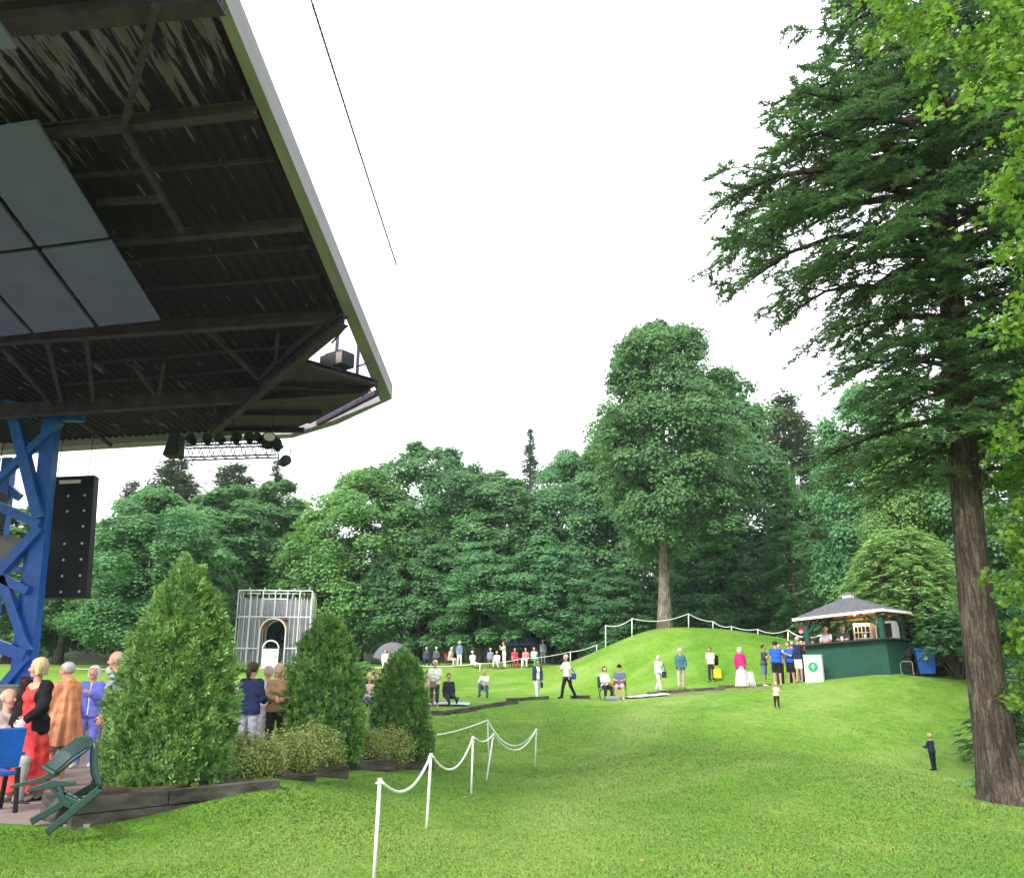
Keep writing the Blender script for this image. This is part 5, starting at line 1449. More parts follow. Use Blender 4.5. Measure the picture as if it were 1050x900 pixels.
# ---------------------------------------------------------------- green garden chair tipped over at the planter
def garden_chair():
    base = W(62, 836, 9.45); base.z = ground(base.x, base.y)
    t = thing('garden_chair', 'dark green plastic garden chair tipped forward against the timber planter', 'chair', base)
    G = M['greenplast']
    Yc = 9.55
    n_ = lambda px, py: W(px, py, 9.40) - base     # near side
    f_ = lambda px, py: W(px, py, 9.85) - base     # far side
    def plate(pts, th=.03, name='part'):
        m = MB(); a, b, c = pts[0], pts[1], pts[2]; nn = (b - a).cross(c - a).normalized()
        m.prism([p - nn * th / 2 for p in pts], nn * th); return m.build(name, G, t, bevel=.006)
    # two long armrests
    plate([n_(27, 812), n_(29, 808), n_(55, 799), n_(76, 800), n_(79, 804), n_(60, 806)], .03, 'armrest')
    plate([f_(10, 808), f_(12, 804), f_(40, 797), f_(58, 789), f_(62, 794), f_(38, 803)], .03, 'armrest')
    for p0, p1, p2 in ((n_(62, 805), n_(66, 818), n_(74, 824)), (f_(46, 799), f_(58, 812), f_(66, 820))):
        m = MB(); m.bar(p0, p1, .05, .035); m.bar(p1, p2, .05, .035); m.build('arm_support', G, t)
    # stringers: long legs from the seat front corner to the ground
    for fn, a, b in ((n_, (103, 808), (48, 853)), (f_, (100, 803), (32, 842))):
        m = MB(); m.bar(fn(*a), fn(*b), .035, .075); m.build('leg', G, t, bevel=.008)
    # curved rear posts
    for fn, dx in ((n_, 0), (f_, -4)):
        m = MB(); m.tube([fn(96 + dx, 759), fn(98.5 + dx, 768), fn(98 + dx, 780), fn(99 + dx, 792), fn(103 + dx, 803), fn(102 + dx, 808)], [.02, .022, .022, .024, .026, .024], 8); m.build('rear_post', G, t, True)
    # fan back: slats between hinge line and rounded top, with slits
    h0, h1 = n_(59, 794), f_(44, 785)
    e0, e1 = n_(97, 762), f_(84, 752)
    rail = (h0 + h1) / 2; wv = (h1 - h0).normalized(); axis = ((e0 + e1) / 2 - rail)
    wid = .56
    for i in range(7):
        u = (i - 3) / 3.5
        L_ = 1.04 - .16 * u * u
        c0 = rail + wv * (u * wid * .36); c1 = rail + axis * L_ + wv * (u * wid * .50)
        nb_ = axis.cross(wv).normalized()
        s = wv * .023; s1 = wv * .029
        mid0 = c0.lerp(c1, .5) + nb_ * .02
        m = MB()
        m.add([c0 - s, c0 + s, mid0 + s1, mid0 - s1, c1 + s1, c1 - s1], [(0, 1, 2, 3), (3, 2, 4, 5)])
        vs = m.v[:]; 
        m.add([Vector(v) + nb_ * .016 for v in vs], [(3, 2, 1, 0), (5, 4, 2, 3)])
        for a, b in ((0, 1), (1, 2), (2, 4), (4, 5), (5, 3), (3, 0)): m.f.append((a, b, b + 6, a + 6))
        m.build('back_slat', G, t)
    m = MB(); m.tube([rail + wv * -.26 * 1, rail + wv * .26], .03, 8); m.build('hinge_rail', G, t)
    m = MB(); ap = [rail + axis * (1.04 - .16 * u * u - .02) + wv * (u * wid * .53) for u in np.linspace(-1, 1, 9)]; m.tube(ap, .017, 7); m.build('top_rim', G, t, True)
    for sg in (-1, 1):
        m = MB(); m.tube([rail + wv * (sg * .245), rail + axis * .5 + wv * (sg * .275), rail + axis * .88 + wv * (sg * wid * .53)], .015, 6); m.build('side_rim', G, t, True)
    # seat slats, hanging steeply under the hinge
    s0 = (n_(60, 806) + f_(55, 803)) / 2; s1 = (n_(92, 822) + f_(84, 818)) / 2
    for i in range(5):
        f = i / 5
        a0 = n_(59, 806).lerp(n_(86, 822), f); b0_ = f_(54, 802).lerp(f_(80, 818), f); a1 = n_(59, 806).lerp(n_(86, 822), f + .17); b1_ = f_(54, 802).lerp(f_(80, 818), f + .17)
        plate([a0, b0_, b1_, a1], .022, 'seat_slat')
    plate([n_(60, 812), n_(66, 826), n_(82, 832), n_(86, 822)], .03, 'side_cheek'); plate([f_(56, 810), f_(62, 824), f_(78, 828), f_(82, 818)], .03, 'side_cheek')
    m = MB(); m.bar(n_(78, 828), f_(74, 822), .05, .06); m.build('cross_rail', G, t)
garden_chair()
# blue stadium seats
def stadium_seat(label, loc, rz):
    t = thing('stadium_seat', label, 'seat', loc, rz, 'blue seats of the pavilion')
    B_ = M['blue_steel']
    m = MB(); m.box((0, -.02, .44), (.46, .44, .05)); m.build('seat', B_, t, bevel=.015)
    m = MB(); m.box((0, .25, .74), (.46, .045, .46), Matrix.Rotation(R(-10), 3, 'X')); m.build('backrest', B_, t, bevel=.015)
    for s in (-1, 1):
        m = MB(); m.bar((s * .25, .26, 0), (s * .25, .16, .5), .045); m.bar((s * .25, -.18, 0), (s * .25, -.14, .46), .045); m.build('leg', M['dark'], t)
        m = MB(); m.box((s * .26, .02, .66), (.06, .40, .035)); m.build('armrest', B_, t, bevel=.01)
    return t

# ---------------------------------------------------------------- planting near the patio
def cedar(label, px, py, Y, H_, rad, prof, seed, ncl, per, leaf, z=None):
    p = W(px, py, Y)
    if z is not None: p.z = z
    t = thing('cedar_shrub', label, 'shrub', p, 0, 'clipped cedars along the patio')
    link('foliage', cone_shrub(seed, H_, rad, prof, ncl, per, leaf), M['cedar'], t)
    m = MB(); m.tube([(0, 0, -.3), (0, .02, H_ * .5), (0, 0, H_ * .9)], [.07, .05, .01], 8)
    for i in range(30):
        a = i * 2.4; zz = .12 + i / 30 * H_ * .75; q = rad * prof(zz / H_) * .85
        m.tube([(0, 0, zz), (q * .5 * math.cos(a), q * .5 * math.sin(a), zz + .1), (q * math.cos(a), q * math.sin(a), zz + .3)], [.02, .014, .004], 5, cap=False)
    m.build('trunk', M['bark'], t)
    return t
pr1 = lambda t: np.interp(t, [0, .05, .2, .42, .62, .8, .92, 1], [.90, .98, 1.0, .92, .77, .54, .31, .06])
pr2 = lambda t: np.interp(t, [0, .06, .22, .45, .65, .82, .93, 1], [.82, .95, 1.0, .96, .83, .62, .38, .08])
pr3 = lambda t: np.interp(t, [0, .06, .25, .5, .72, .88, .95, 1], [.80, .94, 1.0, .92, .76, .50, .32, .08])
cd = at
def ctop(px, top, base, Y): return (W(px, top, Y).z - W(px, base, Y).z)
cedar('largest dense green cedar cone, nearest, behind the front timber planter', 170, 812, 11.5, ctop(170, 573, 812, 11.5), .775, pr1, 3, 1900, 40, .062)
cedar('middle dense green cedar cone between the pale shrubs', 328, 783, 16.9, ctop(330, 631, 783, 16.9), .76, pr2, 8, 1500, 34, .075)
cedar('smallest dense green cedar cone at the far end of the planting bed', 409, 782, 20.0, ctop(409, 668, 782, 20), .69, pr3, 14, 1200, 30, .08)
p = W(433, 777, 19.8); t = thing('cedar_shrub', 'low side shoot of cedar at the foot of the smallest cone', 'shrub', p, 0, 'clipped cedars along the patio')
link('foliage', cone_shrub(31, .86, .26, lambda t: np.interp(t, [0, .4, .8, 1], [.8, 1, .6, .15]), 230, 26, .075), M['cedar'], t); m = MB(); m.tube([(0, 0, -.2), (0, 0, .7)], [.02, .008], 6); m.build('trunk', M['bark'], t)
for (px, py, Y, rad, H_, lab, sd) in ((250, 806, 12.9, .62, .66, 'pale leafy shrub touching the right side of the largest cedar', 1), (233, 806, 12.4, .45, .60, 'small pale shrub tucked against the largest cedar', 11), (296, 795, 14.6, .60, .62, 'yellow green shrub between the largest and the middle cedar', 2),
                                       (322, 790, 15.6, .55, .70, 'pale green shrub just in front of the middle cedar', 3), (374, 784, 17.9, .50, .62, 'pale yellowish shrub right of the middle cedar', 4), (398, 784, 18.6, .62, .66, 'wide yellowish shrub in front of the smallest cedar', 5)):
    p = W(px, py, Y)
    t = thing('spirea_shrub', lab, 'shrub', p, sd * 1.3, 'pale shrubs of the planting bed')
    fm, tw = mound_shrub(40 + sd, rad, H_, 12000, .045, 150)
    link('foliage', fm, M['spirea'], t); tw.build('stems', M['bark'], t)
p = W(368, 770, 21); p = at(368, 21.5, 770); t = thing('flower_clump', 'clump of orange flowers in the bed between the cedars', 'flowers', p)
fm, tw = mound_shrub(77, .4, .5, 2200, .05, 60); link('leaves', fm, M['cedar'], t); tw.build('stems', M['bark'], t)
m = MB(); rr_ = random.Random(4)
for i in range(40):
    a = rr_.random() * 6.28; q = rr_.random() ** .5 * .36; m.ball((q * math.cos(a), q * math.sin(a), .46 + .12 * rr_.random()), .035, 6, 4)
m.build('blossoms', surf('orange petals', (.75, .16, .03), .6), t)
# ---------------------------------------------------------------- background trees
def env_of(pts):
    ts, rs = zip(*pts); return lambda t: float(np.interp(t, ts, rs))
VAR = {}
def variant(key, H0, base, pts, seed, ncl, nlf, leaf, r0, rc=(.12, .23), flat=1.0, nlimb=16, top=.75):
    me, Cs = broad_crown(seed, H0, base, env_of(pts), ncl, nlf, leaf, flat, rc)
    tm = trunk_mesh(seed, H0, r0, Cs, nlimb, top=top)
    VAR[key] = (me, tm, H0, max(r for _, r in pts))
variant('broad', 18, 2.4, [(0, 3.0), (.2, 4.8), (.5, 5.2), (.75, 4.1), (.92, 2.2), (1, .5)], 11, 230, 430, .235, .34)
variant('oval', 18, 2.0, [(0, 2.6), (.3, 3.9), (.6, 3.8), (.85, 2.3), (1, .4)], 23, 210, 430, .235, .30)
variant('deep', 14, 1.7, [(0, 3.0), (.25, 3.9), (.55, 3.9), (.8, 2.6), (1, .5)], 37, 200, 400, .225, .26)
variant('loose', 18, 3.0, [(0, 2.2), (.25, 4.2), (.5, 4.6), (.72, 4.6), (.9, 2.9), (1, .8)], 51, 190, 400, .24, .33, (.12, .2))
vm, vb = conifer_crown(5, 20, 2.0, 3.6, 32, 8, .30, .20, .05, .05, 210, 1.0, .14); VAR['spruce'] = (vm, conifer_trunk(20, .28, vb, 1, 3), 20, 3.6)
vm, vb = conifer_crown(9, 22, 5, 3.8, 22, 8, .34, -.08, .12, .18, 330, .55, .24); VAR['pine'] = (vm, conifer_trunk(22, .30, vb, 2, 1), 22, 3.8)
vm, vb = conifer_crown(15, 20, .8, 4.0, 36, 8, .36, .34, .02, .04, 90, .8); VAR['fir'] = (vm, conifer_trunk(20, .30, vb, 3, 3), 20, 4.0)
VM = {}
def tree(key, px, top, Y, wpx, mat, label, rz=0.0, group='trees of the wood', bark='bark', zb=None):
    crown, tm, H0, R0 = VAR[key]
    b0 = at(px, Y, 680)
    hgt = W(px, top, Y).z - b0.z
    sz = hgt / H0; sx = wpx * Y / 885 / 2 / R0 * (1.0 if key in ('pine', 'spruce') else 1.2)
    t = thing({'spruce': 'spruce_tree', 'pine': 'pine_tree', 'fir': 'fir_tree'}.get(key, 'maple_tree'), label, 'tree', b0, rz, group)
    t.scale = (sx, sx, sz)
    k2 = (key, mat)
    if k2 not in VM:
        c2 = crown.copy(); c2.materials.clear(); c2.materials.append(M[mat]); VM[k2] = c2
    link('crown', VM[k2], None, t)
    if key not in VM:
        o = tm.build('trunk', M[bark], t, True); VM[key] = o.data
    else: link('trunk', VM[key], None, t)
    return t
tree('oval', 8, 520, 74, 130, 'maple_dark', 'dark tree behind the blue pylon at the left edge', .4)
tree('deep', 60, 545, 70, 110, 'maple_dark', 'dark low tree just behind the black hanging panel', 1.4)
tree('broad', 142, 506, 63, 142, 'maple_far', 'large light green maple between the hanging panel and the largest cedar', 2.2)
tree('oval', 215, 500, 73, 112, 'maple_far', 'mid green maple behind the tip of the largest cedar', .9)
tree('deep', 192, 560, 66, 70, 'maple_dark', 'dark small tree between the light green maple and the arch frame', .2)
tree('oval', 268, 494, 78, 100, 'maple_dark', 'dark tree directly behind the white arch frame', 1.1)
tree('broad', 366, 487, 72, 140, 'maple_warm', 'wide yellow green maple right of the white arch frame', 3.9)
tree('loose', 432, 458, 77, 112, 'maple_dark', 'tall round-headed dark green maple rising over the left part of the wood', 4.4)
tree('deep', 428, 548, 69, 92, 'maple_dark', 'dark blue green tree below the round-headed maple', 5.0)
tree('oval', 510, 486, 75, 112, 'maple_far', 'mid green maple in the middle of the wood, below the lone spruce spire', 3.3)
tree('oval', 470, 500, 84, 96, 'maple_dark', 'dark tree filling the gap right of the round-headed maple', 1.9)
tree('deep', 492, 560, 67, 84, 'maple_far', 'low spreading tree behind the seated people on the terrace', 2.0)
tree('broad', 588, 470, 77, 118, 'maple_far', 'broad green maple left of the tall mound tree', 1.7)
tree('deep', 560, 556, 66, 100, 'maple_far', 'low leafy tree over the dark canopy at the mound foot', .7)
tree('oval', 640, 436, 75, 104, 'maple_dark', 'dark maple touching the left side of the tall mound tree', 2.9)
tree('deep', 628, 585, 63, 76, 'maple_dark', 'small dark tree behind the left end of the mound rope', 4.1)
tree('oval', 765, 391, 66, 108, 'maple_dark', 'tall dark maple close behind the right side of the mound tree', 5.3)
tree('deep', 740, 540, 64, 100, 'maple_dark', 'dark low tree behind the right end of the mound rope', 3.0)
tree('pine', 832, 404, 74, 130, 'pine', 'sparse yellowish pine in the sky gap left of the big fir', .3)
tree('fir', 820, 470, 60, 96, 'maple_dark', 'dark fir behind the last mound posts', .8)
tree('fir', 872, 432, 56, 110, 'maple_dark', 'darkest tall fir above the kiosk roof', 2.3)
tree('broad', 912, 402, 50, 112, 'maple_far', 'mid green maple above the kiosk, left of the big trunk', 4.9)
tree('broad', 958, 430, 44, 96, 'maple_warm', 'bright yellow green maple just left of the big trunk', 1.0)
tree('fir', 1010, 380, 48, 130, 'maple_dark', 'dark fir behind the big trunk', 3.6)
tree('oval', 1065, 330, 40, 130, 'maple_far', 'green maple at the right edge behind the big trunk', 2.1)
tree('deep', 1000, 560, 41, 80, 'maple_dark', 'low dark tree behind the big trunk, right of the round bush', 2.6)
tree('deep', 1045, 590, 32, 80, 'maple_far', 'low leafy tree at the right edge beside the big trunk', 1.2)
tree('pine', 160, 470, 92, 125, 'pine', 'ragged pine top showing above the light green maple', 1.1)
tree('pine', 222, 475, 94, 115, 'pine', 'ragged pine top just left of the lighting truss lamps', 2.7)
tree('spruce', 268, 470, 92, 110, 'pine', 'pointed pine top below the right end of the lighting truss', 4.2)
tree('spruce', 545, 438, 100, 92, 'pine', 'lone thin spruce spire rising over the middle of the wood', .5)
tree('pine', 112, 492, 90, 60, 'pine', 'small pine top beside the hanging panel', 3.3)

# far wood: one mass behind the separate trees
def wood():
    r = np.random.default_rng(99); Ps = []; Ns = []; Ts = []
    for i in range(46):
        x = -95 + i * 4.4 + r.uniform(-1.5, 1.5); y = r.uniform(86, 104) - (12 if x > 26 else 0); hh = r.uniform(12, 15.5); z0 = 2.3
        for c in range(46):
            t = r.random(); rad = 4.2 * (1 - (max(t - .35, 0) / .65) ** 2 * .8); a = r.random() * 6.28; q = rad * math.sqrt(r.random())
            n = 80; d = rand_unit(n, r); d[:, 2] = np.abs(d[:, 2]) * .9 - .1
            Ps.append(np.array([x + q * math.cos(a), y + q * math.sin(a), z0 + t * hh]) + d * r.uniform(.9, 1.6) * np.array([1, 1, .7]))
            Ns.append(unit(d + np.array([0, 0, .6]) + r.normal(size=(n, 3)) * .4)); Ts.append(np.clip(r.normal(r.uniform(.2, .7), .2, n), 0, 1))
    P = np.concatenate(Ps); Nn = np.concatenate(Ns); U = unit(np.cross(Nn, r.normal(size=Nn.shape))); s = r.uniform(.28, .55, len(P))
    V, F = rhombs(P, U, Nn, s, s * .8)
    return np_mesh('far_wood', V, F, tint=np.concatenate(Ts))
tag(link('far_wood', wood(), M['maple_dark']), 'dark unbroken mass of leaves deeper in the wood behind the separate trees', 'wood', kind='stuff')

# the lone tree on the mound
mb = at(682, 54.6, 641)
mt_ = thing('maple_tree', 'tallest maple with a bare pale trunk standing alone on the grassy mound', 'tree', mb)
HM = W(700, 343, 54.6).z - mb.z
px2m = 54.6 / 885 * 1.02
mcr, mCs = broad_crown(71, HM, 4.6, env_of([(0, 2.0), (.08, 3.6), (.2, 5.0), (.38, 5.2), (.55, 5.9), (.66, 5.3), (.76, 4.3), (.9, 3.7), (1, 1.6)]), 360, 430, .22, 1.0, (.095, .175), .3, .95)
mo = link('crown', mcr, M['maple_dark'], mt_); mo.location = (.75, 0, 0)
tmm = trunk_mesh(5, HM, .44, mCs + np.array([.75, 0, 0]), 26, lean=.035, top=.72); tmm.build('trunk', M['bark_pale'], mt_, True)

# ---------------------------------------------------------------- the big hemlock at the right
hb = W(1029, 818, 17); hb.z = ground(hb.x, hb.y)
hm_ = thing('hemlock_tree', 'huge dark hemlock with a bare furrowed trunk in front of the right bank', 'tree', hb)
tl_ = [(1034, 830, 30), (1028, 812, 25.5), (1019, 760, 22.5), (1010, 690, 20), (1002, 620, 18.6), (994, 540, 17), (986, 450, 15.5), (978, 340, 13.5), (968, 200, 11.5), (960, 60, 9), (955, -40, 7.5), (950, -160, 5)]
tp_ = []; trad = []
for px, py, hw in tl_:
    w = W(px, py, 17.0); a, y, z = direction(px, py); tp_.append(w - hb); trad.append(hw / 850 * 17.0 / y * .88)
TC = []
for i in range(len(tp_) - 1):
    for f in (0, .5): TC.append(tp_[i].lerp(tp_[i + 1], f))
m = MB(); rs2 = []
for i in range(len(tp_) - 1): rs2 += [trad[i], (trad[i] + trad[i + 1]) / 2]
rs2[0] *= 1.22; rs2[1] *= 1.12; rs2[2] *= 1.08; rs2[3] *= 1.03
nt_ = 20
m.tube(TC, rs2, nt_)
for i, v in enumerate(m.v):
    ring, kk = divmod(i, nt_); a = 2 * math.pi * kk / nt_
    c = TC[min(ring, len(TC) - 1)]; s = 1 + .035 * math.sin(3 * a + ring * .7) + .03 * math.sin(7 * a + ring * .4) + (.16 * max(0, math.sin(3 * a + 1)) if ring < 2 else 0)
    m.v[i] = tuple(Vector(c) + (Vector(v) - Vector(c)) * s)
def trunk_at(z):
    for a, b2 in zip(tp_[:-1], tp_[1:]):
        if a.z <= z <= b2.z: return a.lerp(b2, (z - a.z) / (b2.z - a.z))
    return tp_[-1]
m.build('trunk', M['bark_fir'], hm_, True)
def hemlock_foliage():
    r = np.random.default_rng(17); P = []; U = []; Nn = []; T = []; limbs = MB()
    Z0 = hb.z
    lenL = lambda z: float(np.interp(z, [4.2, 6, 8, 10, 11.5, 13.5, 15, 17, 19, 22], [2.0, 2.8, 3.2, 3.8, 4.4, 5.0, 4.7, 3.9, 3.5, 2.6]))
    spec = []
    n = 112
    for i in range(n):
        z = 6.5 + (i / n) ** .92 * 14.4 + r.uniform(-.2, .2)
        a = i * 2.399 + r.uniform(-.3, .3)
        spec.append((z, a, lenL(z) * r.uniform(.6, 1.04)))
    for z, a, s in ((13.8, 3.1, 1.04), (13.0, 3.5, 1.0), (14.4, 3.3, 1.02), (14.9, 2.95, 1.0), (12.2, 3.2, 1.02), (15.6, 3.3, .98), (11.4, 3.75, 1.0), (7.2, 3.3, .95), (6.6, 3.6, .8), (13.4, 2.8, 1.0), (7.4, 4.4, .9), (8.2, 4.0, .9)) + tuple((7.0 + i * .28, 3.6 + (i * 1.37) % 2.3, .5 + .45 * ((i * .618) % 1)) for i in range(30)):
        spec.append((z, a, lenL(z) * s))
    def grow(o, a, L, rise, fall, lev):
        dr = np.array([math.cos(a), math.sin(a), 0]); sd = np.array([-dr[1], dr[0], 0])
        s = np.linspace(0, 1, 12); sway = r.uniform(-.3, .3); f1, f2 = r.uniform(0, 6.3, 2); am = .05 * L
        pts = o + dr * (s * L)[:, None] + sd * (sway * L * s ** 2 + am * np.sin(5 * s + f1) * s)[:, None] + np.array([0, 0, 1]) * ((rise * s - (rise + fall) * s ** 2.4) * L + am * np.sin(6 * s + f2) * s)[:, None]
        r0 = (.024 * L ** .9 + .016) if lev == 0 else .022
        limbs.tube([Vector(p) for p in pts[::2]] + [Vector(pts[-1])], list(np.interp(np.linspace(0, 1, 7), [0, 1], [r0, .005])), 6, cap=False)
        if lev == 0 and L > 1.6:
            for j in range(4):
                q = r.uniform(.28, .85); i0 = min(int(q * 11), 10)
                grow(pts[i0], a + (1 if j % 2 else -1) * r.uniform(.45, 1.15), L * r.uniform(.26, .48), r.uniform(-.05, .3), r.uniform(.1, .4), 1)
        nb = int(L / .10); q0 = .34 if lev == 0 else .12
        g1 = r.uniform(0, 6.3)
        for j in range(nb):
            q = q0 + (1 - q0) * (j + r.random()) / nb
            if q < .84 and math.sin(q * 15 + g1) < -.22: continue
            i0 = min(int(q * 11), 10); f = q * 11 - i0
            b0 = pts[i0] * (1 - f) + pts[i0 + 1] * f
            sg = 1 if j % 2 else -1
            l2 = (.22 + .62 * math.sin(min(q, 1) * math.pi * .8)) * (max(L, 2) / 5) ** .5 * r.uniform(.5, 1.2)
            dd = unit(dr * r.uniform(.3, 1.0) + sd * sg * r.uniform(.35, 1.0) + np.array([0, 0, r.uniform(-.2, .3)]))
            k = max(5, int(l2 / .042)); ss = np.linspace(.04, 1, k)
            dro = r.uniform(.08, .6)
            tw = b0 + dd * (ss * l2)[:, None] - np.array([0, 0, 1]) * (dro * ss ** 1.8 * l2)[:, None]
            if j % 2 == 0: limbs.tube([Vector(tw[0]), Vector(tw[k // 2]), Vector(tw[-1])], [.009, .006, .002], 4, cap=False)
            rep = 4
            c = np.repeat(tw, rep, 0); m_ = len(c); sgn = np.tile([1, -1, .4, -.5], k)
            cr = unit(np.cross(dd, [0, 0, 1]))
            ln = (.09 + .06 * r.random(m_)) * (1.15 - .5 * np.repeat(ss, rep))
            ax_ = unit(dd * .75 + cr * (sgn * .9)[:, None] + np.array([0, 0, -.15]) + r.normal(size=(m_, 3)) * .28)
            c = c + ax_ * (ln * .5)[:, None] + r.normal(size=(m_, 3)) * .014
            P.append(c); U.append(ax_); Nn.append(unit(np.array([0, 0, 1.]) + r.normal(size=(m_, 3)) * .42))
            T.append(np.clip(r.normal(.25 + .5 * r.random(), .15, m_), 0, 1))
    for z, a, L in spec:
        zz = z - Z0 - EYE * 0 - 1.0
        grow(np.array(trunk_at(zz)), a, L, r.uniform(.0, .26), r.uniform(.10, .36), 0)
    P = np.concatenate(P); U = np.concatenate(U); Nn = np.concatenate(Nn); T = np.concatenate(T)
    s = np.random.default_rng(2).uniform(.07, .15, len(P))
    V, F = rhombs(P, U, Nn, s, s * .36)
    return np_mesh('foliage', V, F, tint=T), limbs
hf_, hl_ = hemlock_foliage()
link('foliage', hf_, M['hemlock'], hm_); hl_.build('limbs', M['bark_fir'], hm_, True)

# ---------------------------------------------------------------- near maple reaching in from the right
nm_b = Vector((9.4, 8.6, 0)); nm_b.z = ground(9.4, 8.6)
nm = thing('maple_tree', 'bright green maple reaching its leafy twigs in from the right edge, nearest tree', 'tree', nm_b)
m = MB(); m.tube([(0, 0, -.2), (.05, 0, 2), (-.1, .1, 5), (0, .3, 9), (.2, .2, 13)], [.26, .2, .17, .12, .05], 10); m.build('trunk', M['bark'], nm, True)
def near_maple(base, targets, seed, size, per, spread):
    r = np.random.default_rng(seed); C = []; U = []; Nn = []; S = []; T = []; br = MB()
    for (p, src) in targets:
        p = np.array(p - base); src = np.array(src)
        mid = (p + src) / 2 + np.array([0, 0, .5])
        cur = [src, mid, p]
        br.tube([Vector(q) for q in ((1 - t) ** 2 * src + 2 * t * (1 - t) * mid + t * t * p for t in np.linspace(0, 1, 6))], [.035, .026, .018, .012, .008, .003], 5, cap=False)
        n = int(per * r.uniform(.75, 1.25))
        ntw = 9
        for w in range(ntw):
            t = r.uniform(.55, 1.0); b0 = (1 - t) ** 2 * src + 2 * t * (1 - t) * mid + t * t * p
            tip = b0 + rand_unit(1, r)[0] * np.array([1, 1, .55]) * spread * r.uniform(.4, 1.1) - np.array([0, 0, .12])
            br.tube([Vector(b0), Vector((b0 + tip) / 2 + np.array([0, 0, .05])), Vector(tip)], [.008, .005, .002], 4, cap=False)
            kk = max(2, n // ntw)
            f = r.uniform(.15, 1.05, kk)[:, None]
            c = b0 * (1 - f) + tip * f + r.normal(size=(kk, 3)) * .07
            C.append(c); u = unit((tip - b0) * .8 + r.normal(size=(kk, 3)) * .35 + np.array([0, 0, -.35])); U.append(u)
            Nn.append(unit(np.array([0, 0, 1.]) + r.normal(size=(kk, 3)) * .5)); S.append(size * r.uniform(.6, 1.25, kk)); T.append(np.clip(r.normal(r.uniform(.2, .8), .2, kk), 0, 1))
    C = np.concatenate(C); U = np.concatenate(U); Nn = np.concatenate(Nn); S = np.concatenate(S); T = np.concatenate(T)
    V, F = maple_leaves(C, U, Nn, S, r)
    return np_mesh('foliage', V, F, tint=T), br
tg = []
for px, py, Y in ((1000, 18, 8.6), (960, 40, 9.6), (1025, 60, 8.0), (985, 110, 9.5), (1030, 140, 8.8), (1005, 215, 9.6), (1040, 240, 9.0), (1045, 20, 6.6), (1050, 185, 8.4), (935, 12, 10.2), (905, 25, 10.6), (1030, 300, 9.6), (1020, -20, 7.0), (960, -15, 9), (870, 5, 11), (1050, 100, 7.4), (1050, 300, 9.0), (985, 60, 10), (1015, 170, 9.8), (1060, 350, 9.0), (950, 95, 10.4), (1040, 390, 10.2), (880, 45, 11.5), (850, 20, 12), (915, 75, 11), (940, 50, 10.5), (900, 0, 10.5), (1030, 335, 9.5), (1046, 365, 9), (1038, 415, 9.6), (1020, 260, 9.6), (1045, 440, 9.4)):
    p = W(px, py, Y); tg.append((p, (0, .2, max(2.5, min(12.0, p.z - nm_b.z - .8)))))
fm, bm2 = near_maple(nm_b, tg, 4, .088, 330, .70)
link('foliage', fm, M['maple_near'], nm); bm2.build('branches', M['bark'], nm, True)
n2b = Vector((12.6, 16.2, 0)); n2b.z = ground(12.6, 16.2)
n2 = thing('maple_tree', 'young maple with bright leaves at the right edge beyond the big trunk', 'tree', n2b)
m = MB(); m.tube([(0, 0, -.2), (.05, 0, 2), (-.1, .1, 5), (0, .1, 8.5)], [.13, .10, .07, .02], 8); m.build('trunk', M['bark'], n2, True)
tg = []
for px, py, Y in ((1035, 425, 14.5), (1042, 470, 15), (1028, 520, 15.5), (1044, 560, 15), (1036, 612, 16.5), (1045, 650, 16), (1030, 668, 17), (1048, 510, 14.2), (1022, 640, 17.5), (1048, 400, 14), (1046, 700, 16.5), (1050, 600, 14.6), (1035, 560, 17), (1052, 455, 14), (1042, 640, 15), (1020, 450, 15.5), (1015, 490, 16), (1038, 540, 15), (1028, 590, 16), (1040, 680, 16), (1035, 720, 16.5)):
    p = W(px, py, Y); tg.append((p, (0, 0, max(.6, min(8.0, p.z - n2b.z - .6)))))
fm, bm2 = near_maple(n2b, tg, 9, .105, 360, .66)
link('foliage', fm, M['maple_near'], n2); bm2.build('branches', M['bark'], n2, True)

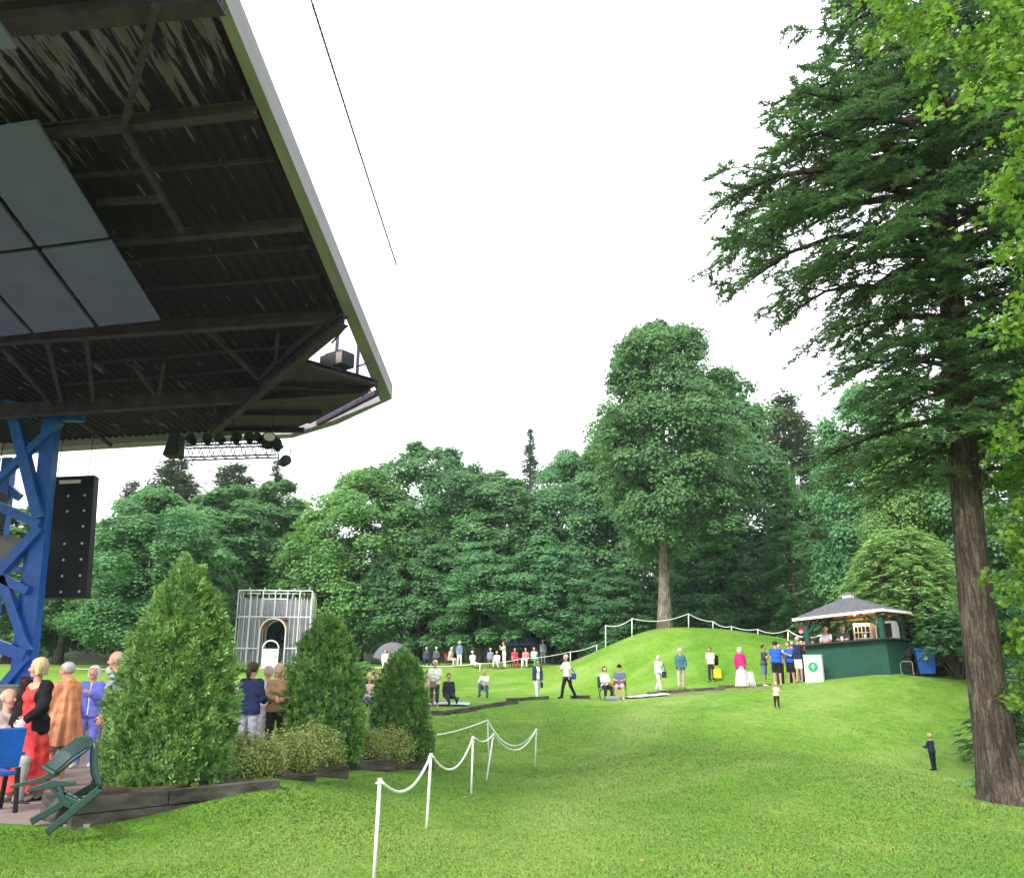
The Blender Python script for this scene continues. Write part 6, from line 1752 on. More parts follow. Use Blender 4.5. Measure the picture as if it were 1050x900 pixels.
# ---------------------------------------------------------------- round bush of feathery leaves by the kiosk
def feather_bush(label, px, Y, base, rad, Hh, seed, nfr=520, mat='sumac', name='sumac_bush', cut=.30):
    r = np.random.default_rng(seed); b0 = at(px, Y, base)
    t = thing(name, label, 'bush', b0, 0, 'feathery bushes by the kiosk')
    P = []; U = []; Nn = []; T = []; st = MB(); s_ = .28
    for i in range(nfr):
        a = r.random() * 6.28; e = math.asin(r.uniform(cut * .2, 1)); rr = (1 - .42 * r.random() ** 1.6) * (1 + .16 * math.sin(3 * a + seed) * math.sin(4 * e + 1) + .10 * math.sin(7 * a + 3 * e))
        c = np.array([rad * math.cos(e) * math.cos(a), rad * math.cos(e) * math.sin(a), Hh * (cut + (1 - cut) * math.sin(e))]) * np.array([rr, rr, .8 + .2 * rr])
        if i % 7 == 0:
            k = .2 * rad; st.tube([Vector((k * math.cos(a) * .5, k * math.sin(a) * .5, -.1)), Vector((c[0] * .45, c[1] * .45, c[2] * .5)), Vector(c)], [.05, .035, .01], 5, cap=False)
        o = np.array([math.cos(a) * math.cos(e), math.sin(a) * math.cos(e), 0.0]); o = unit(o + r.normal(size=3) * .35); o[2] = r.uniform(-.45, .6)
        L = r.uniform(.40, .62); n = 9; q = np.linspace(.1, 1, n)
        ax = c + o * (q * L)[:, None] - np.array([0, 0, 1]) * (q ** 2 * L * r.uniform(.2, .55))[:, None]
        sd = unit(np.cross(o, [0, 0, 1])); tt = r.uniform(.15, .85)
        for sg in (-1, 1):
            u = unit(sd * sg + o * .45 + np.array([0, 0, -.25]) + r.normal(size=(n, 3)) * .12); ll = .17 * np.sin(np.pi * (.15 + .8 * q)) + .04
            P.append(ax + u * (ll * .5)[:, None]); U.append(u * ll[:, None]); Nn.append(unit(np.array([0, 0, 1.]) + r.normal(size=(n, 3)) * .25)); T.append(np.clip(r.normal(tt, .12, n), 0, 1))
    P = np.concatenate(P); U = np.concatenate(U); Nn = np.concatenate(Nn); T = np.concatenate(T); L = np.linalg.norm(U, axis=1)
    V, F = rhombs(P, U, Nn, L * 1.1, L * .42)
    link('foliage', np_mesh('foliage', V, F, tint=T), M[mat], t); st.build('stems', M['bark'], t, True)
def hh_at(px, top, Y): return W(px, top, Y).z - at(px, Y, 690).z
feather_bush('large round feathery light green bush right behind the kiosk', 936, 37, 690, 2.35, hh_at(936, 543, 37), 6, 2300)
feather_bush('smaller feathery bush between the large round one and the big trunk', 985, 34, 690, 1.5, hh_at(985, 625, 34), 8, 420, 'maple_far')
feather_bush('dark low bush right of the blue bin', 1004, 36, 695, 1.1, 1.5, 12, 320, 'maple_dark', cut=.1)
feather_bush('leafy bush at the right edge behind the big trunk', 1064, 24, 720, 1.4, 2.6, 13, 420, 'maple_far', cut=.12)
feather_bush('low weedy bush on the bank at the right edge', 1048, 19.5, 760, .7, .9, 19, 160, 'maple_far', cut=.1)

# ---------------------------------------------------------------- people
MP_ = {}
def stand(key, label, rz, **kw):
    px, tp, bs, h = STAND[key]; Y = dist_for(tp, bs, h); p = at(px, Y, bs)
    kw.setdefault('vox', .028)
    MP_[key] = person(label, p, rz, h, **kw); return MP_[key]
G1 = 'people walking on the lawn'
def put(label, px, Y, rz, h=1.68, z=None, **kw):
    p = at(px, Y, 700) if z is None else W(px, 700, Y)
    if z is not None: p.z = z
    kw.setdefault('vox', .03)
    return person(label, p, rz, h, **kw)
def patio(label, px, Y, rz, h, z=0.0, **kw):
    p = W(px, 692, Y); p.z = z
    kw.setdefault('vox', .0115); kw.setdefault('face', True)
    return person(label, p, rz, h, **kw)
# patio group
Yr = dist_for(682, 818, 1.68)
def stripe(): pass
red = cloth((.58, .018, .028), .25, .8, (.80, .10, .09), 7)
wr_ = patio('woman with a blond bob in a long red dress and black cardigan', 41, Yr, -12, 1.68, hair=('bob', 'blond'), skin='pink', top=None, bottom=('dress', red, None, .13, .33), shoes=(.75, .70, .66), over=('cardigan', (.014, .013, .016), .10), arms=((6, 12, 18), (14, 10, 40)), bust=True, yaw=-58, nod=4, vox=.0105, folds=.012)
hp_ = hand_at(wr_, 1); t = thing('paper_napkin', 'crumpled white paper in the hand of the woman in the red dress', 'paper', hp_)
m = MB(); m.ball((0, 0, -.03), (.06, .04, .08), 10, 8)
for i, v in enumerate(m.v): m.v[i] = tuple(c + .016 * math.sin(60 * v[(j + 1) % 3] + i) for j, c in enumerate(v))
m.build('sheet', M['white'], t); m = MB(); m.box((.03, -.01, -.10), (.06, .012, .07)); m.build('fold', M['white'], t)
plast, nt, out = nodes_of('thin orange plastic')
b = N(nt, 'ShaderNodeBsdfPrincipled', Roughness=.25); b.inputs['Base Color'].default_value = (.90, .40, .20, 1); b.inputs['Specular IOR Level'].default_value = .6
tn = N(nt, 'ShaderNodeBsdfTransparent'); tn.inputs[0].default_value = (1, .76, .58, 1)
nz = N(nt, 'ShaderNodeTexNoise', Scale=9, Detail=4); tc = N(nt, 'ShaderNodeTexCoord'); nt.links.new(tc.outputs['Object'], nz.inputs['Vector']); bp = N(nt, 'ShaderNodeBump', Strength=.7, Distance=.06); nt.links.new(nz.outputs['Fac'], bp.inputs['Height']); nt.links.new(bp.outputs[0], b.inputs['Normal'])
ms = N(nt, 'ShaderNodeMixShader', Fac=.42); nt.links.new(tn.outputs[0], ms.inputs[1]); nt.links.new(b.outputs[0], ms.inputs[2]); nt.links.new(ms.outputs[0], out.inputs['Surface'])
Yo = dist_for(686, 806, 1.64)
patio('grey haired person in an orange see-through rain poncho over a pink shirt', 70, Yo, -118, 1.64, hair=('short', 'grey'), skin='pink', top=('shirt', (.62, .36, .36), 'long', (.75, .6, .58)), bottom=('shorts', (.20, .21, .30)), shoes=(.62, .58, .55), over=('poncho', plast), yaw=15, arms=((10, 14, 50), (8, 14, 40)))
Yp = dist_for(698, 796, 1.62)
patio('white haired woman in a lavender blue trouser suit', 97, Yp, 8, 1.62, hair=('bob', 'white'), skin='pink', top=('shirt', (.75, .75, .75), 'long'), bottom=('trousers', (.16, .17, .58)), over=('jacket', (.15, .17, .60), .012), shoes=(.5, .45, .42), arms=((10, 10, 30), (22, 8, 105)), fat=1.06, bust=True)
Yb = dist_for(668, 806, 1.80)
patio('bald man with glasses half hidden by the largest cedar', 121, 13.2, -75, 1.80, hair=('bald', 'grey'), skin='pink', top=('shirt', (.30, .34, .40), 'short'), bottom=('trousers', (.10, .10, .12)), nod=6)
patio('person in white top behind the woman in lavender', 112, 17.0, 150, 1.62, hair=('short', 'white'), skin='pink', top=('shirt', (.70, .72, .76), 'long'), bottom=('trousers', (.3, .3, .33)), vox=.02)
Yg = dist_for(685, 784, 1.68)
patio('girl with a brown ponytail in a navy hooded top and grey trousers, seen from behind', 258, Yg, 162, 1.68, hair=('pony', 'brown'), skin='fair', top=('hoodie', (.022, .032, .095), 'long'), bottom=('trousers', (.40, .40, .47)), arms=((14, 10, 60), (10, 12, 60)), over=('jacket', (.022, .032, .095), 0), vox=.013)
patio('blond woman in a tan jumper half hidden by the middle cedar', 286, 16.6, 15, 1.66, hair=('long', 'blond'), skin='fair', top=('jumper', (.42, .25, .15), 'long'), bottom=('trousers', (.03, .03, .035)), arms=((12, 8, 80), (12, 8, 70)), bust=True, yaw=-18, vox=.013)
def on_chair(label, px, Y, rz, h, clabel, z=0.0, **kw):
    p = W(px, 720, Y); p.z = z
    stadium_seat(clabel, p + Vector((0, 0, 0)), R(rz))
    kw.setdefault('vox', .014)
    return person(label, p, rz, h, pose='chair', **kw)
on_chair('bald man in a pink checked shirt seated at the left edge', 12, 11.7, 80, 1.72, 'blue seat under the bald man at the left edge', hair=('bald', 'grey'), skin='pink', top=('shirt', (.62, .42, .42), 'short', (.72, .66, .66)), bottom=('trousers', (.32, .30, .28)), face=True)
on_chair('grey haired man seated at the very left edge behind the bald man', -6, 12.6, 80, 1.7, 'blue seat cut by the left edge', hair=('short', 'white'), skin='pink', top=('shirt', (.66, .60, .58), 'short'), bottom=('trousers', (.2, .2, .24)), face=True)
on_chair('dark haired woman seated behind the woman in the red dress', 23, 13.9, 60, 1.66, 'blue seat under the dark haired woman', hair=('bob', 'brown'), skin='pink', top=('shirt', (.05, .03, .035), 'long'), bottom=('trousers', (.05, .05, .06)), face=True)
p = W(-12, 800, 10.7); p.z = 0; stadium_seat('empty blue seat nearest the left edge of the patio', p, R(-128))
p = W(240, 760, 17.8); p.z = 0; stadium_seat('blue seat under the person in the denim jacket', p, R(25))
person('seated person in a blue denim jacket and white hat behind the girl in navy', p, 25, 1.66, .02, 'chair', ('hat', (.8, .8, .8)), 'pink', ('jacket', (.10, .20, .38), 'long'), ('trousers', (.15, .15, .17)), arms=((25, 8, 50), (25, 8, 50)))
patio('woman in a pale patterned top between the girl in navy and the blond woman', 276, 19.0, -20, 1.64, hair=('bob', 'grey'), skin='pink', top=('shirt', (.52, .48, .60), 'short', (.75, .7, .75)), bottom=('trousers', (.55, .52, .55)), vox=.02)
# walkers
stand('shorts_man', 'grey haired man in a white shirt, dark shorts and a bag at his waist', 10, group=G1, hair=('short', 'white'), skin='pink', top=('shirt', (.80, .80, .76), 'short'), bottom=('capris', (.075, .055, .06)), shoes=(.35, .33, .30), arms=((8, 12, 40), (8, 10, 60)), fat=1.08)
p = hand_at(MP_['shorts_man'], 0); t = thing('waist_bag', 'brown bag held at the waist of the man in dark shorts', 'bag', p + Vector((.05, -.12, -.02))); m = MB(); m.box((0, 0, 0), (.26, .12, .24)); m.build('bag_body', cloth((.24, .17, .15)), t, bevel=.04); m = MB(); m.tube([(-.1, 0, .1), (-.08, .02, .22), (.08, .02, .22), (.1, 0, .1)], .012, 5); m.build('strap', cloth((.14, .1, .09)), t)
stand('navy_walker', 'woman walking in a navy open jacket over white top and white trousers', 20, pose='walk', group=G1, hair=('short', 'brown'), skin='tan', top=('shirt', (.80, .80, .80), 'long'), bottom=('trousers', (.80, .80, .78)), over=('jacket', (.035, .05, .12), .07), shoes=(.05, .05, .05), bust=True)
p = hand_at(MP_['navy_walker'], 1); t = thing('handbag', 'dark handbag held by the woman in the navy jacket', 'bag', p); MB().box((0, 0, -.16), (.1, .26, .24)).build('bag_body', cloth((.02, .02, .03)), t, bevel=.03); m = MB(); m.tube([(0, -.08, -.06), (0, -.05, .03), (0, .05, .03), (0, .08, -.06)], .01, 5); m.build('strap', cloth((.02, .02, .03)), t)
stand('bag_walker', 'white haired man walking with a blue shoulder bag, white shirt and black trousers', -60, pose='walk', group=G1, hair=('short', 'white'), skin='pink', top=('shirt', (.82, .82, .82), 'short'), bottom=('trousers', (.018, .018, .02)), shoes=(.02, .02, .02), arms=((30, 12, 35), (-5, 12, 10)))
pw = MP_['bag_walker'].location; t = thing('shoulder_bag', 'bright blue shoulder bag at the hip of the white haired walker', 'bag', pw + Vector((.20, -.02, .93))); MB().box((0, 0, 0), (.38, .16, .26)).build('bag_body', cloth((.03, .07, .30)), t, bevel=.05); m = MB(); m.tube([(-.15, 0, .1), (-.22, -.12, .42), (-.18, .05, .55), (.12, .1, .15)], .02, 5); m.build('strap', cloth((.02, .04, .12)), t)
stand('veil_woman', 'woman with white hair all in white carrying a dark shoulder bag', 30, pose='walk', group=G1, hair=('bob', 'white'), skin='pink', top=('shirt', (.80, .79, .77), 'long'), bottom=('trousers', (.80, .80, .78)), over=('jacket', (.76, .76, .75), .05), shoes=(.2, .18, .17), bust=True)
p = MP_['veil_woman'].location; t = thing('shoulder_bag', 'dark shoulder bag on the woman all in white', 'bag', p + Vector((.27, -.05, .78))); MB().box((0, 0, 0), (.22, .14, .30)).build('bag_body', cloth((.025, .03, .04)), t, bevel=.03); m = MB(); m.tube([(-.06, 0, .13), (-.12, -.02, .52), (-.02, .06, .54), (.07, 0, .13)], .014, 5); m.build('strap', cloth((.025, .03, .04)), t)
stand('teal_man', 'white haired man in a teal jacket and beige trousers', 12, pose='stand', group=G1, hair=('short', 'white'), skin='pink', top=('shirt', (.10, .17, .20), 'long'), bottom=('trousers', (.45, .38, .29)), over=('jacket', (.055, .15, .18), 0), shoes=(.12, .09, .07), fat=1.1, arms=((8, 12, 25), (8, 12, 35)))
stand('black_bag_woman', 'person in a white shirt with a black rucksack and a yellow carrier bag', -40, group=G1, hair=('short', 'dark'), skin='tan', top=('shirt', (.80, .80, .80), 'short'), bottom=('trousers', (.03, .028, .03)), shoes=(.3, .2, .15), arms=((18, 8, 30), (-4, 10, 10)))
p = MP_['black_bag_woman'].location; t = thing('rucksack', 'black rucksack on the back of the person with the yellow bag', 'bag', p + Vector((.24, .16, 1.08))); MB().box((0, 0, 0), (.30, .34, .52), Matrix.Rotation(R(40), 3, 'Z')).build('bag_body', cloth((.015, .015, .018)), t, bevel=.07); MB().box((.1, .08, -.1), (.1, .22, .2), Matrix.Rotation(R(40), 3, 'Z')).build('pocket', cloth((.03, .03, .035)), t, bevel=.03)
t = thing('carrier_bag', 'bright yellow carrier bag hanging low beside the person with the rucksack', 'bag', p + Vector((.28, -.10, .40))); MB().box((0, 0, 0), (.40, .14, .44)).build('bag_body', cloth((.80, .60, .03)), t, bevel=.04); m = MB(); m.tube([(-.1, 0, .2), (-.05, 0, .36), (.05, 0, .36), (.1, 0, .2)], .012, 5); m.build('handles', cloth((.8, .6, .03)), t)
stand('pink_woman', 'white haired woman in a crimson shawl and long pale pink skirt, from behind', 175, group=G1, hair=('bob', 'white'), skin='pink', top=('shirt', (.55, .03, .16), 'long'), bottom=('skirt', (.70, .50, .53), (.80, .68, .68), .10, .31), over=('cardigan', (.56, .025, .15), 0), shoes=(.5, .4, .4), bust=True, folds=.012, fat=1.05)
p = MP_['pink_woman'].location; t = thing('folded_chair', 'folded white frame chair carried by the woman in crimson', 'chair', p + Vector((.38, -.05, .42)))
m = MB()
for i in range(4): m.bar((-.12 + .07 * i, 0, .3), (.0 + .07 * i, 0, -.32), .025)
m.build('frame', M['alu'], t); MB().box((0, .03, .05), (.2, .02, .4)).build('cloth_back', M['white'], t)
stand('phone_man', 'dark haired man in a grey shirt and blue shorts holding a phone to his face', 60, group=G1, hair=('short', 'dark'), skin='tan', top=('shirt', (.055, .07, .075), 'short'), bottom=('shorts', (.10, .17, .30)), shoes=(.6, .6, .6), arms=((40, 15, 105), (55, 10, 100)))
p = hand_at(MP_['phone_man'], 1); t = thing('phone', 'black phone raised by the man in the grey shirt', 'phone', p + Vector((0, 0, .04))); MB().box((0, 0, 0), (.07, .015, .15)).build('phone_body', M['dark'], t, bevel=.004); MB().box((0, -.009, 0), (.06, .004, .13)).build('screen', M['darkgrey'], t)
RB = (.025, .10, .50)
stand('royal_man', 'broad man in a royal blue shirt and black shorts, from behind', 165, group='people queueing at the kiosk', hair=('short', 'dark'), skin='fair', top=('shirt', RB, 'short'), bottom=('shorts', (.015, .015, .02)), shoes=(.5, .5, .5), fat=1.16)
stand('royal_friend', 'man in a royal blue shirt with arms folded, right of the broad one', -60, group='people queueing at the kiosk', hair=('short', 'brown'), skin='fair', top=('shirt', RB, 'short'), bottom=('shorts', (.02, .02, .03)), shoes=(.1, .1, .1), arms=((25, 8, 100), (25, 8, 95)), fat=1.1)
stand('navy_man', 'man in a navy shirt and white shorts leaning toward the kiosk counter', 115, group='people queueing at the kiosk', hair=('short', 'grey'), skin='fair', top=('shirt', (.018, .025, .075), 'short'), bottom=('shorts', (.75, .72, .68)), shoes=(.4, .35, .3), arms=((35, 8, 70), (35, 8, 60)), fat=1.08)
for (px, Y, dz, rz, h, lab, hr, tp, bt) in ((801, 38.2, .30, 10, 1.72, 'tall man in a white shirt behind the two men in royal blue', ('short', 'brown'), ('shirt', (.80, .78, .76), 'short'), ('trousers', (.08, .08, .1))),
        (815, 38.4, .12, 160, 1.74, 'man in a black and white top behind the man in navy', ('short', 'grey'), ('shirt', (.10, .12, .20), 'short'), ('trousers', (.03, .03, .035))),
        (828, 36.2, .0, 130, 1.70, 'queueing person in a black top and dark trousers left of the white bin', ('short', 'dark'), ('shirt', (.015, .015, .02), 'long'), ('trousers', (.015, .015, .02))),
        (833, 36.0, .0, 150, 1.68, 'person in a faded red shirt and maroon trousers right beside the white bin', ('short', 'sandy'), ('shirt', (.30, .06, .06), 'short'), ('capris', (.16, .03, .05))),
        (838, 37.4, .05, -30, 1.66, 'woman in a coral top at the left end of the kiosk counter', ('short', 'brown'), ('shirt', (.62, .16, .13), 'short'), ('trousers', (.2, .2, .25))),
        (824, 38.0, .1, 20, 1.72, 'man in a grey blue shirt at the back of the kiosk queue', ('short', 'white'), ('shirt', (.26, .30, .42), 'short'), ('trousers', (.1, .1, .13)))):
    p = at(px, Y, 700); p.z += dz if dz > .2 else 0
    if dz > .2: p.z = ground(p.x, p.y)
    person(lab, p, rz, h, .03, 'stand', hr, 'fair', tp, bt, arms=((15, 10, 60), (15, 10, 60)), group='people queueing at the kiosk')
for (x, y, lab, hr, tp) in ((.45, .75, 'kiosk seller in a pale blue shirt at the left post', ('short', 'grey'), ('shirt', (.50, .58, .72), 'short')), (.85, 1.3, 'kiosk seller in a white shirt behind the counter', ('short', 'white'), ('shirt', (.80, .80, .80), 'short')), (1.12, .7, 'dark haired kiosk seller in a dark top bending over the counter', ('short', 'dark'), ('shirt', (.05, .05, .09), 'short'))):
    person(lab, kpos(x, y, .28), math.degrees(-KT) + 5, 1.66, .026, 'stand', hr, 'fair', tp, ('trousers', (.05, .05, .06)), arms=((30, 8, 60), (30, 8, 60)), lean=8, group='sellers inside the kiosk')
stand('toddler', 'fair haired toddler in a pink top and dark leggings alone on the lawn', 140, child=True, group=G1, hair=('short', 'blond'), skin='pink', top=('shirt', (.66, .46, .42), 'long'), bottom=('trousers', (.04, .015, .02)), shoes=(.5, .3, .3), arms=((30, 20, 50), (55, 25, 50)), vox=.02)
stand('boy', 'small blond boy in navy clothes standing alone left of the big trunk', -150, child=True, group=G1, hair=('short', 'blond'), skin='fair', top=('jumper', (.022, .032, .07), 'long'), bottom=('trousers', (.016, .018, .028)), shoes=(.015, .015, .018), arms=((25, 10, 80), (25, 10, 70)), vox=.017)
# couple in chairs
def camp_chair(label, p, rz, col, h=.42):
    t = thing('camp_chair', label, 'chair', p, R(rz), 'folding camp chairs')
    MB().box((0, -.02, h), (.5, .46, .03)).build('seat', cloth(col), t, bevel=.008)
    MB().box((0, .25, h + .28), (.5, .03, .46), Matrix.Rotation(R(-12), 3, 'X')).build('backrest', cloth(col), t, bevel=.008)
    for s in (-1, 1):
        m = MB(); m.tube([(s * .25, -.22, 0), (s * .25, .22, h + .0)], .014, 6); m.tube([(s * .25, .26, 0), (s * .25, -.2, h)], .014, 6); m.tube([(s * .25, .2, h), (s * .25, .34, h + .5)], .014, 6); m.build('frame', M['dark'], t)
        MB().box((s * .28, 0, h + .2), (.06, .42, .03)).build('armrest', cloth(col), t, bevel=.006)
    return t
p1 = at(621, 36.6, 716); p2_ = at(636, 36.4, 716)
camp_chair('dark camp chair under the woman in white of the seated couple', p1, 8, (.05, .05, .06))
person('seated woman in a white jacket and black trousers, left of the couple', p1, 12, 1.62, .026, 'chair', ('bob', 'brown'), 'fair', ('shirt', (.78, .70, .70), 'long'), ('trousers', (.02, .02, .025)), arms=((25, 8, 55), (25, 8, 55)), bust=True)
camp_chair('red camp chair under the man in the black cap', p2_, -8, (.55, .03, .05))
person('seated man in a black cap and grey blue shirt, right of the couple', p2_, -10, 1.70, .026, 'chair', ('hat', (.015, .015, .02)), 'fair', ('shirt', (.10, .13, .22), 'short'), ('shorts', (.50, .42, .40)), shoes=(.5, .5, .5), arms=((30, 10, 55), (30, 10, 55)))
t = thing('picnic_bag', 'grey folded bag on the grass in front of the seated couple', 'bag', at(628, 35.8, 717)); m = MB(); m.box((0, 0, .08), (.6, .35, .17)); m.build('bag_body', cloth((.25, .26, .28)), t, bevel=.06); m = MB(); m.tube([(-.15, 0, .16), (0, 0, .24), (.15, 0, .16)], .015, 5); m.build('handle', M['dark'], t)
def blanket(label, px, Y, w, d, col, rz=0):
    p = at(px, Y, 715); V = []; F_ = []; c, s = math.cos(rz), math.sin(rz)
    for i in range(9):
        for j in range(7):
            lx, ly = w * (i / 8 - .5), d * (j / 6 - .5); X = p.x + c * lx - s * ly; Yy = p.y + s * lx + c * ly
            V.append((X - p.x, Yy - p.y, ground(X, Yy) - p.z + .055 + .012 * math.sin(i * 2.2 + j)))
    for i in range(8):
        for j in range(6): F_.append((i * 7 + j, i * 7 + j + 7, i * 7 + j + 8, i * 7 + j + 1))
    o = link('blanket', np_mesh('blanket', V, F_, True), cloth(col, .2), None, p); tag(o, label, 'blanket', 'blankets on the lawn'); return o
blanket('white and blue blanket laid out right of the seated couple', 664, 36.6, 1.7, 1.5, (.60, .66, .70))
blanket('pale blanket under the person in black behind the man in shorts', 458, 35.4, 1.9, 1.3, (.45, .52, .58))
G2 = 'people seated on the grass'
def sit(lab, px, Y, rz, h, hr, tp, bt, pose='ground', **kw):
    kw.setdefault('group', G2)
    p = at(px, Y, 715); p.z += .02
    return person(lab, p, rz, h, .03, pose, hr, kw.pop('skin', 'fair'), tp, bt, **kw)
KN = ((55, 8, 25), (55, 8, 25))
sit('person in a grey shirt and jeans sitting alone on the open slope', 497, 40.5, -10, 1.72, ('short', 'sandy'), ('shirt', (.62, .62, .60), 'long'), ('trousers', (.10, .13, .19)), arms=KN)
sit('person in black sitting on the pale blanket behind the man in shorts', 460, 35.2, 15, 1.74, ('short', 'dark'), ('shirt', (.03, .03, .035), 'long'), ('trousers', (.03, .03, .04)), 'laid')
sit('person in a pink top sitting left of the man in shorts', 437, 35.0, 20, 1.68, ('short', 'brown'), ('shirt', (.72, .45, .45), 'short'), ('trousers', (.6, .45, .45)), 'cross')
sit('person in a white top sitting close behind the man in shorts', 431, 36.6, -10, 1.66, ('short', 'grey'), ('shirt', (.75, .70, .70), 'short'), ('trousers', (.35, .3, .33)), 'cross')
cr = [(357, 34.6, 'white shirt and black trousers', 'white', (.74, .72, .70), (.05, .05, .06), 'cross', 'front left of the picnic group'), (366, 34.0, 'navy top and white socks', 'dark', (.03, .04, .09), (.10, .10, .13), 'laid', 'nearest the front of the picnic group'),
      (364, 36.6, 'pink jumper', 'brown', (.66, .38, .38), (.2, .18, .2), 'cross', 'in the middle of the picnic group'), (374, 36.0, 'dark violet jacket', 'dark', (.06, .045, .09), (.12, .1, .13), 'cross', 'in the middle right of the picnic group'),
      (382, 36.8, 'dark brown top', 'brown', (.10, .06, .05), (.14, .12, .12), 'ground', 'beside the left flank of the smallest cedar'), (378, 34.6, 'pale pink top', 'sandy', (.66, .50, .48), (.09, .10, .2), 'laid', 'front right of the picnic group'),
      (352, 37.6, 'white hat and white top', 'white', (.78, .76, .74), (.4, .38, .4), 'cross', 'back left of the picnic group'), (371, 38.6, 'grey top', 'grey', (.40, .40, .42), (.2, .2, .2), 'cross', 'at the back of the picnic group'), (360, 39.2, 'rust top', 'brown', (.38, .14, .08), (.2, .2, .2), 'ground', 'at the back of the picnic group'), (380, 39.0, 'cream top', 'dark', (.62, .58, .5), (.1, .1, .12), 'cross', 'at the back right of the picnic group')]
for i, (px, Y, what, hc_, tc_, bc_, po, wh) in enumerate(cr):
    sit('seated person in a %s, %s' % (what, wh), px, Y, -40 + (i * 67) % 90, 1.68, ('hat', (.8, .8, .78)) if 'hat' in what else ('short', hc_), ('shirt', tc_, 'long' if i % 2 else 'short'), ('trousers', bc_), po)
# upper terrace
G3 = 'people along the upper terrace by the wood'
def ter(lab, px, Y, rz, pose, hr, tp, bt, chair=None, clab=None, **kw):
    p = at(px, Y, 684)
    if chair: camp_chair(clab, p, rz, chair)
    return person(lab, p, rz, kw.pop('h', 1.68), .036, pose, hr, kw.pop('skin', 'fair'), tp, bt, group=G3, **kw)
ter('person in a bright blue top sitting far left of the grey umbrella', 338, 63, 20, 'chair', ('short', 'white'), ('shirt', (.10, .20, .50), 'long'), ('trousers', (.1, .1, .12)), (.10, .16, .3), 'blue camp chair far left of the grey umbrella')
ter('person in dark clothes sitting leftmost of the pair behind the man in shorts', 437, 62.5, 10, 'chair', ('short', 'grey'), ('shirt', (.05, .06, .10), 'long'), ('trousers', (.03, .03, .04)), (.03, .035, .05), 'dark camp chair leftmost of the pair behind the man in shorts')
ter('person in dark clothes and a pale collar sitting second on the terrace', 447, 62.5, -10, 'chair', ('short', 'white'), ('shirt', (.10, .09, .11), 'long'), ('trousers', (.03, .03, .04)), (.05, .05, .06), 'black camp chair second on the terrace')
ter('person in a cream top sitting in a red chair, bent forward', 461, 62, 60, 'chair', ('short', 'white'), ('shirt', (.74, .68, .62), 'short'), ('trousers', (.55, .5, .45)), (.40, .05, .04), 'rusty red camp chair under the person bent forward', lean=14)
ter('standing man in a slate blue jacket beside the red chair on the terrace', 471, 61.5, -15, 'stand', ('short', 'white'), ('shirt', (.13, .19, .33), 'long'), ('trousers', (.62, .6, .56)))
ter('person in white sitting low with legs stretched out on the terrace grass', 485, 61.5, 30, 'laid', ('short', 'white'), ('shirt', (.74, .70, .66), 'short'), ('trousers', (.5, .55, .55)))
ter('person in a slate top sitting left of the standing figure in white', 503, 62, 10, 'chair', ('short', 'grey'), ('shirt', (.20, .24, .36), 'long'), ('trousers', (.1, .1, .12)), (.07, .09, .15), 'slate camp chair left of the standing figure in white')
ter('person in white sitting at the feet of the standing figure in white', 510, 61.2, -20, 'ground', ('short', 'sandy'), ('shirt', (.76, .76, .76), 'short'), ('trousers', (.5, .5, .52)))
ter('standing person in white with arms raised to the face on the terrace', 517, 61.5, -70, 'stand', ('short', 'brown'), ('shirt', (.78, .74, .72), 'short'), ('trousers', (.75, .68, .66)), h=1.74, arms=((50, 10, 110), (50, 10, 110)))
ter('person in crimson sitting in front of the dark canopy, left one', 528, 61.8, 10, 'chair', ('short', 'brown'), ('shirt', (.60, .05, .12), 'short'), ('trousers', (.3, .05, .08)), (.55, .04, .10), 'crimson camp chair left of the dark canopy')
ter('person in coral pink with pale trousers under the dark canopy', 539, 61.5, -10, 'chair', ('short', 'brown'), ('shirt', (.66, .20, .22), 'short'), ('trousers', (.66, .64, .6)), (.3, .08, .1), 'dull red camp chair under the dark canopy')
ter('person in a white top and green trousers under the dark canopy', 548, 61.5, 20, 'chair', ('short', 'sandy'), ('shirt', (.76, .74, .72), 'short'), ('trousers', (.05, .42, .18)), (.1, .3, .16), 'green camp chair under the dark canopy')
ter('person in slate blue standing at the right edge of the dark canopy', 557, 64, 0, 'stand', ('short', 'grey'), ('shirt', (.20, .28, .42), 'short'), ('trousers', (.15, .18, .25)))
# dark canopy tent
p = at(546, 65.5, 684); t = thing('canopy_tent', 'dark navy pitched canopy tent at the left foot of the mound', 'tent', p)
e = 1.75
for x in (-e, e):
    for y in (-1.3, 1.3): m = MB(); m.tube([(x, y, -.2), (x, y, 1.55)], .025, 6); m.build('leg', M['darkgrey'], t)
m = MB(); A0 = [(-e - .1, -1.4, 1.5), (e + .1, -1.4, 1.5), (e + .1, 1.4, 1.5), (-e - .1, 1.4, 1.5)]; m.add(A0 + [(-.2, 0, 2.35), (.2, 0, 2.35)], [(0, 1, 5, 4), (1, 2, 5), (2, 3, 4, 5), (3, 0, 4), (3, 2, 1, 0)]); m.build('roof_cloth', cloth((.02, .022, .055)), t)
m = MB()
for a, b2 in zip(A0, A0[1:] + A0[:1]): m.bar(Vector(a) - Vector((0, 0, .11)), Vector(b2) - Vector((0, 0, .11)), .01, .2)
m.build('valance', cloth((.018, .02, .05)), t)
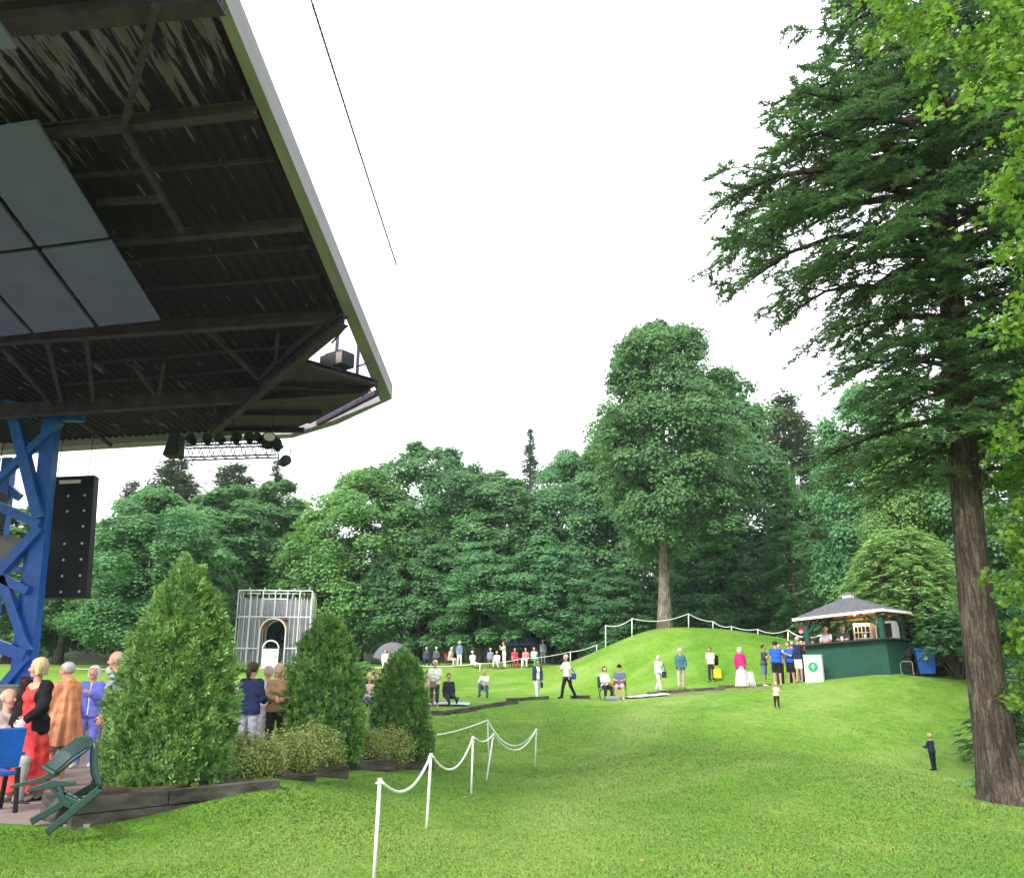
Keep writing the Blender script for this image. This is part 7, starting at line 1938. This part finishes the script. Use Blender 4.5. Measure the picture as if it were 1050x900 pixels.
# grey umbrella shelter with someone under it
p = at(402, 61, 690); t = thing('umbrella', 'large grey umbrella resting on the terrace grass just left of the smallest cedar', 'umbrella', p + Vector((0, 0, .35)))
m = MB(); nn = 14; rr = 1.55
vs = [(0, 0, 1.55)]
for j in range(1, 6):
    a = j / 5 * math.pi / 2 * .92
    for i in range(nn): q = 1 - .04 * (i % 2) * j / 5; vs.append((rr * math.sin(a) * math.cos(2 * math.pi * i / nn) * q, rr * .8 * math.sin(a) * math.sin(2 * math.pi * i / nn) * q, 1.55 * math.cos(a)))
fs = [(0, 1 + i, 1 + (i + 1) % nn) for i in range(nn)] + [(1 + j * nn + i, 1 + (j + 1) * nn + i, 1 + (j + 1) * nn + (i + 1) % nn, 1 + j * nn + (i + 1) % nn) for j in range(4) for i in range(nn)]
m.add([Matrix.Rotation(R(12), 3, 'Y') @ Vector(v) for v in vs], fs); m.build('canopy', cloth((.13, .13, .14)), t)
m = MB(); m.tube([(0, 0, -.3), (.3, 0, 1.5)], .03, 6); m.build('pole', M['darkgrey'], t); m = MB(); m.tube([(.32, 0, 1.52), (.36, 0, 1.72)], [.03, .008], 6); m.build('tip', M['darkgrey'], t)
person('person in white sitting under the grey umbrella', p + Vector((-.35, -1.15, 0)), 10, 1.66, .036, 'chair', ('short', 'brown'), 'fair', ('shirt', (.76, .80, .82), 'long'), ('trousers', (.7, .74, .78)), group=G3)
camp_chair('pale camp chair under the grey umbrella', p + Vector((-.35, -1.15, 0)), 10, (.5, .55, .6))
for px, Y, r0_, lab, sd in ((250, 60, .9, 'low yellowish border plant below the white arch', 3), (352, 59.5, 1.1, 'low yellowish border plant left of the grey umbrella', 4), (230, 58, .9, 'low green border plant right of the largest cedar', 5), (372, 60, .8, 'second low border plant, nearest the grey umbrella', 6), (300, 52, 1.0, 'low leafy plant on the slope below the arch, beside the middle cedar', 7)):
    p = at(px, Y, 690); t = thing('border_plant', lab, 'plant', p, 0, 'low plants on the terrace edge'); fm, tw = mound_shrub(sd + 100, r0_, .55, 1400, .16, 60); link('leaves', fm, M['maple_warm'], t); tw.build('stems', M['bark'], t)

for o in list(scene.objects):
    if '_hand' in o: del o['_hand']

# ---------------------------------------------------------------- damp air
hz, nt, out = nodes_of('haze')
pv = N(nt, 'ShaderNodeVolumePrincipled'); pv.inputs['Color'].default_value = (.80, .90, 1, 1); pv.inputs['Density'].default_value = .0003; pv.inputs['Anisotropy'].default_value = .1
nt.links.new(pv.outputs[0], out.inputs['Volume'])
tag(MB().box((0, 200, 28), (900, 860, 66)).build('haze', hz), 'thin damp haze in the air over the lawn and the wood', 'haze', kind='stuff')

# ---------------------------------------------------------------- light, sky, camera
SUN_EL, SUN_AZ = R(36), R(212)      # azimuth clockwise from +Y: behind the camera, to its left
wd_ = bpy.data.worlds.new('World'); scene.world = wd_; wd_.use_nodes = True
nt = wd_.node_tree; nt.nodes.clear()
out = nt.nodes.new('ShaderNodeOutputWorld'); bg = nt.nodes.new('ShaderNodeBackground'); bg.inputs['Strength'].default_value = .10
sk = nt.nodes.new('ShaderNodeTexSky'); sk.sky_type = 'NISHITA'; sk.sun_disc = False; sk.sun_elevation = SUN_EL; sk.sun_rotation = SUN_AZ; sk.air_density = 1.0; sk.dust_density = 2.0
hs = nt.nodes.new('ShaderNodeHueSaturation'); hs.inputs['Saturation'].default_value = .25
mx = nt.nodes.new('ShaderNodeMix'); mx.data_type = 'RGBA'; mx.inputs[0].default_value = .72; mx.inputs[7].default_value = (8.6, 8.8, 9.0, 1)   # even high overcast
nt.links.new(sk.outputs[0], hs.inputs['Color']); nt.links.new(hs.outputs[0], mx.inputs[6]); nt.links.new(mx.outputs[2], bg.inputs[0]); nt.links.new(bg.outputs[0], out.inputs[0])
sl = bpy.data.lights.new('sun', 'SUN'); sl.energy = 1.5; sl.angle = R(16); sl.color = (1, .95, .88)
so = bpy.data.objects.new('sun', sl); COL.objects.link(so)
sdv = Vector((math.sin(SUN_AZ) * math.cos(SUN_EL), math.cos(SUN_AZ) * math.cos(SUN_EL), math.sin(SUN_EL)))
so.rotation_euler = (-sdv).to_track_quat('-Z', 'Y').to_euler(); so.location = (0, -20, 60)
cam = bpy.data.cameras.new('camera'); co = bpy.data.objects.new('camera', cam); COL.objects.link(co)
co.location = (0, 0, EYE); co.rotation_euler = (math.pi / 2 + PITCH, 0, 0); cam.sensor_width = 36; cam.lens = 36 * FPX / 1050; cam.clip_end = 3000; cam.clip_start = .05
scene.camera = co
vs_ = scene.view_settings; vs_.view_transform = 'Standard'; vs_.look = 'None'; vs_.exposure = 1.6; vs_.gamma = 1
scene.render.engine = 'CYCLES'; scene.cycles.max_bounces = 9; scene.cycles.diffuse_bounces = 5; scene.cycles.transparent_max_bounces = 12; scene.cycles.transmission_bounces = 5
scene.cycles.use_denoising = True
